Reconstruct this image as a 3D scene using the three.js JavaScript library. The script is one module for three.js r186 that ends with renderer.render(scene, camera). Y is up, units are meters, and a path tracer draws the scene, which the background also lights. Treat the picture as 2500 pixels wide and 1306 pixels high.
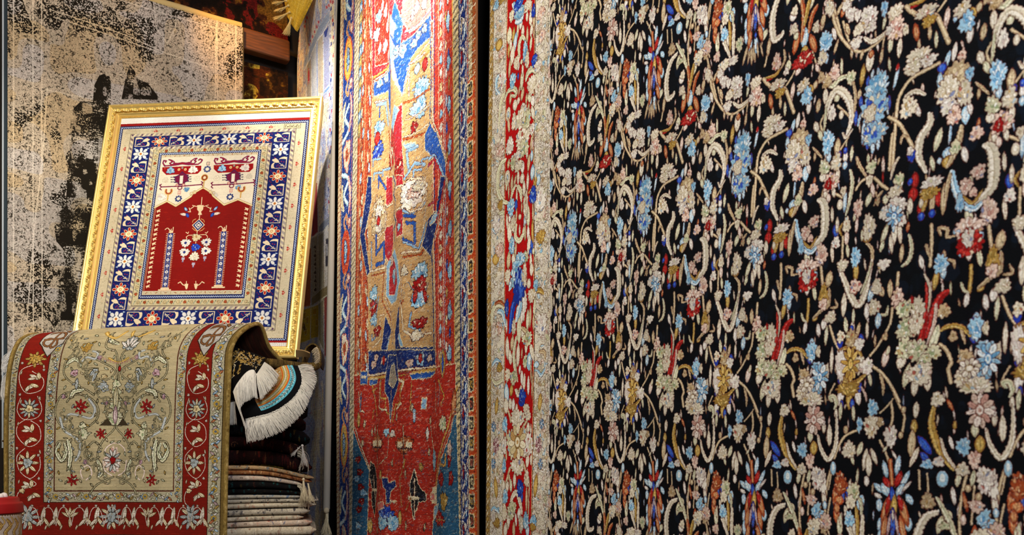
import * as THREE from 'three';
import { mergeGeometries } from 'three/addons/utils/BufferGeometryUtils.js';
import { RoundedBoxGeometry } from 'three/addons/geometries/RoundedBoxGeometry.js';
import { RectAreaLightUniformsLib } from 'three/addons/lights/RectAreaLightUniformsLib.js';

// ---------- camera, exposure ----------
const EYE = 0.95;                                   // the photographer crouches: lens height in metres
const scene = new THREE.Scene();
scene.background = new THREE.Color(0x000000);
const camera = new THREE.PerspectiveCamera(37.93, 2500 / 1306, 0.05, 60);
camera.position.set(0, EYE, 0);
camera.setViewOffset(2500, 1306, 0, -487, 2500, 1306);   // rising front: level camera, horizon low in the frame
camera.focus = 3.5;
camera.userData.fStop = 4.2;
camera.updateProjectionMatrix();
const renderer = new THREE.WebGLRenderer({ antialias: true });
renderer.toneMapping = THREE.LinearToneMapping;
renderer.toneMappingExposure = 1.0;
renderer.shadowMap.enabled = true;
renderer.shadowMap.type = THREE.PCFSoftShadowMap;
RectAreaLightUniformsLib.init();

// ---------- lay-out of the room (metres) ----------
const RIGHT_TURN = -1.0037, BACK_TURN = 0.5671;     // the two walls stand at a right angle
const R0 = new THREE.Vector3(-0.0947, 0, -3);       // a point of the plane the right-hand rugs hang in
const EX = new THREE.Vector3(0.5372, 0, 0.8435), EZ = new THREE.Vector3(-0.8435, 0, 0.5372);
const UP = new THREE.Vector3(0, 1, 0);
const C0 = new THREE.Vector3(-1.415, 0, -5.07);     // the corner, a point of the plane the back rugs hang in
const BX = new THREE.Vector3(0.8435, 0, -0.5372), BZ = new THREE.Vector3(0.5372, 0, 0.8435);
const onRight = (t, y, off = 0) => R0.clone().addScaledVector(EX, t).addScaledVector(EZ, off).setY(y);
const onBack = (u, y, off = 0) => C0.clone().addScaledVector(BX, u).addScaledVector(BZ, off).setY(y);
// a point measured as bearing, elevation and depth from the lens
const at = (x, y, z) => new THREE.Vector3((x - 1250) / 1900 * z, EYE + (1140 - y) / 1900 * z, -z);

// ---------- helpers ----------
let seedState = 20417;
const rnd = () => { seedState = (seedState + 0x6d2b79f5) | 0; let t = Math.imul(seedState ^ (seedState >>> 15), 1 | seedState); t = (t + Math.imul(t ^ (t >>> 7), 61 | t)) ^ t; return ((t ^ (t >>> 14)) >>> 0) / 4294967296; };
const rr = (a, b) => a + (b - a) * rnd();
const clamp = (x, a, b) => Math.min(b, Math.max(a, x));
const mix = (a, b, t) => a + (b - a) * t;
const smooth = (a, b, x) => { const t = clamp((x - a) / (b - a), 0, 1); return t * t * (3 - 2 * t); };
const used = new Map();
function numbered(name) {
  const n = used.get(name) ?? 0; used.set(name, n + 1);
  return n ? name + '_' + String(n).padStart(3, '0') : name;
}
function tag(o, label, category, group) {
  o.userData.label = label; o.userData.category = category;
  if (group) o.userData.group = group;
  return o;
}
function thing(name, label, category, group) {
  const g = new THREE.Group(); g.name = numbered(name); scene.add(g);
  return tag(g, label, category, group);
}
function part(name, geo, mat, parent, kind) {
  const m = new THREE.Mesh(geo, mat); m.name = name; m.castShadow = true; m.receiveShadow = true;
  if (kind) m.userData.kind = kind;
  parent.add(m); return m;
}
function struct(name, geo, mat) { const m = part(name, geo, mat, scene, 'structure'); return m; }
function std(o) { return new THREE.MeshStandardMaterial({ roughness: 0.92, metalness: 0, ...o }); }

// a cloth of real thickness: fn(a, b) gives the front face, a across and b up, both 0..1
function sheet(nu, nv, fn, thick, uv = (a, b) => [a, b]) {
  const P = [], N = [];
  for (let j = 0; j <= nv; j++) for (let i = 0; i <= nu; i++) {
    const a = i / nu, b = j / nv, e = 1e-3, p = fn(a, b);
    const da = fn(Math.min(1, a + e), b).sub(fn(Math.max(0, a - e), b)), db = fn(a, Math.min(1, b + e)).sub(fn(a, Math.max(0, b - e)));
    P.push(p); N.push(da.cross(db).normalize());
  }
  const face = (sign, off) => {
    const pos = [], nor = [], uvs = [], idx = [];
    for (let j = 0; j <= nv; j++) for (let i = 0; i <= nu; i++) {
      const k = j * (nu + 1) + i, p = P[k], n = N[k];
      pos.push(p.x - n.x * off, p.y - n.y * off, p.z - n.z * off); nor.push(n.x * sign, n.y * sign, n.z * sign); uvs.push(...uv(i / nu, j / nv));
      if (i < nu && j < nv) { const q = k + nu + 1; if (sign > 0) idx.push(k, k + 1, q + 1, k, q + 1, q); else idx.push(k, q + 1, k + 1, k, q, q + 1); }
    }
    return geo(pos, nor, uvs, idx);
  };
  const ring = [];
  for (let i = 0; i <= nu; i++) ring.push([i, 0]);
  for (let j = 1; j <= nv; j++) ring.push([nu, j]);
  for (let i = nu - 1; i >= 0; i--) ring.push([i, nv]);
  for (let j = nv - 1; j >= 0; j--) ring.push([0, j]);
  const pos = [], uvs = [], idx = [];
  ring.forEach(([i, j], q) => {
    const k = j * (nu + 1) + i, p = P[k], n = N[k], t = uv(clamp(i / nu, 0.004, 0.996), clamp(j / nv, 0.004, 0.996));
    pos.push(p.x, p.y, p.z, p.x - n.x * thick, p.y - n.y * thick, p.z - n.z * thick); uvs.push(...t, ...t);
    if (q < ring.length - 1) { const v = q * 2; idx.push(v, v + 1, v + 3, v, v + 3, v + 2); }
  });
  const rim = geo(pos, null, uvs, idx); rim.computeVertexNormals();
  return { front: face(1, 0), back: face(-1, thick), rim };
}
function geo(pos, nor, uvs, idx) {
  const g = new THREE.BufferGeometry();
  g.setAttribute('position', new THREE.Float32BufferAttribute(pos, 3));
  if (nor) g.setAttribute('normal', new THREE.Float32BufferAttribute(nor, 3));
  g.setAttribute('uv', new THREE.Float32BufferAttribute(uvs, 2));
  g.setIndex(idx); return g;
}
const whole = (s) => mergeGeometries([s.front, s.back, s.rim]);
const curve = (pts, tension = 0.5) => new THREE.CatmullRomCurve3(pts.map((p) => (p.isVector3 ? p : new THREE.Vector3(...p))), false, 'centripetal', tension);
// many thin threads, each a three-sided tapering tube along a list of points, joined into one fringe
function threads(list, radius) {
  const pos = [], nor = [], uvs = [], idx = [];
  for (const pts of list) {
    const base = pos.length / 3, n = pts.length;
    for (let k = 0; k < n; k++) {
      const d = pts[Math.min(n - 1, k + 1)].clone().sub(pts[Math.max(0, k - 1)]).normalize();
      const s = new THREE.Vector3(0.3, 0.2, 1).cross(d).normalize(), c = d.clone().cross(s), r = radius * (1 - 0.45 * k / (n - 1));
      for (let q = 0; q < 3; q++) {
        const w = q * 2.0944, v = s.clone().multiplyScalar(Math.cos(w)).addScaledVector(c, Math.sin(w));
        pos.push(pts[k].x + v.x * r, pts[k].y + v.y * r, pts[k].z + v.z * r); nor.push(v.x, v.y, v.z); uvs.push(q / 3, k / n);
        if (k < n - 1) { const a = base + k * 3 + q, b = base + k * 3 + (q + 1) % 3; idx.push(a, b, b + 3, a, b + 3, a + 3); }
      }
    }
  }
  return geo(pos, nor, uvs, idx);
}
// ---------- lamps of the shop and added fill lights (all above or behind the lens) ----------
const lampMetal = std({ color: 0x222222, roughness: 0.4, metalness: 0.8 });
function spotLamp(pos, target, color, power, angle, pen, label) {
  const g = thing('ceiling_spotlight', label, 'lamp', 'ceiling spotlights of the carpet shop');
  g.position.copy(pos);
  const dir = target.clone().sub(pos).normalize();
  const can = part('lamp_housing', new THREE.LatheGeometry([[0.001, 0.09], [0.045, 0.09], [0.055, 0.07], [0.06, -0.06], [0.056, -0.06], [0.05, 0.05], [0.001, 0.06]].map((p) => new THREE.Vector2(...p)), 24), lampMetal, g);
  can.quaternion.setFromUnitVectors(new THREE.Vector3(0, -1, 0), dir);
  const face = part('lamp_lens', new THREE.CylinderGeometry(0.05, 0.05, 0.006, 24), std({ color: 0xffffff, emissive: color, emissiveIntensity: 6 }), can);
  face.position.y = -0.045;
  const stem = part('mounting_stem', new THREE.CylinderGeometry(0.012, 0.012, 4.3 - pos.y, 10), lampMetal, g);
  stem.position.y = (4.3 - pos.y) / 2;
  const l = new THREE.SpotLight(color, power, 0, angle, pen, 2);
  l.position.copy(dir).multiplyScalar(0.07); l.target.position.copy(dir).multiplyScalar(2);
  l.castShadow = true; l.shadow.radius = 2.5; l.shadow.mapSize.set(2048, 2048);
  g.add(l, l.target);
}
function fillPanel(pos, target, w, h, color, intensity, label) {  // unseen soft panels, added as general fill light
  const g = thing('added_fill_panel', label, 'lamp', 'added fill light panels');
  g.position.copy(pos); g.lookAt(target);
  part('panel_frame', new RoundedBoxGeometry(w + 0.06, h + 0.06, 0.05, 2, 0.01), lampMetal, g).position.z = -0.03;
  part('diffuser', new THREE.BoxGeometry(w, h, 0.006), std({ color: 0xffffff, emissive: color, emissiveIntensity: 1 }), g);
  const l = new THREE.RectAreaLight(color, intensity, w, h);
  l.position.z = 0.01; l.rotation.y = Math.PI; g.add(l);
  // LIGHT
}
const W = (t, y, w) => onRight(t, y, w);
fillPanel(W(1.0, 4.1, 3.0), W(-0.8, 1.4, 0.2), 1.6, 0.9, 0xfff1dc, 30, 'added long fill light panel above the photographer on the ceiling');
fillPanel(W(3.6, 3.6, 1.0), W(0.3, 1.4, 0.4), 1.4, 0.9, 0xf2f5ff, 34, 'added cool fill light panel behind the photographer');
spotLamp(W(-0.25, 4.0, 0.75), W(-0.75, 3.2, 0.0), 0xfff5e8, 48, 0.55, 0.8, 'black spotlight shining on the red and blue rug');
spotLamp(W(-1.7, 4.05, 0.9), W(-2.35, 3.6, 0.35), 0xffb030, 6, 0.42, 0.9, 'amber spotlight in the far corner above the beam');
spotLamp(W(-0.8, 4.0, 1.8), W(-2.3, 1.9, 1.2), 0xfff2dc, 10, 0.5, 0.8, 'black spotlight shining on the gilt picture frame');
spotLamp(W(-1.2, 4.05, 1.25), W(-2.0, 2.9, 0.0), 0xfff6ea, 20, 0.34, 0.9, 'added black spotlight brightening the pale garden rug');  // extra spot, added to brighten the pale rug
// ---------- the room ----------
const wallMat = std({ color: 0x1a120c, roughness: 0.95 });
const floorMat = std({ color: 0x4a3524, roughness: 0.7 });
const ceilMat = std({ color: 0x8a7a64, roughness: 0.95 });
function roomBox(name, t0, t1, y0, y1, w0, w1, mat) {
  const m = struct(name, new THREE.BoxGeometry(t1 - t0, y1 - y0, w1 - w0), mat);
  m.position.copy(onRight((t0 + t1) / 2, (y0 + y1) / 2, (w0 + w1) / 2)); m.rotation.y = RIGHT_TURN;
  return m;
}
roomBox('wall_right', -2.58, 5.2, 0, 4.3, -0.3, -0.1, wallMat);
roomBox('wall_back', -2.78, -2.58, 0, 4.3, -0.3, 3.8, wallMat);
roomBox('wall_left', -2.78, 5.2, 0, 4.3, 3.8, 4.0, wallMat);
roomBox('wall_front', 5.2, 5.4, 0, 4.3, -0.3, 4.0, wallMat);
roomBox('floor', -2.78, 5.4, -0.2, 0, -0.3, 4.0, floorMat);
roomBox('ceiling', -2.78, 5.4, 4.3, 4.5, -0.3, 4.0, ceilMat);
// ---------- weaving: patterns are drawn knot by knot onto canvases ----------
const PALETTE = {
  c: ['#d0c8b2', '#ece6d6', '#957f58', '#f4eee0'], w: ['#dcd7ca', '#f6f3ea', '#9a8d86', '#cfc2ba'], g: ['#c8c5a4', '#e6e3c8', '#6c7c52', '#94a47a'],
  t: ['#b5a07c', '#d8c8a4', '#775a34', '#a5885a'], o: ['#a2803a', '#d4b668', '#5a461c', '#c29c4c'], r: ['#a34a24', '#cc9866', '#6a160e', '#dcb98a'],
  R: ['#8f1010', '#c2302a', '#4a0606', '#e6d2b4'], p: ['#d4bcab', '#f2e6da', '#8c5a4e', '#c49688'], b: ['#92bdd4', '#e0eef0', '#3d70a6', '#62a0c8'],
  B: ['#1b37a2', '#3f6cd0', '#0a1458', '#8fb0e0'], x: ['#8cb9d4', '#d6cfb6', '#35609c', '#2a49b0'], y: ['#cdbf93', '#e9e0c2', '#8a6a3c', '#b8925a'],
  k: ['#5c94bc', '#d6e4ea', '#163468', '#86b4d2'], m: ['#b4949a', '#e0d0ca', '#5a2c34', '#8f5a62'], s: ['#9fa8a8', '#c9ccc4', '#4a5458', '#b9b49e'], v: ['#a39b74', '#c6bf9c', '#3a341e', '#8a9270'],
};
const ACCENT = ['#f8f5ec', '#c9b4aa', '#9dbcd2', '#a8544a', '#c6c6a0', '#bb9c64', '#f4eee0', '#7d86a8', '#d8c6a4'];
function makeCanvas(w, h) { const c = document.createElement('canvas'); c.width = w; c.height = h; return c; }
function lighten(hex, k) { const n = parseInt(hex.slice(1), 16); return 'rgb(' + [n >> 16, (n >> 8) & 255, n & 255].map((v) => clamp(Math.round(v * k), 0, 255)).join(',') + ')'; }
// lobed blossom with petals, veins and a heart
function drawBlossom(c, x, y, rx, ry, ang, pal, out = '#3a1210', lw = 1) {
  const P = PALETTE[pal]; c.save(); c.translate(x, y); c.rotate(ang * Math.PI / 180);
  const ph = rnd() * 6.28, lobes = clamp(Math.round((rx + ry) / 3.4 / lw), 5, 13);
  const outline = (k, j) => { c.beginPath(); for (let i = 0; i <= 72; i++) { const w = i / 72 * 6.2832, l = 0.74 + 0.26 * Math.abs(Math.sin(w * lobes / 2 + ph)) + 0.1 * Math.sin(w * 3 + ph) * j; const X = Math.cos(w) * rx * l * k, Y = Math.sin(w) * ry * l * k; i ? c.lineTo(X, Y) : c.moveTo(X, Y); } c.closePath(); };
  outline(1.04, 1); c.fillStyle = lighten(P[0], rr(0.9, 1.08)); c.fill(); c.strokeStyle = out; c.lineWidth = lw; c.stroke();
  // petals: uneven dabs of yarn fanning from the foot of the flower
  const n = clamp(Math.round(rx * ry / 22 / lw / lw), 5, 26);
  for (let i = 0; i < n; i++) {
    const w = rnd() * 6.2832, d = Math.sqrt(rnd()) * 0.78, X = Math.cos(w) * rx * d, Y = Math.sin(w) * ry * d;
    c.save(); c.translate(X, Y); c.rotate(Math.atan2(X, ry * 0.8 - Y) + rr(-0.4, 0.4));
    c.beginPath(); c.ellipse(0, 0, Math.min(rx, ry) * rr(0.1, 0.19), Math.max(rx, ry) * rr(0.14, 0.26), 0, 0, 6.2832); c.fillStyle = 'cwgpty'.includes(pal) && lw < 1.4 && rnd() < 0.34 ? ACCENT[Math.floor(rnd() * ACCENT.length)] : [P[1], P[1], P[3], P[0], P[1]][i % 5]; c.fill(); c.strokeStyle = P[2]; c.lineWidth = lw * 0.6; c.stroke(); c.restore();
  }
  if (rx * ry > 60 * lw * lw) { c.beginPath(); c.ellipse(rr(-0.15, 0.15) * rx, rr(-0.2, 0.2) * ry, rx * 0.17, ry * 0.2, 0, 0, 6.2832); c.fillStyle = P[3]; c.fill(); c.strokeStyle = P[2]; c.lineWidth = lw * 0.9; c.stroke(); }
  c.restore();
}
function leafPath(c, rx, ry) { c.beginPath(); c.moveTo(0, -ry); c.bezierCurveTo(rx * 1.25, -ry * 0.45, rx * 1.1, ry * 0.55, 0, ry); c.bezierCurveTo(-rx * 1.1, ry * 0.55, -rx * 1.25, -ry * 0.45, 0, -ry); c.closePath(); }
function drawLeaf(c, x, y, rx, ry, ang, pal, out = '#3a1210', lw = 1) {
  const P = PALETTE[pal]; c.save(); c.translate(x, y); c.rotate(ang * Math.PI / 180);
  leafPath(c, rx, ry); c.fillStyle = lighten(P[0], rr(0.92, 1.1)); c.fill(); c.strokeStyle = out; c.lineWidth = lw; c.stroke();
  leafPath(c, rx * 0.6, ry * 0.72); c.fillStyle = P[1]; c.fill();
  c.beginPath(); c.moveTo(0, -ry * 0.8); c.quadraticCurveTo(rx * 0.2, 0, 0, ry * 0.85); c.strokeStyle = P[2]; c.lineWidth = lw * 0.7; c.stroke();
  if (ry > 12) for (let k = -2; k <= 2; k++) { c.beginPath(); c.moveTo(0, k * ry * 0.27); c.lineTo(rx * 0.6 * (k % 2 ? 1 : -1), k * ry * 0.27 - rx * 0.5); c.lineWidth = lw * 0.45; c.stroke(); }
  c.restore();
}
function drawDrop(c, x, y, rx, ry, ang, pal, out = '#3a1210', lw = 1) {
  const P = PALETTE[pal]; c.save(); c.translate(x, y); c.rotate(ang * Math.PI / 180);
  c.beginPath(); c.ellipse(0, 0, rx, ry, 0, 0, 6.2832); c.fillStyle = P[0]; c.fill(); c.strokeStyle = out; c.lineWidth = lw; c.stroke();
  c.beginPath(); c.ellipse(0, -ry * 0.15, rx * 0.5, ry * 0.55, 0, 0, 6.2832); c.fillStyle = P[1]; c.fill(); c.strokeStyle = P[2]; c.lineWidth = lw * 0.5; c.stroke(); c.restore();
}
function drawRosette(c, x, y, rx, ry, ang, pal, out = '#3a1210', lw = 1) {
  const P = PALETTE[pal], n = 11, ph = rnd() * 6; c.save(); c.translate(x, y); c.rotate(ang * Math.PI / 180);
  for (let i = 0; i < n; i++) {
    const w = i / n * 6.2832 + ph, d = rr(0.58, 0.72); c.save(); c.translate(Math.cos(w) * rx * d, Math.sin(w) * ry * d); c.rotate(Math.atan2(Math.sin(w) * ry, Math.cos(w) * rx));
    c.beginPath(); c.ellipse(0, 0, Math.max(rx, ry) * 0.3, Math.min(rx, ry) * rr(0.2, 0.3), 0, 0, 6.2832); c.fillStyle = [P[0], P[1], P[3]][i % 3]; c.fill(); c.strokeStyle = out; c.lineWidth = lw; c.stroke(); c.beginPath(); c.moveTo(-rx * 0.2, 0); c.lineTo(rx * 0.2, 0); c.strokeStyle = P[2]; c.lineWidth = lw * 0.7; c.stroke(); c.restore();
  }
  for (const [k, col] of [[0.36, P[2]], [0.26, P[1]], [0.12, P[3]]]) { c.beginPath(); c.ellipse(0, 0, rx * k, ry * k, 0, 0, 6.2832); c.fillStyle = col; c.fill(); }
  c.restore();
}
function splinePoints(flat, per = 10) {
  const p = []; for (let i = 0; i < flat.length; i += 2) p.push([flat[i], flat[i + 1]]);
  const o = []; for (let i = 0; i < p.length - 1; i++) {
    const a = p[Math.max(0, i - 1)], b = p[i], d = p[i + 1], e = p[Math.min(p.length - 1, i + 2)];
    for (let k = 0; k < per; k++) { const t = k / per, t2 = t * t, t3 = t2 * t; o.push([0, 1].map((q) => 0.5 * (2 * b[q] + (d[q] - a[q]) * t + (2 * a[q] - 5 * b[q] + 4 * d[q] - e[q]) * t2 + (3 * b[q] - a[q] - 3 * d[q] + e[q]) * t3))); }
  }
  o.push(p[p.length - 1]); return o;
}
function drawVine(c, flat, w, pal, out = '#3a2410', lw = 1) {
  const P = PALETTE[pal] ?? [pal, pal, pal], pts = splinePoints(flat); c.lineCap = 'round'; c.lineJoin = 'round';
  for (const [ww, col] of [[w + lw, out], [w, P[0]], [w * 0.4, P[1]]]) { c.beginPath(); pts.forEach(([x, y], i) => (i ? c.lineTo(x, y) : c.moveTo(x, y))); c.lineWidth = ww; c.strokeStyle = col; c.stroke(); }
}
// curling serrated leaf along a spine
function drawHorn(c, flat, w, pal, out = '#3a1210', lw = 1) {
  const P = PALETTE[pal], pts = splinePoints(flat), n = pts.length, A = [], B = [], I = [];
  pts.forEach(([x, y], i) => {
    const a = pts[Math.max(0, i - 1)], b = pts[Math.min(n - 1, i + 1)], l = Math.hypot(b[0] - a[0], b[1] - a[1]) || 1, nx = -(b[1] - a[1]) / l, ny = (b[0] - a[0]) / l, t = i / (n - 1);
    const k = w * 0.5 * Math.pow(Math.sin(Math.PI * clamp(0.1 + t * 0.86, 0, 1)), 0.6), s = 0.86 + 0.28 * Math.abs(Math.sin(i * 1.05));
    A.push([x + nx * k * s, y + ny * k * s]); B.push([x - nx * k * s, y - ny * k * s]); I.push([x + nx * k * 0.35, y + ny * k * 0.35]);
  });
  c.beginPath(); [...A, ...B.reverse()].forEach(([x, y], i) => (i ? c.lineTo(x, y) : c.moveTo(x, y))); c.closePath(); c.fillStyle = lighten(P[0], rr(0.94, 1.08)); c.fill(); c.strokeStyle = out; c.lineWidth = lw; c.stroke();
  c.lineCap = 'round'; for (const [ww, col, list] of [[w * 0.34, P[1], I], [lw * 0.8, P[2], pts]]) { c.beginPath(); list.forEach(([x, y], i) => (i ? c.lineTo(x, y) : c.moveTo(x, y))); c.lineWidth = ww; c.strokeStyle = col; c.stroke(); }
  for (let i = 2; i < n - 2; i += 3) { c.beginPath(); c.moveTo(...pts[i]); c.lineTo(...A[i]); c.lineWidth = lw * 0.5; c.strokeStyle = P[2]; c.stroke(); }
}
const PAINTERS = { F: drawBlossom, L: drawLeaf, D: drawDrop, R: drawRosette };
function paintMotif(c, m, dx, dy, flip, lw, out) {
  const f = flip ? -1 : 1;
  if (m[0] === 'S' || m[0] === 'H') { const q = m[1].map((v, i) => (i % 2 ? f * v + dy : v + dx)); (m[0] === 'S' ? drawVine : drawHorn)(c, q, m[2], m[3], out, lw); }
  else PAINTERS[m[0]](c, m[1] + dx, f * m[2] + dy, m[3], m[4], m[5], m[6], out, lw);
}
// knots never follow a drawn line exactly: shift the yarns a little this way and that
function roughen(c, w, h, amp, cell) {
  const im = c.getImageData(0, 0, w, h), src = new Uint32Array(im.data.buffer.slice(0)), dst = new Uint32Array(im.data.buffer), gw = Math.ceil(w / cell) + 2, gh = Math.ceil(h / cell) + 2;
  let s = 31337 + w; const r = () => { s = (Math.imul(s, 1664525) + 1013904223) | 0; return (s >>> 8) / 16777216 - 0.5; };
  const nx = new Float32Array(gw * gh), ny = new Float32Array(gw * gh); for (let i = 0; i < nx.length; i++) { nx[i] = r() * 2 * amp; ny[i] = r() * 2 * amp; }
  for (let y = 0; y < h; y++) { const gy = y / cell, j = Math.floor(gy), fy = gy - j;
    for (let x = 0; x < w; x++) { const gx = x / cell, i = Math.floor(gx), fx = gx - i, k = j * gw + i;
      const a = nx[k] * (1 - fx) + nx[k + 1] * fx, b = nx[k + gw] * (1 - fx) + nx[k + gw + 1] * fx, e = ny[k] * (1 - fx) + ny[k + 1] * fx, f = ny[k + gw] * (1 - fx) + ny[k + gw + 1] * fx;
      const X = (Math.round(x + a * (1 - fy) + b * fy) + w) % w, Y = clamp(Math.round(y + e * (1 - fy) + f * fy), 0, h - 1); dst[y * w + x] = src[Y * w + X]; } }
  c.putImageData(im, 0, 0);
}
// wool: uneven dye from weft to weft, and the grain of the cut pile
function pileGrain(c, w, h, grain, weft, patch = 0.05) {
  const im = c.getImageData(0, 0, w, h), d = im.data; let s = 977 + w * 31 + h;
  const r = () => { s = (Math.imul(s, 1664525) + 1013904223) | 0; return (s >>> 8) / 16777216; };
  const cols = new Float32Array(w + 1), ph = r() * 9; for (let x = 0; x <= w; x++) cols[x] = Math.sin(x * 0.021 + ph) * Math.sin(x * 0.0071 + 2 * ph);
  for (let y = 0; y < h; y++) {
    const row = 1 + (r() - 0.5) * 2 * weft + patch * Math.sin(y * 0.013 + ph) * Math.sin(y * 0.0037 + 1.3);
    let run = 0; for (let x = 0; x < w; x++) {
      run = run * 0.6 + (r() - 0.5) * 0.8; const k = row + patch * cols[x] + grain * (run + (r() - 0.5)), i = (y * w + x) * 4;
      d[i] = clamp(d[i] * k, 0, 255); d[i + 1] = clamp(d[i + 1] * k, 0, 255); d[i + 2] = clamp(d[i + 2] * k, 0, 255);
    }
  }
  c.putImageData(im, 0, 0);
}
// relief: raised pale yarns over flat dark ones, and the ribs of the weave
function pileRelief(c, w, h, ribs, noise) {
  const src = c.getImageData(0, 0, w, h).data, cv = makeCanvas(w, h), b = cv.getContext('2d'), im = b.createImageData(w, h), d = im.data; let s = 4242 + w;
  const r = () => { s = (Math.imul(s, 1664525) + 1013904223) | 0; return (s >>> 8) / 16777216; };
  for (let y = 0; y < h; y++) for (let x = 0; x < w; x++) {
    const i = (y * w + x) * 4, l = (src[i] * 0.3 + src[i + 1] * 0.59 + src[i + 2] * 0.11) * 0.62;
    const v = clamp(l + 40 + noise * (r() - 0.5) * 255 + ribs * 40 * Math.sin(y * 1.6), 0, 255); d[i] = d[i + 1] = d[i + 2] = v; d[i + 3] = 255;
  }
  b.putImageData(im, 0, 0); return texture(cv, false);
}
function texture(cv, srgb = true, repeat) {
  const t = new THREE.CanvasTexture(cv); if (srgb) t.colorSpace = THREE.SRGBColorSpace;
  t.wrapS = t.wrapT = THREE.RepeatWrapping; t.anisotropy = 8; if (repeat) t.repeat.set(...repeat); return t;
}
// single knots of paler and darker yarn within the drawn figures only
function knots(c, w, h, n, lw, lh) {
  c.globalCompositeOperation = 'source-atop';
  for (let i = 0; i < n; i++) { c.globalAlpha = rr(0.25, 0.75); c.fillStyle = ['#fbf8ee', '#4a3022', '#f4efe0', '#7c2a24', '#efe6cc', '#5c6a48', '#2c2018', '#ffffff', '#c9b48a'][i % 9]; c.fillRect(rr(0, w), rr(0, h), rr(0.5, 1) * lw, rr(0.5, 1.2) * lh); }
  c.globalAlpha = 1; c.globalCompositeOperation = 'source-over';
}
function wool(cv, relief = 0.003, ribs = 0.5, noise = 0.25, extra = {}) {
  const c = cv.getContext('2d');
  return new THREE.MeshPhysicalMaterial({ metalness: 0, specularIntensity: 0.25, map: texture(cv), bumpMap: relief ? pileRelief(c, cv.width, cv.height, ribs, noise) : null, bumpScale: relief, roughness: 0.95, ...extra });
}
function foldTexture(seed, ground, flecks, density) {
  const W = 768, H = 96, cv = makeCanvas(W, H), c = cv.getContext('2d'), keep = seedState; seedState = seed * 7919;
  c.fillStyle = ground; c.fillRect(0, 0, W, H);
  for (let i = 0; i < density; i++) { // yarns of the pattern as they turn over the fold
    const x = rr(0, W), w = rr(1.5, 9), cl = flecks[Math.floor(rnd() * flecks.length)], y = rr(-10, H); c.fillStyle = cl; c.globalAlpha = rr(0.2, 0.7);
    c.beginPath(); c.ellipse(x, y, w * 0.6, rr(4, 26), rr(-0.2, 0.2), 0, 6.3); c.fill();
    if (i % 5 === 0) { c.strokeStyle = cl; c.lineWidth = rr(1.5, 4); c.beginPath(); c.arc(x, y, rr(5, 16), rr(0, 3), rr(3, 6)); c.stroke(); }
  }
  c.globalAlpha = 1; seedState = keep; roughen(c, W, H, 2, 3); pileGrain(c, W, H, 0.26, 0.06); return cv;
}
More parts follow.
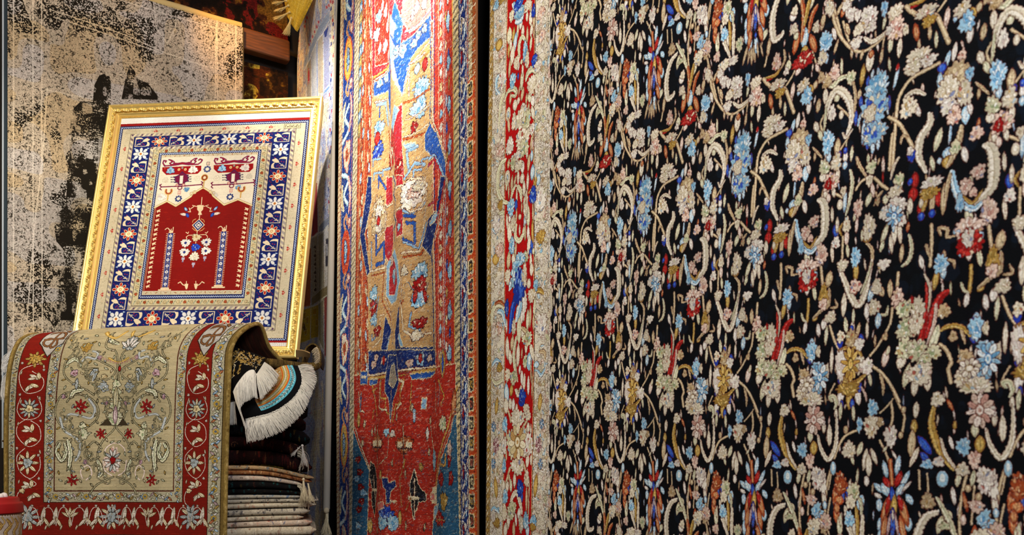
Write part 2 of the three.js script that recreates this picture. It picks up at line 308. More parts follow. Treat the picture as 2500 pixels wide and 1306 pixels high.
// motifs of the dark field, in millimetres of one repeat (357 x 1222)
const FIELD_MOTIFS = [
['S',[354,134,357,103,352,84],5.1,'t'],
['S',[360,152,371,127,382,102,376,65],5.1,'t'],
['S',[358,141,345,126,329,113],3.2,'t'],
['S',[-28,55,-15,29,-7,7],4.7,'t'],
['S',[223,19,233,44,249,67,277,79],5.3,'t'],
['S',[215,-17,209,-50],3.2,'t'],
['S',[213,-69,204,-122,209,-150],3.8,'t'],
['S',[71,-13,73,-44,71,-74],3.4,'t'],
['S',[161,-37,158,-71,155,-110],3.7,'t'],
['S',[-142,1219,-152,1184,-157,1130,-157,1078,-146,1037,-133,986,-123,948],5.4,'t'],
['S',[-208,1215,-219,1169,-224,1113,-219,1051],5.2,'t'],
['S',[-302,1215,-301,1177],4.3,'t'],
['S',[-13,1065,-13,1028],4.6,'t'],
['S',[48,1046,41,1024,32,987,27,973],4.7,'t'],
['S',[204,1052,212,1005,227,960,251,920,279,896,307,895,338,907],6.5,'t'],
['S',[237,981,244,956,251,932],5.2,'t'],
['S',[333,901,329,878],3.3,'t'],
['S',[52,850,49,835],5.0,'t'],
['S',[92,797,68,795,37,791,21,779,8,757,3,717,-4,614],7.2,'t'],
['S',[225,800,238,785,251,769],4.8,'t'],
['S',[159,952,168,924,180,890,187,868],4.2,'t'],
['S',[116,930,103,913,89,901],4.1,'t'],
['S',[24,943,46,916,83,896,97,868,110,830],9.0,'t'],
['S',[190,792,182,776,187,757],4.4,'t'],
['S',[-12,730,11,707,27,676,41,646],7.3,'t'],
['S',[251,720,236,704,223,692],3.6,'t'],
['S',[217,609,238,593],5.9,'t'],
['S',[271,600,282,613,297,617],5.6,'t'],
['S',[314,612,329,594,343,580],6.3,'t'],
['S',[353,692,349,659,347,619],6.1,'t'],
['S',[241,506,240,457],4.7,'t'],
['S',[187,450,190,427,193,403],6.6,'t'],
['S',[368,400,366,369],6.0,'t'],
['S',[356,329,352,301,342,281,324,254,307,236],5.1,'t'],
['S',[79,481,80,448,77,400],6.7,'t'],
['S',[155,383,155,359,152,333],6.8,'o'],
['S',[97,241,110,227,118,204,113,189,118,164],7.2,'t'],
['S',[211,314,223,279,238,251],5.4,'t'],
['S',[314,212,333,197,352,171,371,134],6.3,'t'],
['S',[224,184,212,164,208,150],3.7,'t'],
['L',284,39,7.5,17.2,20,'g'],
['L',296,16,7.4,25.1,10,'c'],
['L',316,22,6.3,20.3,-20,'c'],
['L',304,4,8.3,25.0,0,'c'],
['D',299,-30,6.2,11.4,0,'w'],
['L',352,62,3.3,17.7,0,'b'],
['L',340,37,3.8,8.9,40,'g'],
['L',361,24,3.7,13.2,-30,'w'],
['D',380,117,5.4,7.4,0,'t'],
['D',374,65,5.0,7.4,0,'t'],
['L',49,115,7.5,17.9,5,'c'],
['L',45,82,8.2,15.4,0,'o'],
['L',40,48,9.5,28.3,5,'t'],
['L',45,20,6.9,23.1,25,'c'],
['L',116,121,4.7,14.9,-25,'r'],
['L',66,44,9.3,24.2,-35,'B'],
['L',66,20,8.0,12.7,-40,'B'],
['D',101,-24,11.9,16.3,0,'b'],
['D',125,81,4.1,8.7,0,'o'],
['L',197,88,6.0,14.4,0,'c'],
['L',171,43,11.2,17.0,0,'o'],
['L',162,70,8.5,14.6,0,'g'],
['L',211,71,7.5,26.1,0,'c'],
['D',227,118,4.8,10.6,0,'c'],
['D',251,81,5.7,9.3,0,'t'],
['L',266,18,5.1,16.2,-15,'g'],
['D',220,-3,7.5,15.4,0,'b'],
['L',118,47,4.7,14.9,-15,'w'],
['L',158,-22,6.2,17.1,10,'g'],
['L',131,-25,6.4,14.8,10,'g'],
['L',144,-67,4.9,20.9,-12,'r'],
['D',168,-57,6.2,8.7,10,'t'],
['L',161,-127,6.8,17.0,0,'r'],
['L',197,-67,7.1,23.9,-5,'c'],
['D',199,-86,5.4,9.6,0,'b'],
['L',193,-10,5.5,7.2,0,'r'],
['L',225,-66,8.0,26.0,0,'r'],
['L',244,-66,5.2,16.4,5,'B'],
['L',228,-99,9.0,25.9,0,'r'],
['L',278,-21,4.0,20.7,5,'g'],
['L',257,-54,6.2,30.2,10,'c'],
['L',272,-130,8.6,20.8,0,'c'],
['L',236,-130,7.9,25.8,0,'g'],
['L',-72,1146,10.2,17.9,15,'b'],
['L',-123,1149,13.4,12.2,20,'r'],
['L',-101,1169,6.8,18.1,0,'B'],
['L',-128,1131,8.1,14.2,0,'r'],
['L',-120,1003,6.9,12.2,20,'r'],
['L',-109,1021,10.6,12.1,0,'g'],
['L',-119,1106,4.3,16.2,0,'g'],
['L',-201,1065,9.7,18.9,20,'g'],
['L',-150,1024,10.4,18.5,10,'c'],
['L',-172,1000,7.2,14.5,10,'t'],
['L',-163,1044,6.1,8.3,0,'p'],
['L',-109,960,5.8,16.2,-15,'t'],
['D',-217,1120,5.8,10.6,0,'p'],
['L',-235,1166,5.9,19.1,-8,'w'],
['D',-208,1181,6.3,7.2,0,'t'],
['L',-261,1108,8.4,19.3,15,'g'],
['L',-246,1127,10.6,12.8,-20,'g'],
['L',-249,1056,11.9,12.8,0,'w'],
['L',-32,1025,5.0,25.2,20,'t'],
['L',-20,1025,5.0,25.1,5,'t'],
['L',-12,1016,5.0,25.0,0,'t'],
['L',-4,1018,4.9,24.9,-6,'t'],
['L',26,1049,9.6,15.5,35,'g'],
['L',39,1014,7.0,23.2,8,'t'],
['L',139,991,12.1,24.6,5,'b'],
['L',116,989,10.0,27.3,15,'r'],
['L',161,969,9.6,26.8,-18,'r'],
['L',139,959,11.5,14.8,0,'o'],
['L',122,922,8.8,12.4,30,'p'],
['L',116,1007,7.7,12.4,0,'g'],
['L',196,919,6.6,14.4,0,'b'],
['L',215,965,6.4,16.6,-15,'w'],
['L',220,934,4.3,16.6,20,'t'],
['L',258,903,3.6,13.9,0,'t'],
['L',282,888,4.5,11.5,15,'t'],
['L',187,1009,7.2,14.4,10,'t'],
['L',228,1013,5.3,16.5,35,'t'],
['L',249,998,7.8,18.7,0,'w'],
['L',333,934,4.8,15.6,10,'g'],
['L',347,881,7.0,17.8,5,'g'],
['L',367,865,6.9,22.0,5,'c'],
['L',327,865,4.8,16.8,10,'t'],
['L',301,868,10.8,25.0,5,'c'],
['L',304,880,7.4,9.1,10,'r'],
['L',284,843,7.5,25.2,8,'o'],
['L',277,805,6.1,11.5,10,'t'],
['L',297,824,4.9,13.7,5,'B'],
['L',333,807,4.8,13.4,-8,'B'],
['L',345,760,5.2,17.8,0,'B'],
['L',269,757,5.6,18.5,0,'B'],
['L',281,787,5.5,13.8,0,'B'],
['L',320,832,4.3,15.8,0,'b'],
['L',307,834,4.4,13.6,8,'b'],
['L',330,824,4.3,13.4,-12,'b'],
['L',287,721,5.0,29.8,5,'b'],
['L',309,681,5.9,18.1,0,'b'],
['L',297,690,5.4,13.7,0,'B'],
['L',321,683,5.3,15.7,0,'b'],
['L',345,840,3.8,16.7,-5,'g'],
['L',360,806,5.1,26.4,15,'b'],
['L',363,827,4.2,8.8,15,'R'],
['L',107,794,6.5,22.5,20,'b'],
['L',122,806,5.9,19.8,10,'w'],
['L',101,783,6.0,12.5,20,'B'],
['L',234,883,4.2,21.1,0,'g'],
['D',223,818,7.4,8.5,0,'g'],
['L',194,834,8.2,19.2,0,'c'],
['L',125,874,6.4,12.4,20,'b'],
['L',151,826,8.0,17.1,5,'w'],
['L',168,870,7.3,10.9,15,'t'],
['L',157,866,6.8,12.2,-20,'o'],
['L',176,819,7.2,16.9,8,'t'],
['D',234,777,5.8,10.3,0,'c'],
['L',172,908,5.6,12.1,-10,'p'],
['L',94,944,10.2,15.1,15,'g'],
['L',46,938,15.7,6.2,-10,'R'],
['D',73,905,9.2,8.6,0,'b'],
['L',107,881,7.1,20.0,8,'p'],
['L',86,847,4.8,18.9,0,'g'],
['L',73,867,4.9,15.2,0,'t'],
['L',45,881,7.5,20.6,-8,'r'],
['L',51,853,4.4,12.8,0,'t'],
['L',171,773,8.4,14.5,-15,'c'],
['L',134,703,17.4,6.4,20,'w'],
['L',144,675,10.3,19.6,0,'b'],
['L',98,785,10.8,10.0,20,'B'],
['L',152,684,5.7,14.7,-10,'w'],
['L',94,761,7.8,17.6,0,'b'],
['L',122,756,8.8,14.9,0,'o'],
['L',49,720,6.9,15.4,-20,'w'],
['L',59,761,4.3,10.2,0,'p'],
['L',204,694,7.0,14.3,0,'b'],
['L',182,750,7.2,14.5,-15,'g'],
['L',168,706,3.9,12.1,5,'t'],
['L',225,708,9.0,21.2,5,'t'],
['L',225,642,8.0,18.9,10,'c'],
['L',198,617,7.6,16.7,10,'c'],
['L',217,611,5.9,14.2,-10,'c'],
['L',204,601,7.0,11.9,0,'p'],
['L',190,653,11.0,12.0,0,'c'],
['L',245,680,7.3,14.0,0,'w'],
['D',245,694,5.7,7.9,0,'B'],
['D',244,662,6.3,9.4,0,'b'],
['L',260,682,5.1,18.6,6,'g'],
['D',231,690,4.8,7.1,0,'B'],
['L',299,657,4.4,13.6,0,'g'],
['L',310,588,5.8,18.1,-10,'p'],
['L',301,570,7.9,15.9,20,'g'],
['L',333,633,4.3,20.1,0,'p'],
['L',333,608,2.4,13.4,0,'R'],
['L',338,488,7.1,24.5,20,'g'],
['L',359,483,7.9,26.5,5,'c'],
['L',332,463,5.7,13.4,20,'g'],
['L',352,463,5.6,22.1,-5,'c'],
['L',371,480,6.0,24.1,-5,'c'],
['L',339,559,8.0,11.1,0,'g'],
['L',357,497,4.6,13.2,0,'b'],
['L',80,602,6.1,17.7,-10,'g'],
['L',91,646,8.4,23.9,18,'g'],
['L',110,613,11.8,12.5,20,'b'],
['L',110,596,13.3,12.5,10,'o'],
['L',143,599,8.0,17.2,-10,'w'],
['L',94,603,6.0,7.5,0,'b'],
['D',168,650,3.9,9.7,10,'r'],
['L',151,543,6.8,14.7,30,'g'],
['L',45,580,9.4,18.0,0,'R'],
['L',41,553,11.4,15.4,0,'R'],
['L',59,521,10.6,17.9,8,'R'],
['L',92,530,7.8,17.6,-5,'R'],
['L',66,532,7.4,28.0,15,'o'],
['L',80,523,6.7,27.8,5,'t'],
['D',58,503,7.5,8.7,0,'B'],
['D',80,503,7.3,8.6,0,'B'],
['L',35,531,7.6,18.1,0,'c'],
['D',35,580,5.7,7.7,0,'B'],
['L',103,525,7.2,32.5,3,'t'],
['L',59,533,6.2,15.3,10,'c'],
['L',151,477,8.6,22.0,-10,'g'],
['L',245,584,5.7,28.1,3,'b'],
['D',233,578,7.4,11.8,0,'c'],
['L',214,562,4.8,19.0,-3,'c'],
['L',223,522,8.0,16.5,-8,'B'],
['L',227,535,5.3,18.9,0,'c'],
['L',223,498,4.3,11.8,0,'B'],
['L',215,474,5.4,21.4,-4,'c'],
['L',250,501,6.7,18.7,0,'p'],
['L',253,472,5.2,16.3,-6,'g'],
['L',274,523,4.6,18.4,5,'p'],
['L',269,543,4.6,11.5,10,'g'],
['L',302,513,7.4,22.7,0,'b'],
['L',299,487,12.3,9.1,0,'o'],
['L',287,497,4.5,13.7,0,'g'],
['L',375,439,5.5,19.7,5,'t'],
['L',388,489,4.5,10.9,5,'r'],
['L',151,409,7.4,17.1,0,'w'],
['L',171,395,6.2,19.4,-8,'g'],
['L',137,419,6.9,17.2,8,'b'],
['D',172,437,6.7,7.3,0,'b'],
['D',128,455,7.0,8.9,0,'b'],
['L',168,417,6.7,12.1,-10,'R'],
['L',208,419,10.3,19.0,10,'t'],
['L',173,337,9.5,6.3,-40,'o'],
['L',196,321,8.2,14.4,10,'w'],
['L',273,424,7.6,25.4,0,'o'],
['L',272,385,7.6,13.8,0,'r'],
['L',245,355,7.8,28.1,3,'c'],
['L',310,371,8.3,22.6,20,'b'],
['L',331,369,8.1,13.4,-20,'t'],
['L',299,332,7.4,18.2,0,'w'],
['L',325,308,8.6,18.0,5,'b'],
['L',351,370,7.0,19.9,0,'t'],
['L',318,266,3.4,13.5,0,'t'],
['L',103,380,7.8,12.5,0,'b'],
['L',59,411,6.8,15.3,-12,'w'],
['L',88,370,7.3,22.7,10,'o'],
['L',104,413,5.4,12.5,0,'t'],
['L',40,335,5.7,12.9,0,'R'],
['L',60,273,8.1,28.1,8,'c'],
['L',86,255,10.3,27.7,18,'g'],
['L',30,186,9.6,25.9,15,'g'],
['L',71,175,10.4,25.4,-5,'c'],
['L',18,216,11.6,15.6,20,'c'],
['L',46,162,8.8,20.5,5,'c'],
['L',56,248,6.8,23.0,8,'R'],
['L',147,319,6.9,14.7,10,'w'],
['L',162,246,10.2,12.2,0,'B'],
['L',165,282,7.3,12.1,0,'b'],
['L',157,273,6.2,12.2,10,'B'],
['L',182,309,7.2,16.9,-6,'w'],
['L',202,294,5.4,23.9,5,'g'],
['L',250,310,6.2,18.7,-5,'g'],
['L',266,301,6.1,16.2,0,'w'],
['D',264,299,5.1,8.3,0,'B'],
['L',279,294,5.5,18.4,12,'t'],
['D',287,272,7.0,13.7,-5,'B'],
['D',237,275,7.3,14.1,5,'B'],
['L',236,197,6.8,16.4,0,'B'],
['D',240,211,5.2,8.4,0,'b'],
['L',238,153,9.4,21.1,10,'w'],
['L',259,146,8.7,23.2,0,'o'],
['L',279,152,8.6,20.7,-10,'w'],
['D',284,170,4.5,11.5,10,'B'],
['D',241,138,4.7,9.4,0,'B'],
['D',266,137,5.6,11.6,0,'B'],
['L',307,186,5.4,15.9,-10,'g'],
['L',238,122,5.2,21.1,5,'g'],
['L',269,116,5.1,18.5,-3,'g'],
['L',216,237,5.4,30.8,2,'c'],
['L',341,227,9.0,20.0,12,'p'],
['L',347,242,4.7,11.1,15,'g'],
['L',300,291,4.4,20.5,0,'c'],
['L',268,326,4.6,18.5,0,'g'],
['H',[85,118,80,88,86,58,98,27,122,-5],15.2,'o'],
['H',[98,57,107,25,128,-5],7.8,'c'],
['H',[182,72,190,40,208,16,224,40,229,75,228,115],11.1,'c'],
['H',[274,-60,286,-78,287,-110],8.6,'g'],
['H',[-108,1136,-99,1089,-78,1039],11.6,'c'],
['H',[-67,1120,-69,1075,-69,1036],11.2,'c'],
['H',[-83,1138,-79,1104,-79,1060],8.8,'o'],
['H',[-264,1133,-288,1122,-304,1091,-308,1058,-302,1025,-282,1026,-278,1033],18.6,'c'],
['H',[-267,1162,-246,1123,-235,1096,-226,1071],12.0,'g'],
['H',[131,1081,137,1041,131,987],12.8,'r'],
['H',[173,1050,158,1031,150,998],12.3,'r'],
['H',[154,1079,145,1047,139,1020],11.4,'o'],
['H',[287,924,304,906,324,907,336,913],11.0,'c'],
['H',[289,800,307,800,324,788,338,762,343,738],8.5,'b'],
['H',[274,737,284,761,307,738,329,744],8.6,'b'],
['H',[196,788,202,816,219,836,238,825,254,796,259,761,249,728],18.0,'c'],
['H',[190,869,212,850,228,858,262,855],13.7,'g'],
['H',[196,809,193,774,190,754],7.6,'g'],
['H',[262,839,268,804,266,770],7.7,'t'],
['H',[83,989,85,963,71,944],7.3,'t'],
['H',[71,949,59,939,30,943],9.2,'o'],
['H',[238,736,246,722,262,735],6.8,'c'],
['H',[21,758,43,761,65,746],10.9,'c'],
['H',[14,664,18,679,30,672],6.5,'t'],
['H',[162,730,173,716,187,697],6.2,'t'],
['H',[272,671,279,650,296,620],8.6,'t'],
['H',[333,579,324,571,314,553],6.7,'t'],
['H',[368,639,357,623,350,598],6.9,'c'],
['H',[74,705,74,684,56,662,52,627,68,590],17.8,'c'],
['H',[137,657,131,630,122,607,110,586],14.4,'t'],
['H',[116,664,113,630],6.5,'b'],
['H',[179,606,193,590,196,551,190,518,157,498],21.6,'c'],
['H',[119,576,125,540,139,509,159,490,176,500],15.3,'b'],
['H',[137,524,157,502,176,522],6.9,'o'],
['H',[116,572,110,548,107,522],8.8,'t'],
['H',[257,648,262,619,257,583,248,551],10.3,'g'],
['H',[244,538,233,524,238,509],6.3,'o'],
['H',[297,478,310,459,309,416],8.4,'t'],
['H',[391,473,396,443,389,419,375,411],9.9,'g'],
['H',[98,454,94,470,110,464,110,449,125,448],7.8,'t'],
['H',[209,397,206,362,190,353,168,337],10.8,'t'],
['H',[212,354,228,354,223,371],6.5,'t'],
['H',[233,437,249,401,262,369,279,349,294,370,302,402,309,439],15.8,'c'],
['H',[309,435,299,403,284,371],6.3,'g'],
['H',[331,320,343,318,346,335],7.2,'g'],
['H',[68,445,76,418],7.4,'t'],
['H',[110,404,122,399,125,384],6.5,'t'],
['H',[71,366,73,330,66,285,59,255,48,221],14.1,'R'],
['H',[113,342,98,334,86,310,80,283,71,259],17.7,'R'],
['H',[65,387,77,355,74,309],6.2,'c'],
['H',[89,322,86,288,71,244],7.9,'p'],
['H',[137,355,142,339,151,333],6.9,'g'],
['H',[98,268,113,274,137,269,154,249],10.2,'o'],
['H',[137,264,145,236],6.9,'t'],
['H',[233,256,254,261,264,266,279,253,289,236],10.5,'o'],
['H',[236,204,251,187,274,182,297,198],13.1,'o'],
['H',[287,172,297,153,299,139],5.5,'p'],
['H',[217,145,212,155,223,155,228,139,223,128],10.7,'g'],
['H',[329,195,336,172,336,150],7.2,'t'],
['F',313,124,12.6,20.3,0,'b'],
['F',310,86,18.3,24.9,0,'c'],
['F',283,91,7.5,18.3,0,'b'],
['F',330,94,8.4,11.2,0,'t'],
['F',352,64,14.5,24.3,0,'w'],
['F',92,133,14.5,15.1,0,'c'],
['F',71,5,13.8,10.2,0,'b'],
['F',94,10,12.0,11.3,0,'w'],
['F',191,105,9.9,14.4,0,'w'],
['F',258,37,16.7,19.7,0,'c'],
['F',141,39,13.8,18.4,0,'b'],
['F',161,14,11.9,18.3,0,'p'],
['F',139,-5,13.8,13.5,0,'c'],
['F',193,-34,11.5,28.8,0,'w'],
['F',238,-36,16.2,25.8,0,'r'],
['F',269,-53,15.2,20.8,0,'g'],
['F',262,-77,11.5,16.2,0,'c'],
['F',187,-113,12.7,18.0,0,'b'],
['F',180,-94,10.0,13.3,0,'t'],
['F',197,-134,13.6,16.8,0,'t'],
['F',259,-114,12.3,18.6,0,'b'],
['F',-120,1182,13.3,22.3,0,'r'],
['F',-72,1029,20.5,11.9,0,'w'],
['F',-100,1031,19.7,14.1,0,'c'],
['F',-123,1061,11.2,14.2,0,'p'],
['F',-99,988,12.1,17.1,0,'w'],
['F',-50,1061,12.1,19.7,0,'g'],
['F',-193,1147,15.6,12.5,20,'p'],
['F',-180,1126,11.2,18.7,25,'b'],
['F',-158,1100,17.9,18.5,-25,'p'],
['F',-186,1087,17.5,20.8,10,'c'],
['F',-177,1198,16.8,27.0,0,'w'],
['F',-285,1153,15.2,17.4,0,'t'],
['F',-252,1106,11.9,8.6,0,'g'],
['F',135,941,30.4,19.7,0,'R'],
['F',112,1066,10.1,12.5,0,'c'],
['F',110,1024,12.4,13.7,0,'c'],
['F',169,1001,9.5,14.5,0,'c'],
['F',194,956,17.0,26.4,0,'b'],
['F',185,924,12.4,16.9,0,'c'],
['F',202,1031,11.4,16.7,0,'c'],
['F',244,1015,10.4,14.0,0,'w'],
['F',297,959,21.0,29.6,0,'w'],
['F',272,978,8.6,13.8,0,'w'],
['F',274,946,13.9,13.8,0,'c'],
['F',269,921,15.2,13.9,0,'w'],
['F',304,939,12.3,13.6,0,'w'],
['F',358,942,17.4,19.9,0,'c'],
['F',359,908,20.9,24.3,0,'p'],
['F',333,963,8.6,17.9,0,'b'],
['F',380,896,6.8,13.1,0,'c'],
['F',343,912,7.5,11.1,0,'w'],
['F',319,801,26.6,33.8,0,'b'],
['F',312,757,31.6,38.4,0,'x'],
['F',302,754,14.8,20.4,0,'c'],
['F',312,709,29.2,24.9,0,'x'],
['F',49,828,26.6,20.5,0,'c'],
['F',40,811,22.1,15.4,0,'c'],
['F',71,812,18.4,12.7,0,'w'],
['F',137,793,8.7,12.3,0,'p'],
['F',216,877,14.7,19.0,0,'p'],
['F',257,850,11.6,16.3,0,'g'],
['F',197,866,12.3,16.8,0,'t'],
['F',137,881,17.3,17.2,0,'c'],
['F',145,853,16.1,22.1,0,'b'],
['F',211,789,10.2,19.0,0,'w'],
['F',183,881,9.4,13.2,0,'t'],
['F',62,968,13.6,21.7,0,'p'],
['F',65,914,24.7,12.7,0,'c'],
['F',89,934,7.9,10.1,0,'w'],
['F',71,891,15.4,12.7,0,'o'],
['F',125,755,32.1,29.7,0,'t'],
['F',110,735,23.7,29.9,0,'c'],
['F',142,717,15.8,27.0,0,'c'],
['F',110,705,16.3,17.5,0,'w'],
['F',122,682,14.6,19.8,0,'p'],
['F',151,751,8.6,14.7,0,'b'],
['F',30,734,19.7,23.3,0,'c'],
['F',201,728,15.8,28.7,0,'b'],
['F',223,676,13.8,21.3,0,'c'],
['F',193,674,14.2,19.2,-20,'g'],
['F',209,635,20.2,21.4,0,'p'],
['F',204,632,9.2,14.3,0,'R'],
['F',306,637,12.2,15.9,0,'g'],
['F',302,611,8.9,13.6,0,'c'],
['F',321,560,7.2,9.0,0,'t'],
['F',368,588,11.5,19.8,0,'g'],
['F',359,569,17.4,13.2,0,'c'],
['F',363,539,21.9,19.8,0,'w'],
['F',336,531,11.4,15.6,0,'w'],
['F',375,507,9.6,15.3,0,'w'],
['F',37,632,9.5,12.9,0,'B'],
['F',34,643,7.6,10.3,0,'w'],
['F',125,619,11.7,14.9,0,'g'],
['F',164,632,13.5,14.6,20,'p'],
['F',168,558,14.0,14.6,0,'p'],
['F',145,537,12.9,17.2,0,'p'],
['F',159,521,8.5,9.7,0,'p'],
['F',77,562,24.4,15.2,-20,'w'],
['F',74,545,21.4,12.7,0,'o'],
['F',187,478,16.0,26.4,0,'p'],
['F',134,508,8.7,19.7,0,'b'],
['F',241,606,7.8,11.7,0,'c'],
['F',224,496,10.6,14.2,0,'w'],
['F',250,529,9.8,18.7,0,'c'],
['F',241,443,14.4,14.1,0,'c'],
['F',277,559,11.1,20.7,0,'p'],
['F',302,511,15.2,29.5,0,'c'],
['F',272,454,12.2,23.1,0,'b'],
['F',336,424,15.2,12.1,0,'w'],
['F',151,455,28.5,22.0,0,'p'],
['F',152,428,25.6,26.9,0,'R'],
['F',150,438,11.4,19.6,0,'w'],
['F',194,383,12.6,28.8,5,'o'],
['F',193,365,11.0,14.4,0,'p'],
['F',212,333,16.1,14.3,-30,'c'],
['F',272,390,15.2,16.1,0,'p'],
['F',321,380,12.1,18.0,0,'c'],
['F',316,338,14.5,18.0,0,'c'],
['F',367,349,14.2,20.9,0,'p'],
['F',368,334,10.3,8.8,0,'p'],
['F',340,272,6.6,8.9,20,'t'],
['F',98,399,15.0,20.1,0,'b'],
['F',24,322,17.6,20.7,15,'g'],
['F',27,282,20.8,23.3,10,'g'],
['F',27,241,20.8,23.3,0,'g'],
['F',52,318,15.6,25.6,8,'c'],
['F',49,287,15.7,23.1,8,'c'],
['F',49,236,21.9,23.1,0,'g'],
['F',83,227,18.2,15.1,0,'g'],
['F',66,211,15.4,15.3,0,'g'],
['F',56,187,28.0,23.0,0,'c'],
['F',104,305,13.7,15.0,0,'t'],
['F',122,253,8.8,11.2,0,'t'],
['F',164,263,14.6,24.3,0,'b'],
['F',182,260,6.6,14.5,0,'c'],
['F',182,224,18.3,14.5,0,'b'],
['F',145,211,15.8,14.7,0,'t'],
['F',139,170,17.3,17.2,0,'c'],
['F',204,215,6.5,16.7,0,'c'],
['F',173,167,19.5,16.9,0,'b'],
['F',165,153,30.9,17.0,0,'c'],
['F',238,286,10.5,14.1,0,'c'],
['F',264,278,15.3,20.8,0,'t'],
['F',282,264,12.5,13.8,0,'w'],
['F',238,225,13.1,37.5,0,'w'],
['F',282,220,15.1,20.7,0,'c'],
['F',299,214,16.3,18.2,0,'w'],
['F',257,170,28.3,16.3,0,'o'],
['R',171,107,23.8,36.3,0,'p'],
['R',358,519,18.6,24.3,0,'b'],
['R',186,202,20.7,33.7,0,'b'],
['R',152,188,22.2,19.6,0,'c'],
['R',262,223,19.2,39.4,0,'o'],
];
const FIELD_BLOOM = [0, -111];
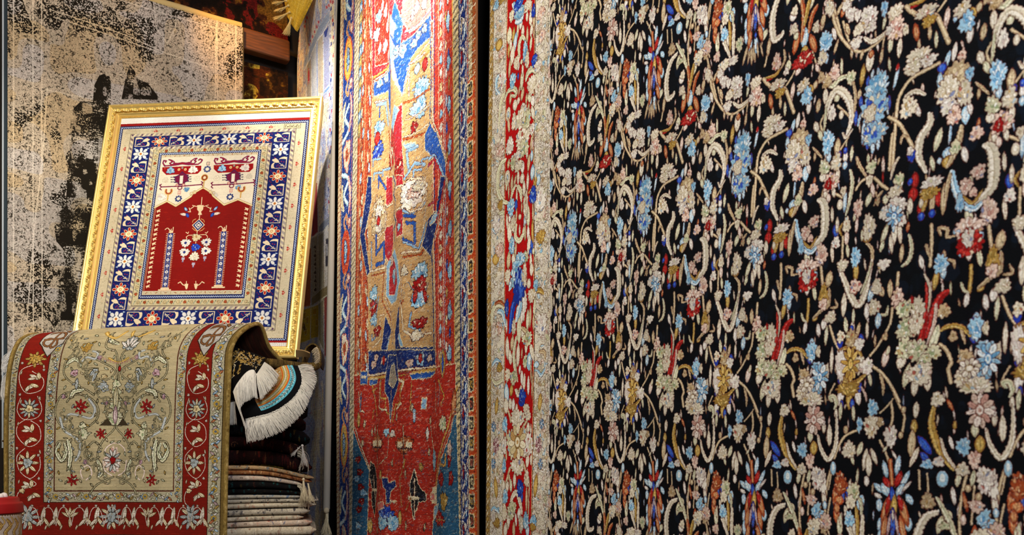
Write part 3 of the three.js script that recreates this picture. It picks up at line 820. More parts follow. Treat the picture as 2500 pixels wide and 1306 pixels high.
// motifs of the red main border and its guards, millimetres from the rug's edge and from lens height
const BORDER_MOTIFS = [
['S',[146,218,164,190,172,167],11.5,'t'],
['S',[287,201,278,169,252,141],11.9,'t'],
['S',[254,18,274,-15,281,-41],12.1,'t'],
['S',[171,-4,154,-42,129,-89],12.7,'t'],
['L',222,1601,13.7,22.4,0,'w'],
['L',289,1591,14.5,33.0,0,'c'],
['L',285,1634,11.9,22.0,0,'t'],
['L',263,1608,9.4,22.2,0,'c'],
['L',309,1567,9.1,25.5,0,'t'],
['L',202,1585,8.3,33.9,5,'g'],
['L',237,1565,12.3,26.1,0,'c'],
['L',267,1539,9.4,33.2,0,'t'],
['L',293,1542,11.8,25.6,5,'c'],
['L',174,1583,11.3,30.3,8,'o'],
['L',146,1592,18.7,34.4,0,'g'],
['L',154,1554,12.9,22.9,0,'c'],
['L',310,1527,6.5,21.8,0,'t'],
['L',185,1547,15.4,41.6,12,'b'],
['L',168,1510,18.4,38.0,8,'c'],
['L',231,1459,9.6,11.2,0,'g'],
['L',151,1471,10.0,38.2,5,'t'],
['L',143,1536,8.6,30.6,0,'o'],
['L',291,1499,9.2,29.3,8,'g'],
['L',211,1453,8.3,18.8,0,'w'],
['L',321,1409,12.9,18.1,0,'b'],
['L',236,1394,13.6,41.0,6,'g'],
['L',210,1416,6.9,15.0,0,'B'],
['L',306,1354,13.1,18.2,0,'b'],
['L',239,1426,8.2,22.3,0,'c'],
['L',240,1340,12.2,26.0,15,'t'],
['L',219,1360,5.5,22.5,10,'t'],
['L',266,1392,8.0,22.1,10,'c'],
['L',307,1288,14.3,21.9,-10,'w'],
['L',287,1310,14.5,22.0,-8,'g'],
['L',213,1325,13.8,15.0,20,'c'],
['L',267,1311,8.0,22.1,5,'t'],
['L',160,1353,10.0,22.9,5,'t'],
['L',192,1318,18.2,22.6,-10,'c'],
['D',147,1301,15.8,26.8,0,'c'],
['D',147,1301,5.7,11.5,0,'b'],
['L',151,1261,10.0,30.6,-8,'t'],
['L',308,1247,13.0,29.1,-15,'c'],
['L',281,1272,8.0,22.0,5,'t'],
['L',244,1286,19.0,22.3,0,'w'],
['L',303,1145,11.8,32.8,10,'t'],
['L',244,1076,14.9,26.0,-6,'w'],
['L',153,1117,10.0,19.1,10,'t'],
['L',284,1078,10.6,33.0,8,'t'],
['L',273,1118,9.3,25.8,0,'c'],
['L',303,1097,10.5,21.9,0,'b'],
['L',309,1135,6.5,21.8,0,'p'],
['L',317,1078,6.5,21.8,0,'t'],
['L',307,1037,15.6,29.1,5,'b'],
['L',278,1013,9.3,36.8,3,'c'],
['D',145,1066,18.7,30.6,0,'c'],
['D',145,1068,6.5,11.5,0,'b'],
['L',176,1037,9.9,34.1,6,'t'],
['L',217,1047,9.6,30.0,0,'c'],
['D',243,1035,14.9,18.6,0,'c'],
['L',208,979,6.9,37.6,0,'c'],
['L',255,995,12.1,33.3,-3,'c'],
['L',155,1017,5.7,34.3,0,'t'],
['L',197,1042,8.4,22.6,20,'t'],
['L',140,1045,7.2,26.8,0,'g'],
['L',204,950,11.1,22.6,0,'B'],
['L',280,892,13.3,44.1,-3,'g'],
['L',261,878,10.7,29.6,8,'b'],
['L',240,932,5.4,22.3,0,'t'],
['D',228,902,9.6,11.2,0,'g'],
['L',164,923,11.4,26.6,5,'w'],
['L',310,884,6.5,58.3,0,'t'],
['L',146,901,8.6,38.2,-6,'c'],
['L',161,859,17.1,41.9,-5,'c'],
['L',227,854,6.8,22.4,0,'c'],
['L',206,912,6.9,30.1,5,'t'],
['L',261,838,8.0,33.3,0,'t'],
['L',281,829,10.6,29.4,-3,'w'],
['L',285,788,13.2,36.7,6,'c'],
['L',303,783,10.5,29.2,3,'B'],
['L',295,759,11.8,18.3,5,'B'],
['D',312,759,7.8,12.4,0,'g'],
['L',307,830,9.1,43.7,0,'o'],
['L',201,789,8.3,30.1,5,'t'],
['L',187,754,14.0,30.2,-5,'c'],
['L',155,762,15.7,34.3,5,'t'],
['L',296,726,9.2,32.9,-3,'c'],
['L',239,543,13.6,29.8,5,'w'],
['L',225,564,12.3,33.6,8,'b'],
['L',300,698,13.1,25.6,0,'c'],
['D',284,651,11.9,18.4,0,'c'],
['L',188,710,21.0,22.7,10,'b'],
['L',318,559,10.4,43.6,6,'g'],
['L',292,534,9.2,43.9,3,'t'],
['L',312,509,7.8,32.7,0,'t'],
['L',276,522,12.0,40.5,3,'g'],
['L',252,541,6.7,22.2,0,'c'],
['L',222,497,16.5,56.1,0,'g'],
['L',141,521,7.2,30.6,0,'c'],
['L',247,475,13.5,26.0,-10,'c'],
['L',267,428,10.7,25.8,3,'c'],
['L',178,455,14.1,30.3,10,'t'],
['L',146,440,14.4,45.9,-3,'c'],
['L',216,405,13.8,45.0,3,'c'],
['L',241,409,5.4,22.3,5,'t'],
['D',288,374,17.2,33.0,3,'b'],
['L',228,351,8.2,18.7,8,'w'],
['L',242,320,10.9,29.7,-3,'w'],
['L',165,403,14.2,30.4,-8,'c'],
['L',174,281,14.1,22.8,8,'o'],
['L',142,272,18.7,42.1,-5,'b'],
['L',256,300,10.8,37.0,5,'c'],
['L',283,290,9.3,36.7,0,'w'],
['L',306,288,5.2,54.7,0,'t'],
['L',298,340,5.2,43.8,0,'t'],
['D',243,236,20.3,18.6,0,'B'],
['L',139,226,18.8,30.7,-5,'c'],
['L',167,232,14.2,22.8,-5,'c'],
['L',188,226,12.6,26.4,0,'w'],
['L',210,206,11.1,26.3,0,'c'],
['L',144,122,7.2,23.0,0,'t'],
['L',285,139,11.9,22.0,0,'c'],
['L',302,127,6.5,29.2,0,'c'],
['L',145,42,7.2,23.0,0,'t'],
['L',284,22,13.2,25.7,5,'c'],
['L',306,25,7.8,21.9,0,'c'],
['L',168,-42,7.1,22.8,-8,'t'],
['L',203,-49,12.5,30.1,0,'c'],
['L',179,-68,11.3,26.5,-3,'g'],
['L',154,-73,14.3,22.9,5,'c'],
['L',129,-73,13.1,26.9,0,'c'],
['L',252,-108,9.4,22.2,0,'B'],
['L',167,-190,14.2,41.8,5,'c'],
['L',216,-191,8.3,26.2,-8,'w'],
['L',236,-168,13.6,22.3,8,'w'],
['L',203,-230,11.1,33.9,0,'t'],
['L',146,-234,15.8,30.6,5,'c'],
['L',282,-114,7.9,55.1,0,'t'],
['L',296,-128,5.3,73.1,0,'t'],
['L',291,-224,13.2,25.6,0,'b'],
['L',298,-77,5.2,40.2,0,'t'],
['L',73,1591,30.0,23.4,20,'o'],
['L',67,785,27.1,23.5,10,'o'],
['L',74,-78,15.0,43.0,-10,'o'],
['L',73,230,13.5,35.2,10,'o'],
['L',409,1381,14.7,28.2,0,'b'],
['L',343,1000,15.3,21.6,10,'b'],
['L',331,358,19.3,13.0,0,'b'],
['L',337,-65,14.1,43.3,8,'o'],
['L',355,226,13.9,32.3,6,'o'],
['H',[165,1701,201,1661,242,1655],28.4,'b'],
['H',[188,1626,222,1620,236,1632],35.0,'b'],
['H',[217,1480,213,1527,233,1548,257,1522],20.7,'g'],
['H',[121,1365,142,1387,177,1384,199,1364,192,1352,167,1362],20.4,'g'],
['H',[260,1380,279,1402,312,1398,338,1362],26.9,'g'],
['H',[330,1012,318,987,286,971],19.3,'o'],
['H',[170,982,183,1009,204,1025],17.0,'g'],
['H',[211,1019,232,994,239,955],20.7,'g'],
['H',[206,882,200,838,224,817,248,834,251,855],20.8,'g'],
['H',[236,711,181,681,161,651],30.0,'b'],
['H',[251,626,231,589,205,530],36.4,'b'],
['H',[254,630,258,584,252,548],29.6,'w'],
['H',[210,615,183,583,163,495],30.4,'B'],
['H',[330,615,349,615,374,599],19.3,'o'],
['H',[239,502,273,479,293,457],20.4,'t'],
['H',[294,432,314,378],22.4,'c'],
['H',[206,473,189,412,201,346,215,311],20.8,'g'],
['H',[202,282,223,262,236,290],23.6,'c'],
['H',[180,-133,194,-106,221,-94,242,-130,256,-167],23.9,'c'],
['H',[97,1472,60,1468,61,1432,84,1403],22.2,'b'],
['H',[120,1392,92,1365,82,1279],21.9,'g'],
['H',[135,1138,103,1134,81,1102,82,1039,119,989,170,967],24.6,'g'],
['H',[76,947,113,949,120,935],19.5,'g'],
['H',[43,905,70,886,92,896],15.2,'b'],
['H',[37,545,44,591,74,613,111,603,130,576],27.5,'g'],
['H',[78,585,111,576,134,522],22.4,'b'],
['H',[59,616,96,619,133,595],13.6,'r'],
['H',[40,386,70,403,107,387],18.3,'b'],
['H',[37,339,64,317,108,325,111,348],18.4,'g'],
['H',[41,-170,64,-157,101,-171],18.3,'b'],
['H',[338,915,351,894,376,905,376,933],15.4,'b'],
['H',[346,400,377,396,384,370],15.3,'t'],
['H',[334,340,360,319,384,341],15.4,'b'],
['F',208,1680,48.5,22.5,-20,'B'],
['F',215,1643,41.4,18.7,0,'b'],
['F',159,1660,18.5,22.9,0,'c'],
['F',266,1644,26.8,22.1,0,'c'],
['F',305,1605,13.1,25.5,0,'B'],
['F',255,1486,17.5,40.7,0,'b'],
['F',197,1471,19.5,26.4,0,'c'],
['F',268,1450,14.7,33.2,0,'c'],
['F',173,1416,22.6,30.4,0,'b'],
['F',315,1426,19.5,25.4,0,'B'],
['F',300,1349,30.1,36.5,0,'c'],
['F',235,1253,54.5,41.0,0,'c'],
['F',268,1233,30.7,40.6,0,'g'],
['F',186,1260,16.8,34.0,0,'c'],
['F',302,1191,18.3,21.9,0,'w'],
['F',243,1177,47.5,40.9,0,'c'],
['F',250,1141,33.8,33.4,0,'g'],
['F',160,1180,27.1,34.3,0,'w'],
['F',202,1127,34.7,18.8,0,'w'],
['F',182,1108,18.3,26.5,5,'g'],
['F',217,1089,27.6,22.5,0,'c'],
['F',311,956,23.4,32.8,0,'B'],
['F',170,952,25.5,34.2,0,'b'],
['F',266,932,16.0,55.3,0,'c'],
['F',176,810,19.8,34.1,0,'b'],
['F',184,888,16.9,34.0,0,'c'],
['F',262,749,20.1,22.2,0,'g'],
['F',229,749,34.2,26.1,0,'b'],
['F',208,735,34.6,15.0,0,'b'],
['F',216,682,48.2,41.2,8,'b'],
['F',223,650,41.2,67.3,8,'B'],
['F',149,703,18.6,30.6,0,'c'],
['F',257,685,17.5,44.4,0,'c'],
['F',326,637,15.5,25.4,0,'b'],
['F',301,606,26.2,25.6,0,'c'],
['F',142,590,14.4,34.5,0,'B'],
['F',188,510,15.4,30.2,0,'c'],
['F',274,456,33.3,25.8,0,'g'],
['F',261,377,13.4,25.9,5,'g'],
['F',187,325,25.2,26.5,0,'g'],
['F',148,340,18.7,26.8,0,'c'],
['F',246,256,23.0,26.0,0,'B'],
['F',271,206,20.0,22.1,0,'c'],
['F',284,183,17.2,22.0,0,'c'],
['F',133,157,18.8,30.7,0,'b'],
['F',217,176,48.2,33.7,0,'c'],
['F',220,3,45.4,33.7,0,'c'],
['F',184,87,38.6,56.7,0,'g'],
['F',259,85,33.6,55.5,0,'c'],
['F',130,80,17.4,34.6,0,'w'],
['F',286,80,33.0,40.3,0,'w'],
['F',131,4,14.5,30.7,0,'b'],
['F',281,-41,17.2,33.1,0,'c'],
['F',240,-75,21.7,33.5,0,'B'],
['F',141,-111,18.7,30.6,5,'b'],
['F',184,-163,28.1,30.3,0,'g'],
['F',194,-147,25.1,22.6,0,'g'],
['F',138,-169,17.3,34.5,0,'c'],
['F',250,-204,17.6,33.4,0,'c'],
['F',280,-191,18.6,33.1,0,'b'],
['F',98,1448,33.3,38.8,0,'w'],
['F',96,1550,25.1,19.4,0,'p'],
['F',71,1753,45.0,15.6,0,'o'],
['F',48,1752,22.8,19.7,0,'b'],
['F',98,980,19.2,19.4,0,'o'],
['F',73,917,25.5,35.2,0,'w'],
['F',94,1183,29.6,23.3,0,'p'],
['F',93,814,29.6,27.2,0,'p'],
['F',87,521,25.3,27.2,0,'p'],
['F',57,510,22.7,23.5,0,'w'],
['F',93,373,20.7,19.4,0,'o'],
['F',83,-211,26.8,19.5,0,'o'],
['F',57,-185,19.7,23.5,0,'w'],
['F',337,1398,25.6,21.7,0,'w'],
['F',357,928,31.6,43.1,0,'w'],
['F',356,799,28.5,25.1,0,'o'],
['F',357,495,37.9,39.5,0,'w'],
['F',326,-192,21.9,25.4,0,'b'],
['F',323,-211,19.4,14.5,0,'o'],
['F',361,1492,21.4,21.5,0,'p'],
['F',354,1574,25.3,21.5,0,'p'],
['R',218,90,53.7,71.1,0,'y'],
['R',53,153,16.7,22.8,0,'k'],
['R',54,12,16.7,22.8,0,'k'],
['R',367,150,13.8,20.7,0,'k'],
['R',364,10,13.8,20.8,0,'k'],
['R',71,82,22.5,31.3,0,'m'],
['R',351,75,19.0,28.8,0,'m'],
];
// ---------- the large dark floral carpet on the right wall ----------
function paintDarkField() {
  const W = 600, H = 2048, cv = makeCanvas(W, H); let c = cv.getContext('2d');
  c.fillStyle = '#04060a'; c.fillRect(0, 0, W, H);
  for (let i = 0; i < 420; i++) { c.fillStyle = ['rgba(14,28,46,0.45)', 'rgba(2,3,6,0.45)', 'rgba(8,15,26,0.4)'][i % 3]; c.beginPath(); c.ellipse(rnd() * W, rnd() * H, rr(5, 30), rr(8, 40), 0, 0, 6.3); c.fill(); }  // bluish dabs stand in for the sheen on the dark pile
  const ground = c, layer = makeCanvas(W, H); c = layer.getContext('2d');
  c.save(); c.scale(W / 357, H / 1222);
  // canvas y runs down: weave height v (mm) -> 1222 - v
  for (let i = 0; i < 150; i++) { // small pods scattered between the sprays
    const x = rr(0, 357), y = rr(30, 1190), p = 'cgwwpcbwt'[i % 9], rx = rr(1.6, 3), ry = rr(7, 15), a = rr(-14, 14);
    drawLeaf(c, x, y, rx, ry, a, p, '#4a120e', 1);
  }
  for (const m of FIELD_MOTIFS) {
    const keep = seedState;
    for (let i = -2; i <= 1; i++) for (let j = -1; j <= 2; j++) {
      const isLine = m[0] === 'S' || m[0] === 'H', x = (isLine ? m[1][0] : m[1]) + i * 357, y = 1222 - (isLine ? m[1][1] : m[2]) + j * 1222;
      if (x < -220 || x > 577 || y < -260 || y > 1482) continue;
      seedState = keep; paintMotif(c, m, i * 357, 1222 + j * 1222, true, 1.1, '#4a120e');
    }
    rnd();
  }
  const [bu, bv] = FIELD_BLOOM;
  for (let i = -1; i <= 1; i++) for (let j = -1; j <= 2; j++) {
    const keep = seedState; c.save(); c.translate(bu + i * 357, 1222 - bv + j * 1222); c.scale(0.27, 0.265); redBlueBloom(c); c.restore(); seedState = keep;
  }
  c.restore(); knots(c, W, H, 15000, 1.8, 7); ground.drawImage(layer, 0, 0); c = ground;
  roughen(c, W, H, 1.7, 3); pileGrain(c, W, H, 0.2, 0.03); return cv;
}
// the upright red, blue and amber blossom that returns in every repeat (drawn about its large blue heart)
function redBlueBloom(c) {
  const o = '#3a0f14', l = (x, y, rx, ry, a, p) => drawLeaf(c, x, y, rx, ry, a, p, o, 4);
  for (const [x, y, rx, ry, a] of [[-60, -400, 26, 75, -12], [40, -430, 26, 85, 10], [95, -320, 24, 85, 28], [-110, -250, 30, 60, -50], [60, -240, 34, 60, 30], [-60, -240, 40, 60, -30], [-110, -120, 30, 60, 0], [130, -170, 30, 50, -30], [-105, 40, 28, 60, 5], [120, 20, 36, 60, 0], [-105, 150, 26, 80, 0], [75, 130, 30, 70, -10], [-60, 240, 26, 80, 5], [5, 280, 30, 90, -4]]) l(x, y, rx, ry, a, 'b');
  for (const [x, y, rx, ry, a] of [[110, -270, 16, 60, 40], [-120, -190, 22, 40, -60]]) l(x, y, rx, ry, a, 'w');
  for (const [x, y, rx, ry, a] of [[-55, -90, 34, 130, 16], [85, -80, 36, 130, -16], [-70, 60, 30, 110, 8], [75, 60, 30, 110, -10], [-65, 190, 28, 100, 8], [55, 190, 28, 100, -12]]) l(x, y, rx, ry, a, 'r');
  l(-50, -300, 30, 50, -30, 'R'); l(45, -325, 30, 70, 22, 'R'); l(60, -140, 22, 70, -12, 'R'); l(-40, -130, 18, 90, 10, 'R');
  drawVine(c, [-20, -470, -12, -380, -5, -280], 30, 'r', o, 4);
  l(0, -190, 26, 80, -8, 'B'); l(8, -90, 30, 120, 3, 'o'); l(0, 0, 38, 105, 0, 'B'); l(0, -40, 12, 50, 0, 'w'); l(-5, 100, 18, 50, 0, 'B'); l(0, 190, 14, 36, 0, 'B');
  l(30, 30, 14, 110, -8, 'm'); l(-34, 40, 14, 100, 8, 'm');
  for (const a of [-25, -8, 8, 22]) l(a * 3, 330 + Math.abs(a), 12, 80, -a * 0.6, 't');
}
function paintRedBorder() {
  // 0..420 mm across, heights -310..1890 mm about lens height
  const W = 420, H = 2048, top = 1890, mmH = 2200, cv = makeCanvas(W, H), c = cv.getContext('2d');
  c.save(); c.scale(W / 420, H / mmH);
  c.fillStyle = '#d4cebc'; c.fillRect(0, 0, 420, mmH);
  c.fillStyle = '#a9854a'; c.fillRect(0, 0, 33, mmH);
  for (let y = 0; y < mmH; y += 22) { // little barber-pole leaves of the outermost stripe
    drawLeaf(c, 15, y, 7, 14, 40, y % 44 ? 'o' : 'y', '#3a2a10', 1.2); drawDrop(c, 6, y + 11, 3, 5, 0, 'c', '#3a2a10', 0.8); drawDrop(c, 25, y + 11, 3, 5, 0, 'g', '#3a2a10', 0.8);
  }
  c.fillStyle = '#241a10'; for (const x of [0, 32, 318, 398]) c.fillRect(x, 0, 1.8, mmH);
  // scrolling guards
  const pals = ['w', 'w', 'p', 'w', 'c', 'w', 'c', 'g', 'b', 'w', 't'];
  for (const [x0, x1, n] of [[37, 121, 1100], [321, 416, 1300]]) for (let i = 0; i < n; i++) {
    const x = rr(x0, x1), y = rr(0, mmH), p = pals[Math.floor(rnd() * pals.length)], k = rnd();
    if (k < 0.5) drawLeaf(c, x, y, rr(3, 7), rr(7, 16), rr(0, 180), p, '#4a3420', 0.9);
    else if (k < 0.75) drawBlossom(c, x, y, rr(6, 12), rr(6, 11), rr(0, 180), p, '#4a3420', 0.9);
    else { c.beginPath(); c.arc(x, y, rr(5, 12), rr(0, 6), rr(6, 10)); c.strokeStyle = ['#4a3822', '#6a4a30', '#3a3a2a', '#7a4a44'][i % 4]; c.lineWidth = 1.1; c.stroke(); }
  }
  c.fillStyle = '#a80b0d'; c.fillRect(125, 0, 192, mmH);
  for (let i = 0; i < 500; i++) { c.fillStyle = i % 2 ? 'rgba(180,16,18,0.35)' : 'rgba(110,4,8,0.35)'; c.fillRect(rr(125, 305), rr(0, mmH), rr(4, 12), rr(4, 30)); }
  c.fillStyle = '#e0c48c'; c.fillRect(127, 0, 3, mmH); c.fillRect(312, 0, 3, mmH); c.fillStyle = '#301008'; c.fillRect(124, 0, 1.8, mmH); c.fillRect(316, 0, 1.8, mmH);
  for (const m of BORDER_MOTIFS) paintMotif(c, m, 0, top, true, 1.3, '#4a1a10');
  // jagged leaves reaching over the inner edge into the dark field
  for (let y = 0; y < mmH; y += 24) drawBlossom(c, rr(406, 420), y, rr(8, 16), rr(12, 20), 0, pals[Math.floor(rnd() * 6)], '#3a2010', 1);
  c.restore();
  roughen(c, W, H, 1.4, 3); pileGrain(c, W, H, 0.22, 0.03); return cv;
}
function buildDarkCarpet() {
  const g = thing('floral_carpet', 'large dark carpet with a crowded floral field and a red border, filling the right', 'carpet');
  const y0 = 0.15, y1 = 3.05 + EYE;
  g.position.copy(onRight(0, y0, 0)); g.rotation.y = RIGHT_TURN;
  const t0 = 0.412, t1 = 2.15, tile = [0.357, 1.222], shiftU = 1.289;       // the bloom column stands at 1.289 m
  const ripple = (t, y) => 0.004 * Math.sin(t * 5 + y * 1.3) + 0.003 * Math.sin(y * 4 - t * 2);
  const lean = (t, y) => 0.0085 * (y - EYE - 0.75) * Math.exp(-t / 0.7);
  const fieldMat = wool(paintDarkField(), 0.0025, 0.2, 0.3);
  const f = sheet(40, 40, (a, b) => { const t = mix(t0, t1, a), y = mix(y0, y1, b); return new THREE.Vector3(t + lean(t, y), y - y0, ripple(t, y)); }, 0.012,
    (a, b) => [(mix(t0, t1, a) - shiftU) / tile[0], (mix(y0, y1, b) - EYE) / tile[1]]);
  part('floral_field', whole(f), fieldMat, g);
  const borderMat = wool(paintRedBorder(), 0.002, 0.2, 0.3);
  const bo = sheet(8, 40, (a, b) => { const t = mix(0.004, t0, a), y = mix(y0, y1, b); return new THREE.Vector3(t + lean(t, y), y - y0, ripple(t, y)); }, 0.012,
    (a, b) => [mix(0.004, t0, a) / 0.42, (mix(y0, y1, b) - EYE + 0.31) / 2.2]);
  part('red_border', whole(bo), borderMat, g).userData.label = 'red border band with cream scrolling guard stripes';
  const sel = []; for (let j = 0; j <= 40; j++) { const y = mix(y0, y1, j / 40); sel.push(new THREE.Vector3(lean(0, y) + 0.002, y - y0, ripple(0, y) - 0.006)); }
  part('selvedge', new THREE.TubeGeometry(curve(sel), 60, 0.007, 8), std({ color: 0x2a1c0e }), g);
}
buildDarkCarpet();
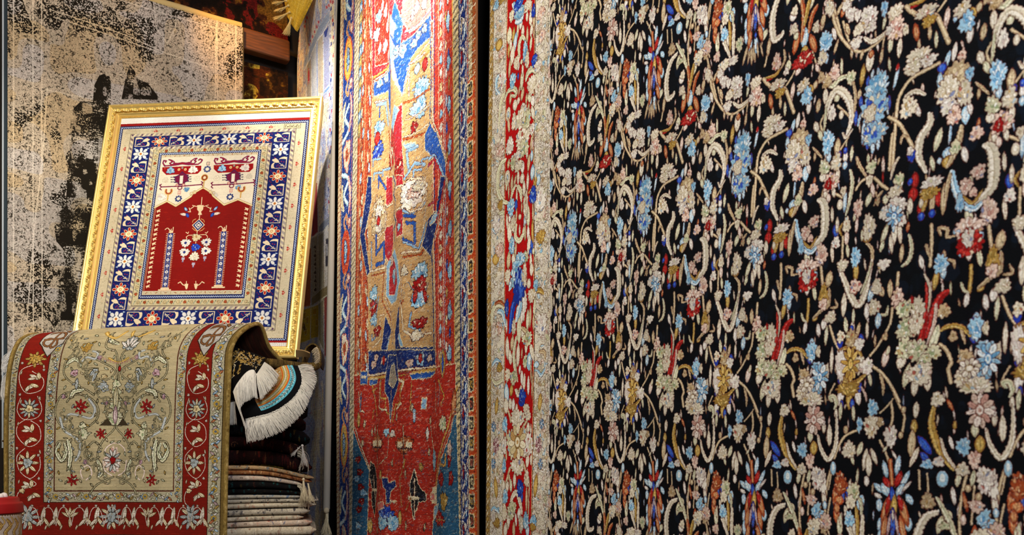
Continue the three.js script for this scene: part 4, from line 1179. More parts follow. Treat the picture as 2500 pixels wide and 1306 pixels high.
// figures and painted fold sheen of the red and blue tribal rug, millimetres from its far edge and from lens height
const TRIBAL_FIGURES_AND_SHEEN = [
['P','crimson',[419,2432,1151,2059,1153,1956,867,1978,675,1964,427,2014]],
['P','tan',[429,1913,676,1909,868,1919,1134,1886,1145,1244,438,1461]],
['P','tan',[400,1512,1138,1279,1151,519,419,572]],
['P','red',[265,489,1152,438,1381,430,1385,179,1161,-83,1165,-312,283,-380]],
['P','red',[456,2413,702,2288,691,1984,463,2056]],
['P','rose',[862,2207,1124,2073,1126,1993,911,2015,849,2103]],
['K','cream',10.6,[784,2220,849,2103,911,2015,1126,1987]],
['K','sky',9.0,[881,2029,1014,2004,1132,2015]],
['P','blue',[792,2216,865,2076,843,1988,1000,1986,1132,1990,1134,1892,987,1904,929,1885,892,1818,863,1739,807,1841,765,1958,700,1960,678,1814,655,1701,630,1819,629,1867,451,1905,450,1976,658,1954,682,2028,722,2118]],
['P','sky',[689,2113,772,2021,821,1940,725,1949,674,2018]],  // sheen of the pile in the fold, painted as light blue
['P','sky',[843,1982,890,1967,868,1912,836,1939]],
['P','cream',[700,1973,757,1955,863,1746,775,1841,726,1888]],  // cream part of the fold sheen, painted into the pattern
['P','sky',[720,2185,802,2092,771,2054,705,2105]],
['F',520,1947,39.7,23.8,20,'b'],
['F',599,1942,38.3,23.4,20,'b'],
['F',1000,1960,31.9,21.3,20,'b'],
['F',1071,1958,30.9,21.0,20,'b'],
['F',957,1943,32.6,21.6,20,'b'],
['F',867,1952,34.0,22.0,20,'b'],
['F',804,1973,35.0,22.3,20,'b'],
['K','gold',11.4,[449,2005,658,1978]],
['K','cream',7.1,[450,1987,658,1964]],
['K','cream',7.8,[871,1743,929,1866,1134,1874]],
['K','gold',6.4,[930,1828,1135,1837]],
['F',601,2271,38.3,34.4,10,'w'],
['F',504,2291,39.9,35.1,10,'b'],
['F',637,2178,37.7,34.1,10,'w'],
['F',478,2211,40.4,35.3,10,'w'],
['F',587,2105,38.5,34.5,10,'w'],
['F',984,2094,32.2,31.5,10,'w'],
['F',1069,2070,30.9,30.9,10,'w'],
['L',548,2325,21.4,30.6,20,'w'],
['L',670,2203,20.3,29.8,20,'w'],
['L',516,2124,21.7,30.8,20,'w'],
['L',640,2033,20.5,30.0,20,'w'],
['L',940,2078,17.9,28.0,20,'w'],
['K','sky',15.5,[485,1849,592,1820,611,1744,621,1700]],
['K','cream',7.1,[467,1870,627,1824,646,1683]],
['F',515,1718,61.4,42.0,0,'b'],
['K','blue',12.6,[522,1820,523,1778]],
['F',508,1615,61.6,49.1,0,'B'],
['L',498,1675,36.4,35.2,0,'R'],
['K','cream',9.0,[917,1718,914,1866,1073,1846]],
['K','sky',8.9,[946,1731,1018,1758,1103,1716]],
['F',1033,1708,85.7,49.8,10,'b'],
['F',1013,1629,86.5,50.1,10,'b'],
['L',1074,1797,36.4,30.8,30,'R'],
['L',989,1815,35.0,25.2,0,'b'],
['K','rust',7.8,[872,1697,1131,1668]],
['K','cream',5.2,[888,1613,1126,1597]],
['P','crimson',[762,1700,864,1700,867,1511,893,1341,784,1355,748,1586]],
['P','sky',[680,1678,777,1727,841,1683,779,1641,698,1604]],
['F',699,1549,66.7,94.2,0,'R'],
['P','sky',[875,1508,980,1484,981,1446,906,1465]],
['K','sky',15.3,[923,1376,906,1465,995,1460]],
['K','sky',15.5,[893,1341,967,1394,1068,1354]],
['F',815,1411,63.3,39.3,0,'R'],
['K','rust',6.9,[618,1406,667,1513,630,1662]],
['K','cream',8.1,[664,1656,649,1553,702,1400]],
['K','cream',6.4,[890,1535,1106,1519]],
['K','rust',6.5,[875,1528,1134,1485]],
['F',964,1559,32.5,25.3,0,'R'],
['P','blue',[1120,1520,1188,1447,1268,1295,1270,1206,1217,1300,1109,1390,1067,1423,1066,1485]],
['K','sky',11.0,[1109,1365,1163,1365,1256,1234]],
['K','crimson',11.0,[1103,1337,1163,1347,1244,1232]],
['K','cream',7.3,[1154,1508,1215,1419,1281,1290]],
['K','navy',5.5,[1123,1970,1133,1692,1120,1514]],
['K','cream',5.5,[1144,1881,1147,1686,1140,1519]],
['K','sky',11.4,[455,1548,454,1581,545,1557]],
['K','sky',11.1,[564,1464,564,1495,650,1474]],
['K','sky',11.3,[466,1474,465,1506,555,1484]],
['K','sky',10.0,[1032,1360,1032,1388,1102,1371]],
['K','sky',10.1,[961,1333,960,1361,1033,1344]],
['P','navy',[437,1500,440,1371,372,1218,429,1003,401,995,321,1216,368,1377,400,1512]],
['P','crimson',[600,1449,693,1419,696,1297,602,1304]],
['P','crimson',[791,1389,878,1361,879,1309,800,1333]],
['P','crimson',[779,1221,881,1205,883,1082,789,1093]],
['P','crimson',[596,1195,706,1187,708,1079,660,996,598,1064]],
['K','cream',8.2,[603,1297,704,1288]],
['K','sky',10.3,[881,1199,942,1163,1071,1189]],
['K','cream',7.9,[787,1225,896,1208,941,1176,1029,1170,1076,1262]],
['F',524,1263,86.4,104.9,0,'t'],
['F',523,1291,39.6,42.0,0,'w'],
['F',525,1214,36.0,30.8,0,'w'],
['L',524,1249,21.6,28.0,0,'R'],
['K','cream',7.1,[441,1321,522,1354,603,1269,605,1186,526,1158,462,1195]],
['F',962,1259,118.2,69.7,0,'w'],
['F',969,1263,58.9,38.0,0,'p'],
['F',1012,1281,57.7,31.3,0,'c'],
['K','cream',9.2,[785,1331,879,1316,939,1329,1055,1293,1084,1222,1014,1181]],
['K','navy',10.7,[710,1414,776,1354,712,1326,770,1276,722,1223,780,1174,723,1156,741,1091]],
['K','cream',5.3,[735,1406,797,1347,736,1319,794,1269,747,1216,800,1169,748,1149]],
['K','blue',18.3,[499,1179,501,1087,589,1122,599,1023,502,1030]],
['K','sky',8.5,[444,1157,447,1007]],
['K','blue',16.8,[883,1063,974,1015,972,1117,912,1132]],
['K','sky',10.3,[883,1050,1003,996,1072,1096]],
['F',836,1133,25.1,19.6,0,'b'],
['K','blue',12.6,[521,1418,520,1474,601,1387]],
['K','blue',16.8,[889,1171,971,1148]],
['K','cream',10.0,[429,1011,608,993,608,1034]],
['K','cream',7.8,[869,1001,1003,983,1059,1025]],
['K','rust',5.7,[448,985,626,969]],
['K','rust',6.5,[885,978,1018,967,1088,1006]],
['P','navy',[1263,1240,1201,1080,1149,1003,1116,932,1024,1003,1093,1103,1180,1122,1205,1210,1218,1254]],
['P','sky',[1107,1087,1181,1116,1194,1082,1114,1067]],
['K','cream',5.9,[1282,1234,1221,1075,1163,994]],
['K','cream',6.2,[1069,1301,1071,1177,1031,1051]],
['K','crimson',7.4,[1099,1163,1193,1160]],
['K','crimson',8.4,[1181,1067,1257,1224]],
['K','navy',10.4,[1127,942,1133,734,1135,487]],
['K','cream',4.2,[1157,935,1165,483]],
['K','cream',4.3,[1103,923,1112,554]],
['P','sky',[625,1003,692,1042,741,1058,823,973,856,875,795,795,697,792,628,852]],
['P','crimson',[660,982,718,1016,792,940,809,871,746,830,662,846]],
['K','cream',5.5,[625,1031,611,862,698,738,733,605]],
['K','cream',5.2,[862,945,873,794,796,715,759,569]],
['F',736,926,32.8,40.0,0,'b'],
['K','rust',4.8,[600,967,585,832,698,718]],
['K','rust',4.5,[888,778,781,678]],
['F',693,1009,23.4,27.0,0,'p'],
['F',1019,885,66.1,43.8,5,'b'],
['F',1013,824,57.7,43.8,5,'R'],
['K','navy',5.1,[932,853,1007,756]],
['K','navy',4.9,[1077,824,1022,754]],
['F',1007,763,66.5,37.6,0,'b'],
['L',978,787,17.6,37.9,10,'R'],
['L',1050,773,17.0,37.2,-10,'R'],
['F',893,912,33.6,25.8,0,'c'],
['F',477,887,47.7,42.4,0,'b'],
['F',473,817,44.1,42.4,0,'R'],
['F',480,753,44.0,35.3,0,'b'],
['K','navy',4.3,[432,817,523,844]],
['K','sky',7.0,[541,861,507,777]],
['P','navy',[842,767,765,648,784,513,1124,473,1123,534,892,558,845,636]],
['P','navy',[630,749,708,669,668,574,634,530,565,538,607,636]],
['P','sky',[845,636,892,565,862,562,822,613]],
['K','cream',8.2,[613,759,561,761,580,640,455,615]],
['K','cream',10.4,[866,762,891,636,951,608,1109,597]],
['K','sky',11.4,[950,710,936,648,1010,624]],
['F',1009,656,57.8,25.1,0,'R'],
['F',988,602,43.8,25.2,0,'c'],
['K','sky',9.8,[509,671,454,650,454,679]],
['K','sky',9.5,[683,639,651,549]],
['F',526,689,53.9,28.0,0,'R'],
['F',831,540,37.7,19.6,0,'b'],
['F',953,518,89.0,15.2,0,'b'],
['P','navy',[418,603,1151,516,1152,447,801,456,421,474]],
['K','cream',8.6,[421,474,801,456,1152,444]],
['K','gold',15.7,[421,459,801,436,1152,431]],
['K','crimson',6.6,[801,443,955,433]],
['P','navy',[685,549,799,535,833,400,802,364,755,321,733,216,706,325,654,376,662,450]],
['P','grey',[719,491,760,500,802,410,754,381,696,406]],
['K','cream',2.7,[729,410,732,256]],
['F',475,525,36.7,21.2,0,'p'],
['F',511,556,36.2,21.0,0,'p'],
['F',626,529,34.4,20.5,0,'p'],
['F',1012,503,28.9,18.8,0,'b'],
['F',1012,478,28.9,18.8,0,'b'],
['F',1083,488,27.9,18.5,0,'p'],
['F',939,480,29.9,19.1,0,'p'],
['L',631,528,17.2,27.3,0,'R'],
['L',1012,497,14.4,25.0,0,'R'],
['P','blue',[430,451,540,444,532,421,431,423]],
['P','blue',[940,429,1139,427,1152,413,1056,398,955,405]],
['P','cream',[440,458,540,451,540,444,440,451]],
['P','blue',[344,503,411,496,412,428,345,434]],
['P','cream',[354,480,402,476,402,461,354,466]],
['K','gold',9.6,[602,435,604,346,672,334,673,280,707,257]],
['K','cream',9.7,[585,423,587,292,690,278]],
['K','gold',9.0,[895,407,850,366,851,301,788,299,757,221]],
['K','cream',13.1,[833,413,895,395,865,358]],
['K','cream',11.8,[804,278,866,300]],
['K','gold',8.5,[459,420,535,260]],
['K','gold',5.1,[955,389,943,250]],
['K','gold',7.0,[532,400,459,392]],
['P','sky',[1022,314,1058,311,1052,262,1016,265]],
['K','cream',4.8,[1153,371,1155,250]],
['K','cream',7.3,[327,396,348,300,387,283]],
['K','navy',6.5,[356,393,348,292]],
['K','navy',6.0,[1200,373,1220,347,1195,265]],
['K','gold',8.4,[1200,379,1272,301,1234,269]],
['L',1250,445,30.8,65.0,0,'o'],
['L',1250,445,12.8,47.2,0,'B'],
['F',555,120,99.4,44.4,0,'r'],
['K','gold',11.1,[554,210,558,2]],
['K','cream',5.6,[554,210,557,9]],
['P','cream',[474,136,534,135,534,105,474,107]],
['P','cream',[582,133,639,132,639,103,582,104]],
['K','dark',4.2,[469,101,643,97]],
['K','dark',3.5,[546,162,560,51]],
['F',885,105,85.8,41.3,0,'r'],
['K','gold',10.3,[884,189,887,-5]],
['K','cream',5.2,[884,189,887,2]],
['P','cream',[815,120,867,119,867,91,815,92]],
['P','cream',[908,117,957,116,958,89,908,90]],
['K','dark',3.9,[811,87,961,84]],
['K','dark',3.2,[877,144,889,41]],
['F',692,170,33.4,20.2,0,'b'],
['F',758,161,29.2,19.9,0,'w'],
['L',973,236,11.8,37.9,0,'b'],
['L',1061,150,14.1,30.9,0,'w'],
['K','gold',5.7,[462,243,480,291]],
['L',330,250,19.5,43.7,0,'o'],
['K','cream',4.1,[610,9,711,49,725,169]],
['P','dark',[448,31,504,9,550,-61,551,-102,509,-257,471,-189,469,-104,440,-48]],
['K','cream',7.0,[487,-47,526,-201]],
['P','cream',[469,-111,560,-109,551,-123,470,-125]],
['P','dark',[977,-11,1008,-86,1058,-122,1059,-153,1009,-161,974,-245,950,-151,941,-81]],
['K','cream',6.3,[978,-55,981,-232]],
['P','cream',[927,-132,1009,-136,1009,-149,928,-151]],
['K','gold',3.9,[906,-204,950,-144]],
['P','navy',[663,-52,721,-52,730,-78,794,-64,803,-90,755,-118,748,-164,812,-162,715,-179,706,-112,672,-93]],
['F',700,-240,100.0,53.8,0,'B'],
['F',667,-276,67.6,33.9,0,'b'],
['F',782,-269,57.8,39.6,0,'b'],
['L',845,-239,21.8,39.1,0,'o'],
['L',455,-303,33.3,42.6,0,'o'],
['K','gold',5.2,[860,-186,842,-57,902,34]],
['K','gold',4.1,[646,-80,614,-183]],
['K','cream',3.7,[1103,130,1132,20,1088,180]],
['F',1132,32,21.8,48.7,0,'b'],
['F',1021,2,14.4,18.7,0,'o'],
['L',637,-39,20.6,27.3,10,'o'],
['P','rose',[579,-185,682,-167,699,-200,614,-217]],
['L',388,225,13.3,24.5,8,'t'],
['L',500,192,12.7,23.9,8,'t'],
['L',805,239,11.1,22.3,8,'t'],
['L',1088,211,9.7,20.9,8,'t'],
['L',903,-30,10.6,21.8,8,'t'],
['L',761,22,11.3,22.6,8,'t'],
['L',554,176,12.4,23.6,8,'t'],
['L',957,275,10.4,21.6,8,'t'],
['L',371,125,13.4,24.6,8,'t'],
['L',1076,70,9.8,21.0,8,'t'],
['L',464,179,12.9,24.1,8,'t'],
['L',907,-274,10.6,21.8,8,'t'],
['L',1054,-271,9.9,21.1,8,'t'],
['L',564,-317,12.4,23.6,8,'t'],
['P','teal',[261,202,440,-19,428,-369,243,-383]],
['K','cream',7.4,[281,215,449,-19]],
['F',324,39,35.2,19.0,0,'R'],
['F',345,-27,34.9,18.9,0,'R'],
['F',367,-179,34.6,18.8,0,'R'],
['F',339,-223,35.0,18.9,0,'R'],
['F',356,-106,34.7,18.8,0,'R'],
['F',307,-64,39.4,19.0,0,'b'],
['F',386,-135,38.1,18.7,0,'b'],
['F',331,-311,39.0,18.9,0,'b'],
['P','teal',[1366,214,1337,146,1225,8,1168,-89,1169,-161,1129,-181,1111,-316,1416,-292,1390,224]],
['K','gold',12.5,[1394,326,1312,170,1199,32,1154,-89]],
['K','cream',3.4,[1412,319,1336,169,1219,26,1174,-88]],
['L',1365,265,26.6,63.1,10,'r'],
['F',1255,185,43.5,35.4,0,'g'],
['K','gold',9.5,[1237,67,1238,8,1289,8,1289,54]],
['F',1239,-52,36.1,29.6,0,'R'],
['F',1273,-145,38.1,41.1,0,'o'],
['F',1216,-225,65.3,35.7,0,'R'],
['F',1326,31,17.3,34.7,0,'R'],
['K','crimson',5.9,[1239,-16,1240,-87]],
['K','gold',3.6,[1177,-233,1293,-226]],
['P','cream',[1107,-90,1168,-89,1162,-161,1108,-163]],
['P','rose',[1093,-115,1135,-120,1135,-150,1094,-152]],
['F',1340,-50,19.6,34.6,0,'R'],
['F',1326,77,19.8,34.8,0,'p'],
['P','sky',[1135,-174,1202,-160,1176,-203,1130,-236]],
];
// ---------- the red and blue tribal rug beside it ----------
const YARN = { crimson: '#a3202c', tan: '#b5905f', red: '#a3281c', rose: '#cf7068', blue: '#1f4a9c', navy: '#122564', sky: '#7fa9cc', cream: '#dccfae', gold: '#bf9747', rust: '#a84a1c', teal: '#27567a', dark: '#15141a', grey: '#8a8478' };
function paintTribal() {
  const W = 1024, H = 2048, mmW = 1561, top = 2760, mmH = 3200, cv = makeCanvas(W, H), c = cv.getContext('2d');
  c.save(); c.scale(W / mmW, H / mmH); c.lineJoin = 'round'; c.lineCap = 'round';
  const band = (x0, x1, col) => { c.fillStyle = col; c.fillRect(x0, 0, x1 - x0, mmH); };
  band(0, mmW, '#a3281c'); band(0, 42, '#cdbb96'); band(42, 200, '#16337c'); band(200, 272, '#b8ac90'); band(272, 446, '#ab4526');
  band(1143, 1373, '#a83022'); band(1373, 1428, '#a89a74'); band(1428, 1492, '#142a6e'); band(1492, 1536, '#b3a683'); band(1536, mmW, '#9c441c');
  const Y = (h) => top - h;
  // far border: medallions linked by hooks
  for (let k = -1; k < 4; k++) {
    const y0 = Y(120 + k * 1060), col = [['#c8a24e', '#6f9cc4'], ['#b53a20', '#d8a860'], ['#d8a040', '#8fb4d0']][((k % 3) + 3) % 3];
    c.lineWidth = 10; c.strokeStyle = '#c4461e'; c.beginPath(); c.ellipse(122, y0, 56, 118, 0, 0, 6.3); c.fillStyle = col[0]; c.fill(); c.stroke();
    for (const s of [-1, 1]) { drawLeaf(c, 122, y0 + s * 34, 20, 36, s * 20, 'b', '#14225a', 5); drawVine(c, [122, y0 + s * 120, 96, y0 + s * 165, 128, y0 + s * 200, 140, y0 + s * 160], 14, 'r', '#d8c8a0', 6); }
    drawBlossom(c, 122, y0, 22, 40, 0, 'b', '#14225a', 5);
    const ym = y0 - 530; drawBlossom(c, 122, ym, 48, 90, 0, 'c', '#c4604a', 7); drawBlossom(c, 122, ym, 20, 34, 0, 'r', '#c4604a', 5);
    for (const s of [-1, 1]) {
      drawVine(c, [60, ym + s * 90, 150, ym + s * 140, 90, ym + s * 210, 140, ym + s * 270], 26, 'b', '#0c1a50', 8); drawHorn(c, [150, ym + s * 120, 176, ym + s * 230, 158, ym + s * 330], 24, 'p', '#b04a50', 5);
      drawHorn(c, [66, ym + s * 150, 58, ym + s * 230, 90, ym + s * 300], 30, 'y', '#d8c8a0', 5); drawBlossom(c, 165, ym + s * 380, 20, 30, 0, 'p', '#8a2a30', 5);
    }
  }
  for (const [x, w, col] of [[40, 7, '#7a2418'], [48, 5, '#d8caa4'], [186, 6, '#c06a6a'], [198, 8, '#101f5a'], [206, 6, '#d8caa4'], [262, 7, '#d8caa4'], [270, 6, '#5a2416'], [300, 7, '#caa070'], [350, 8, '#d29464'], [388, 6, '#8a2416'], [428, 8, '#cdb88c'], [440, 5, '#2a2a44'], [1146, 9, '#d8c8a0'], [1160, 5, '#1a2c6a'], [1196, 5, '#d8a080'], [1246, 6, '#c8bfae'], [1262, 5, '#8fb0cc'], [1366, 7, '#c89a40'], [1424, 5, '#1a1430'], [1434, 4, '#d8d0c0'], [1486, 4, '#d8d0c0'], [1494, 4, '#a02a2a'], [1500, 4, '#26346c'], [1532, 5, '#5a3a1c']]) band(x, x + w, col);
  for (let y = 0; y < mmH; y += 15) { // guard chevrons
    c.strokeStyle = y % 30 ? '#6a5e48' : '#d6ccb0'; c.lineWidth = 6; c.beginPath(); c.moveTo(212, y + 10); c.lineTo(258, y - 12); c.stroke();
    c.strokeStyle = y % 30 ? '#4a4238' : '#d2c496'; c.beginPath(); c.moveTo(1378, y + 5); c.lineTo(1420, y - 8); c.stroke();
    c.strokeStyle = y % 45 ? '#8a5a30' : '#e2d8bc'; c.lineWidth = 5; c.beginPath(); c.moveTo(1508, y + 4); c.lineTo(1556, y - 6); c.stroke();
    c.strokeStyle = y % 30 ? '#8a3a22' : '#d8caa0'; c.lineWidth = 4; c.beginPath(); c.moveTo(4, y + 6); c.lineTo(36, y - 6); c.stroke();
  }
  // red and orange stripes: small hooks and lozenges
  for (let y = 20; y < mmH; y += 58) {
    const k = Math.floor(y / 58), up = y < 1000;
    drawLeaf(c, 318 + (k % 3) * 10, y, 14, 34, 6, ['y', 'b', 'r', 'g'][k % 4], '#6a1a10', 4); drawLeaf(c, 408 - (k % 2) * 14, y + 26, 13, 36, -6, ['r', 'y', 'b'][k % 3], '#6a1a10', 4);
    if (up) drawLeaf(c, 290, y + 20, 18, 50, 4, k % 2 ? 'k' : 'o', '#28485a', 4);
    drawBlossom(c, 1222, y, 17, 24, 0, ['c', 'b', 'w', 'y'][k % 4], '#7a1a14', 4); drawLeaf(c, 1285 + (k % 2) * 36, y + 28, 13, 28, 0, ['b', 'y', 'B', 'w', 'o'][k % 5], '#5a1210', 4);
    if (k % 3 === 0) drawBlossom(c, 1318, y, 24, 34, 0, 'b', '#14225a', 5);
  }
  for (let y = 30; y < mmH; y += 120) { // near border
    drawHorn(c, [1440, y - 50, 1478, y, 1446, y + 56], 22, 'w', '#0a1448', 4); drawLeaf(c, 1470, y + 20, 9, 40, 0, 'b', '#0a1448', 3); drawLeaf(c, 1448, y - 10, 8, 34, 0, y % 240 > 120 ? 'R' : 'y', '#0a1448', 3); drawLeaf(c, 1480, y - 46, 6, 30, 10, 'p', '#0a1448', 3);
  }
  // the fret of squares stands out on the lower half
  for (let y = Y(1500); y < mmH; y += 78) {
    c.fillStyle = '#b0411c'; c.fillRect(1496, y - 39, 66, 78); c.fillStyle = '#cfc39c'; c.fillRect(1494, y - 30, 44, 60); c.fillStyle = '#262220'; c.fillRect(1502, y - 24, 30, 48); c.fillStyle = ['#c7b98e', '#a8863c', '#9a4a3a'][Math.floor(y / 78) % 3]; c.fillRect(1508, y - 14, 18, 28); c.fillStyle = '#262220'; c.fillRect(1514, y - 6, 8, 12);
    c.fillStyle = '#c28a3c'; c.fillRect(1540, y - 36, 5, 50);
  }
  for (const m of TRIBAL_FIGURES_AND_SHEEN) {
    if (m[0] === 'P' || m[0] === 'K') {
      const q = m[m.length - 1]; c.beginPath(); for (let i = 0; i < q.length; i += 2) i ? c.lineTo(q[i], Y(q[i + 1])) : c.moveTo(q[i], Y(q[i + 1]));
      if (m[0] === 'P') { c.closePath(); c.fillStyle = YARN[m[1]]; c.fill(); c.strokeStyle = m[1] === 'navy' || m[1] === 'blue' ? '#cdbd98' : '#e0cfa8'; c.lineWidth = m[1] === 'cream' || m[1] === 'tan' ? 1 : 5; c.stroke(); }
      else { c.strokeStyle = m[1] === 'navy' ? '#c8b890' : '#5a2018'; c.lineWidth = m[2] + 4; c.stroke(); c.strokeStyle = YARN[m[1]]; c.lineWidth = m[2]; c.stroke(); }
    } else paintMotif(c, m, 0, top, true, 3, '#2a1418');
  }
  for (let i = 0; i < 34000; i++) { // worn knots: single yarns of other colours showing along the wefts
    const x = rr(0, mmW), y = rr(0, mmH), l = rr(5, 22), q = i % 9; c.globalAlpha = rr(0.15, 0.55); c.fillStyle = ['#eee4cc', '#d0b488', '#5a1612', '#f0e8d6', '#e2d0a8', '#8fb0cc', '#241a2c', '#e8dcc0', '#3a5a98'][q]; c.beginPath(); c.moveTo(x, y); c.lineTo(x + l, y - l * 0.22); c.lineTo(x + l, y - l * 0.22 + 3.4); c.lineTo(x, y + 3.4); c.fill();
  } c.globalAlpha = 1;
  c.restore();
  roughen(c, W, H, 3.2, 4); pileGrain(c, W, H, 0.2, 0.09, 0.06); return cv;
}
function buildTribalRug() {
  const g = thing('tribal_rug', 'red, blue and tan tribal rug with geometric figures hanging in loose folds', 'rug');
  const t0 = -1.640, t1 = -0.079, y0 = 0.5, y1 = EYE + 2.76;
  g.position.copy(onRight(t0, y0, 0)); g.rotation.y = RIGHT_TURN;
  const fold = (a, y) => 0.016 * Math.sin(a * 15 + 0.5 * Math.sin(y * 2.2)) * smooth(0.1, 0.35, a) * smooth(1.0, 0.7, a) + 0.008 * Math.sin(a * 31 + y * 1.7) * smooth(0.15, 0.4, a) * smooth(0.95, 0.7, a) + 0.012 * Math.sin(a * 5 + y);
  const s = sheet(90, 60, (a, b) => { const y = mix(y0, y1, b); return new THREE.Vector3(a * (t1 - t0) + 0.010 * (y - EYE - 0.9), y - y0, fold(a, y)); }, 0.01, (a, b) => [a, (mix(y0, y1, b) - EYE + 0.44) / 3.2]);
  part('woven_face', whole(s), wool(paintTribal(), 0.004, 0.5, 0.4), g);
  const edge = (a) => { const p = []; for (let j = 0; j <= 30; j++) { const y = mix(y0, y1, j / 30); p.push(new THREE.Vector3(a * (t1 - t0) + 0.010 * (y - EYE - 0.9), y - y0, fold(a, y) - 0.005)); } return new THREE.TubeGeometry(curve(p), 60, 0.005, 8); };
  part('selvedge', edge(1), std({ color: 0x7a4a24 }), g); part('selvedge', edge(0), std({ color: 0x6e5a3c }), g);
}
buildTribalRug();
// panels of the pale garden rug, millimetres from its far edge and from lens height
const PANEL_FIGURES = [
['P','#8f9fb8',[143,2584,677,2644,688,2585,163,2527]],
['K','#e8e6dc',6.0,[153,2529,220,2538,313,2544,350,2551,482,2548,499,2558,592,2553,680,2580]],
['P','#9c8f78',[220,2532,323,2534,323,2290,220,2331]],
['P','#aeb0b4',[341,2549,473,2547,473,2229,341,2282]],
['P','#7f8fb4',[468,2555,499,2558,506,2216,477,2228]],
['P','#a89a82',[502,2550,592,2548,605,2193,512,2230]],
['P','#8a8fae',[604,2525,681,2566,695,2211,616,2205]],
['K','#c8283a',9.4,[267,2494,248,2467,261,2420,239,2400]],
['K','#c8283a',7.0,[286,2451,280,2395]],
['P','#b02a34',[248,2490,286,2474,286,2404,243,2422]],
['P','#22307c',[600,2555,681,2561,651,2509,626,2510]],
['K','#e8e6dc',4.4,[622,2186,646,2204,699,2209]],
['P','#5f86bc',[622,2200,699,2207,700,2187,622,2180]],
['P','#b4404c',[295,2660,328,2648,335,2624,299,2640]],
['P','#b4404c',[350,2658,387,2644,395,2619,359,2635]],
['P','#b4404c',[409,2659,441,2647,448,2623,413,2639]],
['P','#b4404c',[461,2662,493,2651,500,2627,465,2642]],
['P','#b4404c',[495,2674,526,2663,534,2639,499,2654]],
['P','#b4404c',[258,2654,291,2642,299,2617,261,2633]],
['P','#b4404c',[163,2847,197,2834,205,2809,166,2826]],
['P','#b4404c',[201,2852,235,2839,243,2814,205,2831]],
['P','#b4404c',[143,2826,178,2813,186,2788,147,2805]],
['P','#b4404c',[683,2704,711,2693,719,2669,687,2684]],
['P','#b4404c',[627,2699,657,2687,664,2664,631,2679]],
['P','#b4404c',[660,2694,688,2682,696,2659,664,2674]],
['P','#8a1c24',[378,1740,478,1710,492,1409,326,1425]],
['P','#7c8496',[502,1364,527,1433,726,1442,729,1389,515,1378]],
['K','#dcd8c8',6.1,[326,1420,501,1398,624,1379,728,1401]],
['P','#9a9078',[312,1419,487,1393,503,1025,298,1055]],
['P','#8c846c',[501,1381,630,1374,645,966,513,973]],
['P','#d8d6d0',[638,1380,729,1389,719,993,652,990]],
['P','#1c1a2c',[666,1323,706,1318,712,1157,664,1160]],
['P','#c8ccd8',[673,1289,694,1284,697,1218,675,1223]],
['P','#3a2c20',[351,1349,416,1356,449,1326,426,1323]],
['P','#3a2c20',[394,1313,417,1330,441,1302,426,1297]],
['P','#3a2c20',[351,1297,417,1304,450,1274,427,1271]],
['P','#3a2c20',[395,1261,418,1278,442,1251,427,1245]],
['P','#3a2c20',[351,1245,418,1252,451,1223,428,1219]],
['P','#3a2c20',[396,1209,419,1226,443,1199,429,1193]],
['P','#3a2c20',[351,1193,420,1201,453,1171,429,1168]],
['P','#3a2c20',[397,1157,420,1175,444,1147,430,1142]],
['P','#3a2c20',[351,1141,421,1149,454,1120,431,1116]],
['P','#3a2c20',[398,1105,422,1123,446,1096,431,1090]],
['P','#3a2c20',[351,1088,422,1097,455,1068,432,1064]],
['P','#b04a14',[257,1354,307,1368,290,1003,127,1023,171,1168]],
['P','#7a6a40',[312,1052,703,1045,706,988,312,1000]],
['K','#d8d2b8',5.3,[285,997,527,979,706,992]],
['P','#d2a60c',[83,1012,298,993,285,793,23,802]],
['P','#c09a14',[307,992,498,975,489,782,298,800]],
['P','#8a2a2a',[644,983,706,988,711,653,656,635]],
['P','#7c7458',[504,974,633,976,635,679,510,762]],
['P','#dadae0',[708,1061,752,1133,763,574,722,571]],
['P','#a87a10',[151,983,194,979,188,939,148,944]],
['P','#a87a10',[122,924,165,921,160,881,119,885]],
['P','#a87a10',[180,879,223,877,217,836,177,840]],
['P','#a87a10',[348,976,434,965,429,926,345,938]],
['P','#a87a10',[421,895,466,891,461,853,419,857]],
['P','#a87a10',[208,946,251,943,245,903,206,908]],
['K','#3a2a10',3.6,[165,918,142,849]],
['P','#5a4210',[142,894,177,916,200,867,154,865]],
];
// the dark medallion and the raised lines of the worn rug, millimetres from its left edge and from lens height
const WORN_DARK = [[498, 2051, 498, 2194, 474, 2212, 438, 2186, 414, 2124, 407, 2028, 348, 2017, 314, 1973, 297, 1891, 300, 1798, 280, 1556, 280, 1540, 271, 1403, 231, 1355, 218, 1281, 227, 1200, 258, 1163, 267, 1082, 231, 974, 227, 761, 348, 773, 404, 1100, 441, 1528, 478, 1854], [552, 2080, 574, 2214, 596, 2293, 625, 2261, 632, 2222, 692, 2213, 744, 2153, 752, 2130]];
const WORN_LINES = [[200, 2491, 574, 2460, 782, 2423, 1017, 2405, 1074, 2408], [217, 2454, 459, 2438, 774, 2413], [187, 2054, 165, 1681, 126, 1266, 91, 748], [1074, 2682, 1070, 2228], [193, 2040, 304, 2041, 348, 2044], [722, 2713, 737, 2554, 797, 2481, 843, 2586, 847, 2646]];
const WORN_BANDS = [[422, 2126, 348, 2086, 294, 2009, 276, 1912, 262, 1681, 249, 1430, 206, 1340, 200, 1278, 218, 1209], [632, 2246, 707, 2238, 767, 2192, 782, 2155]];
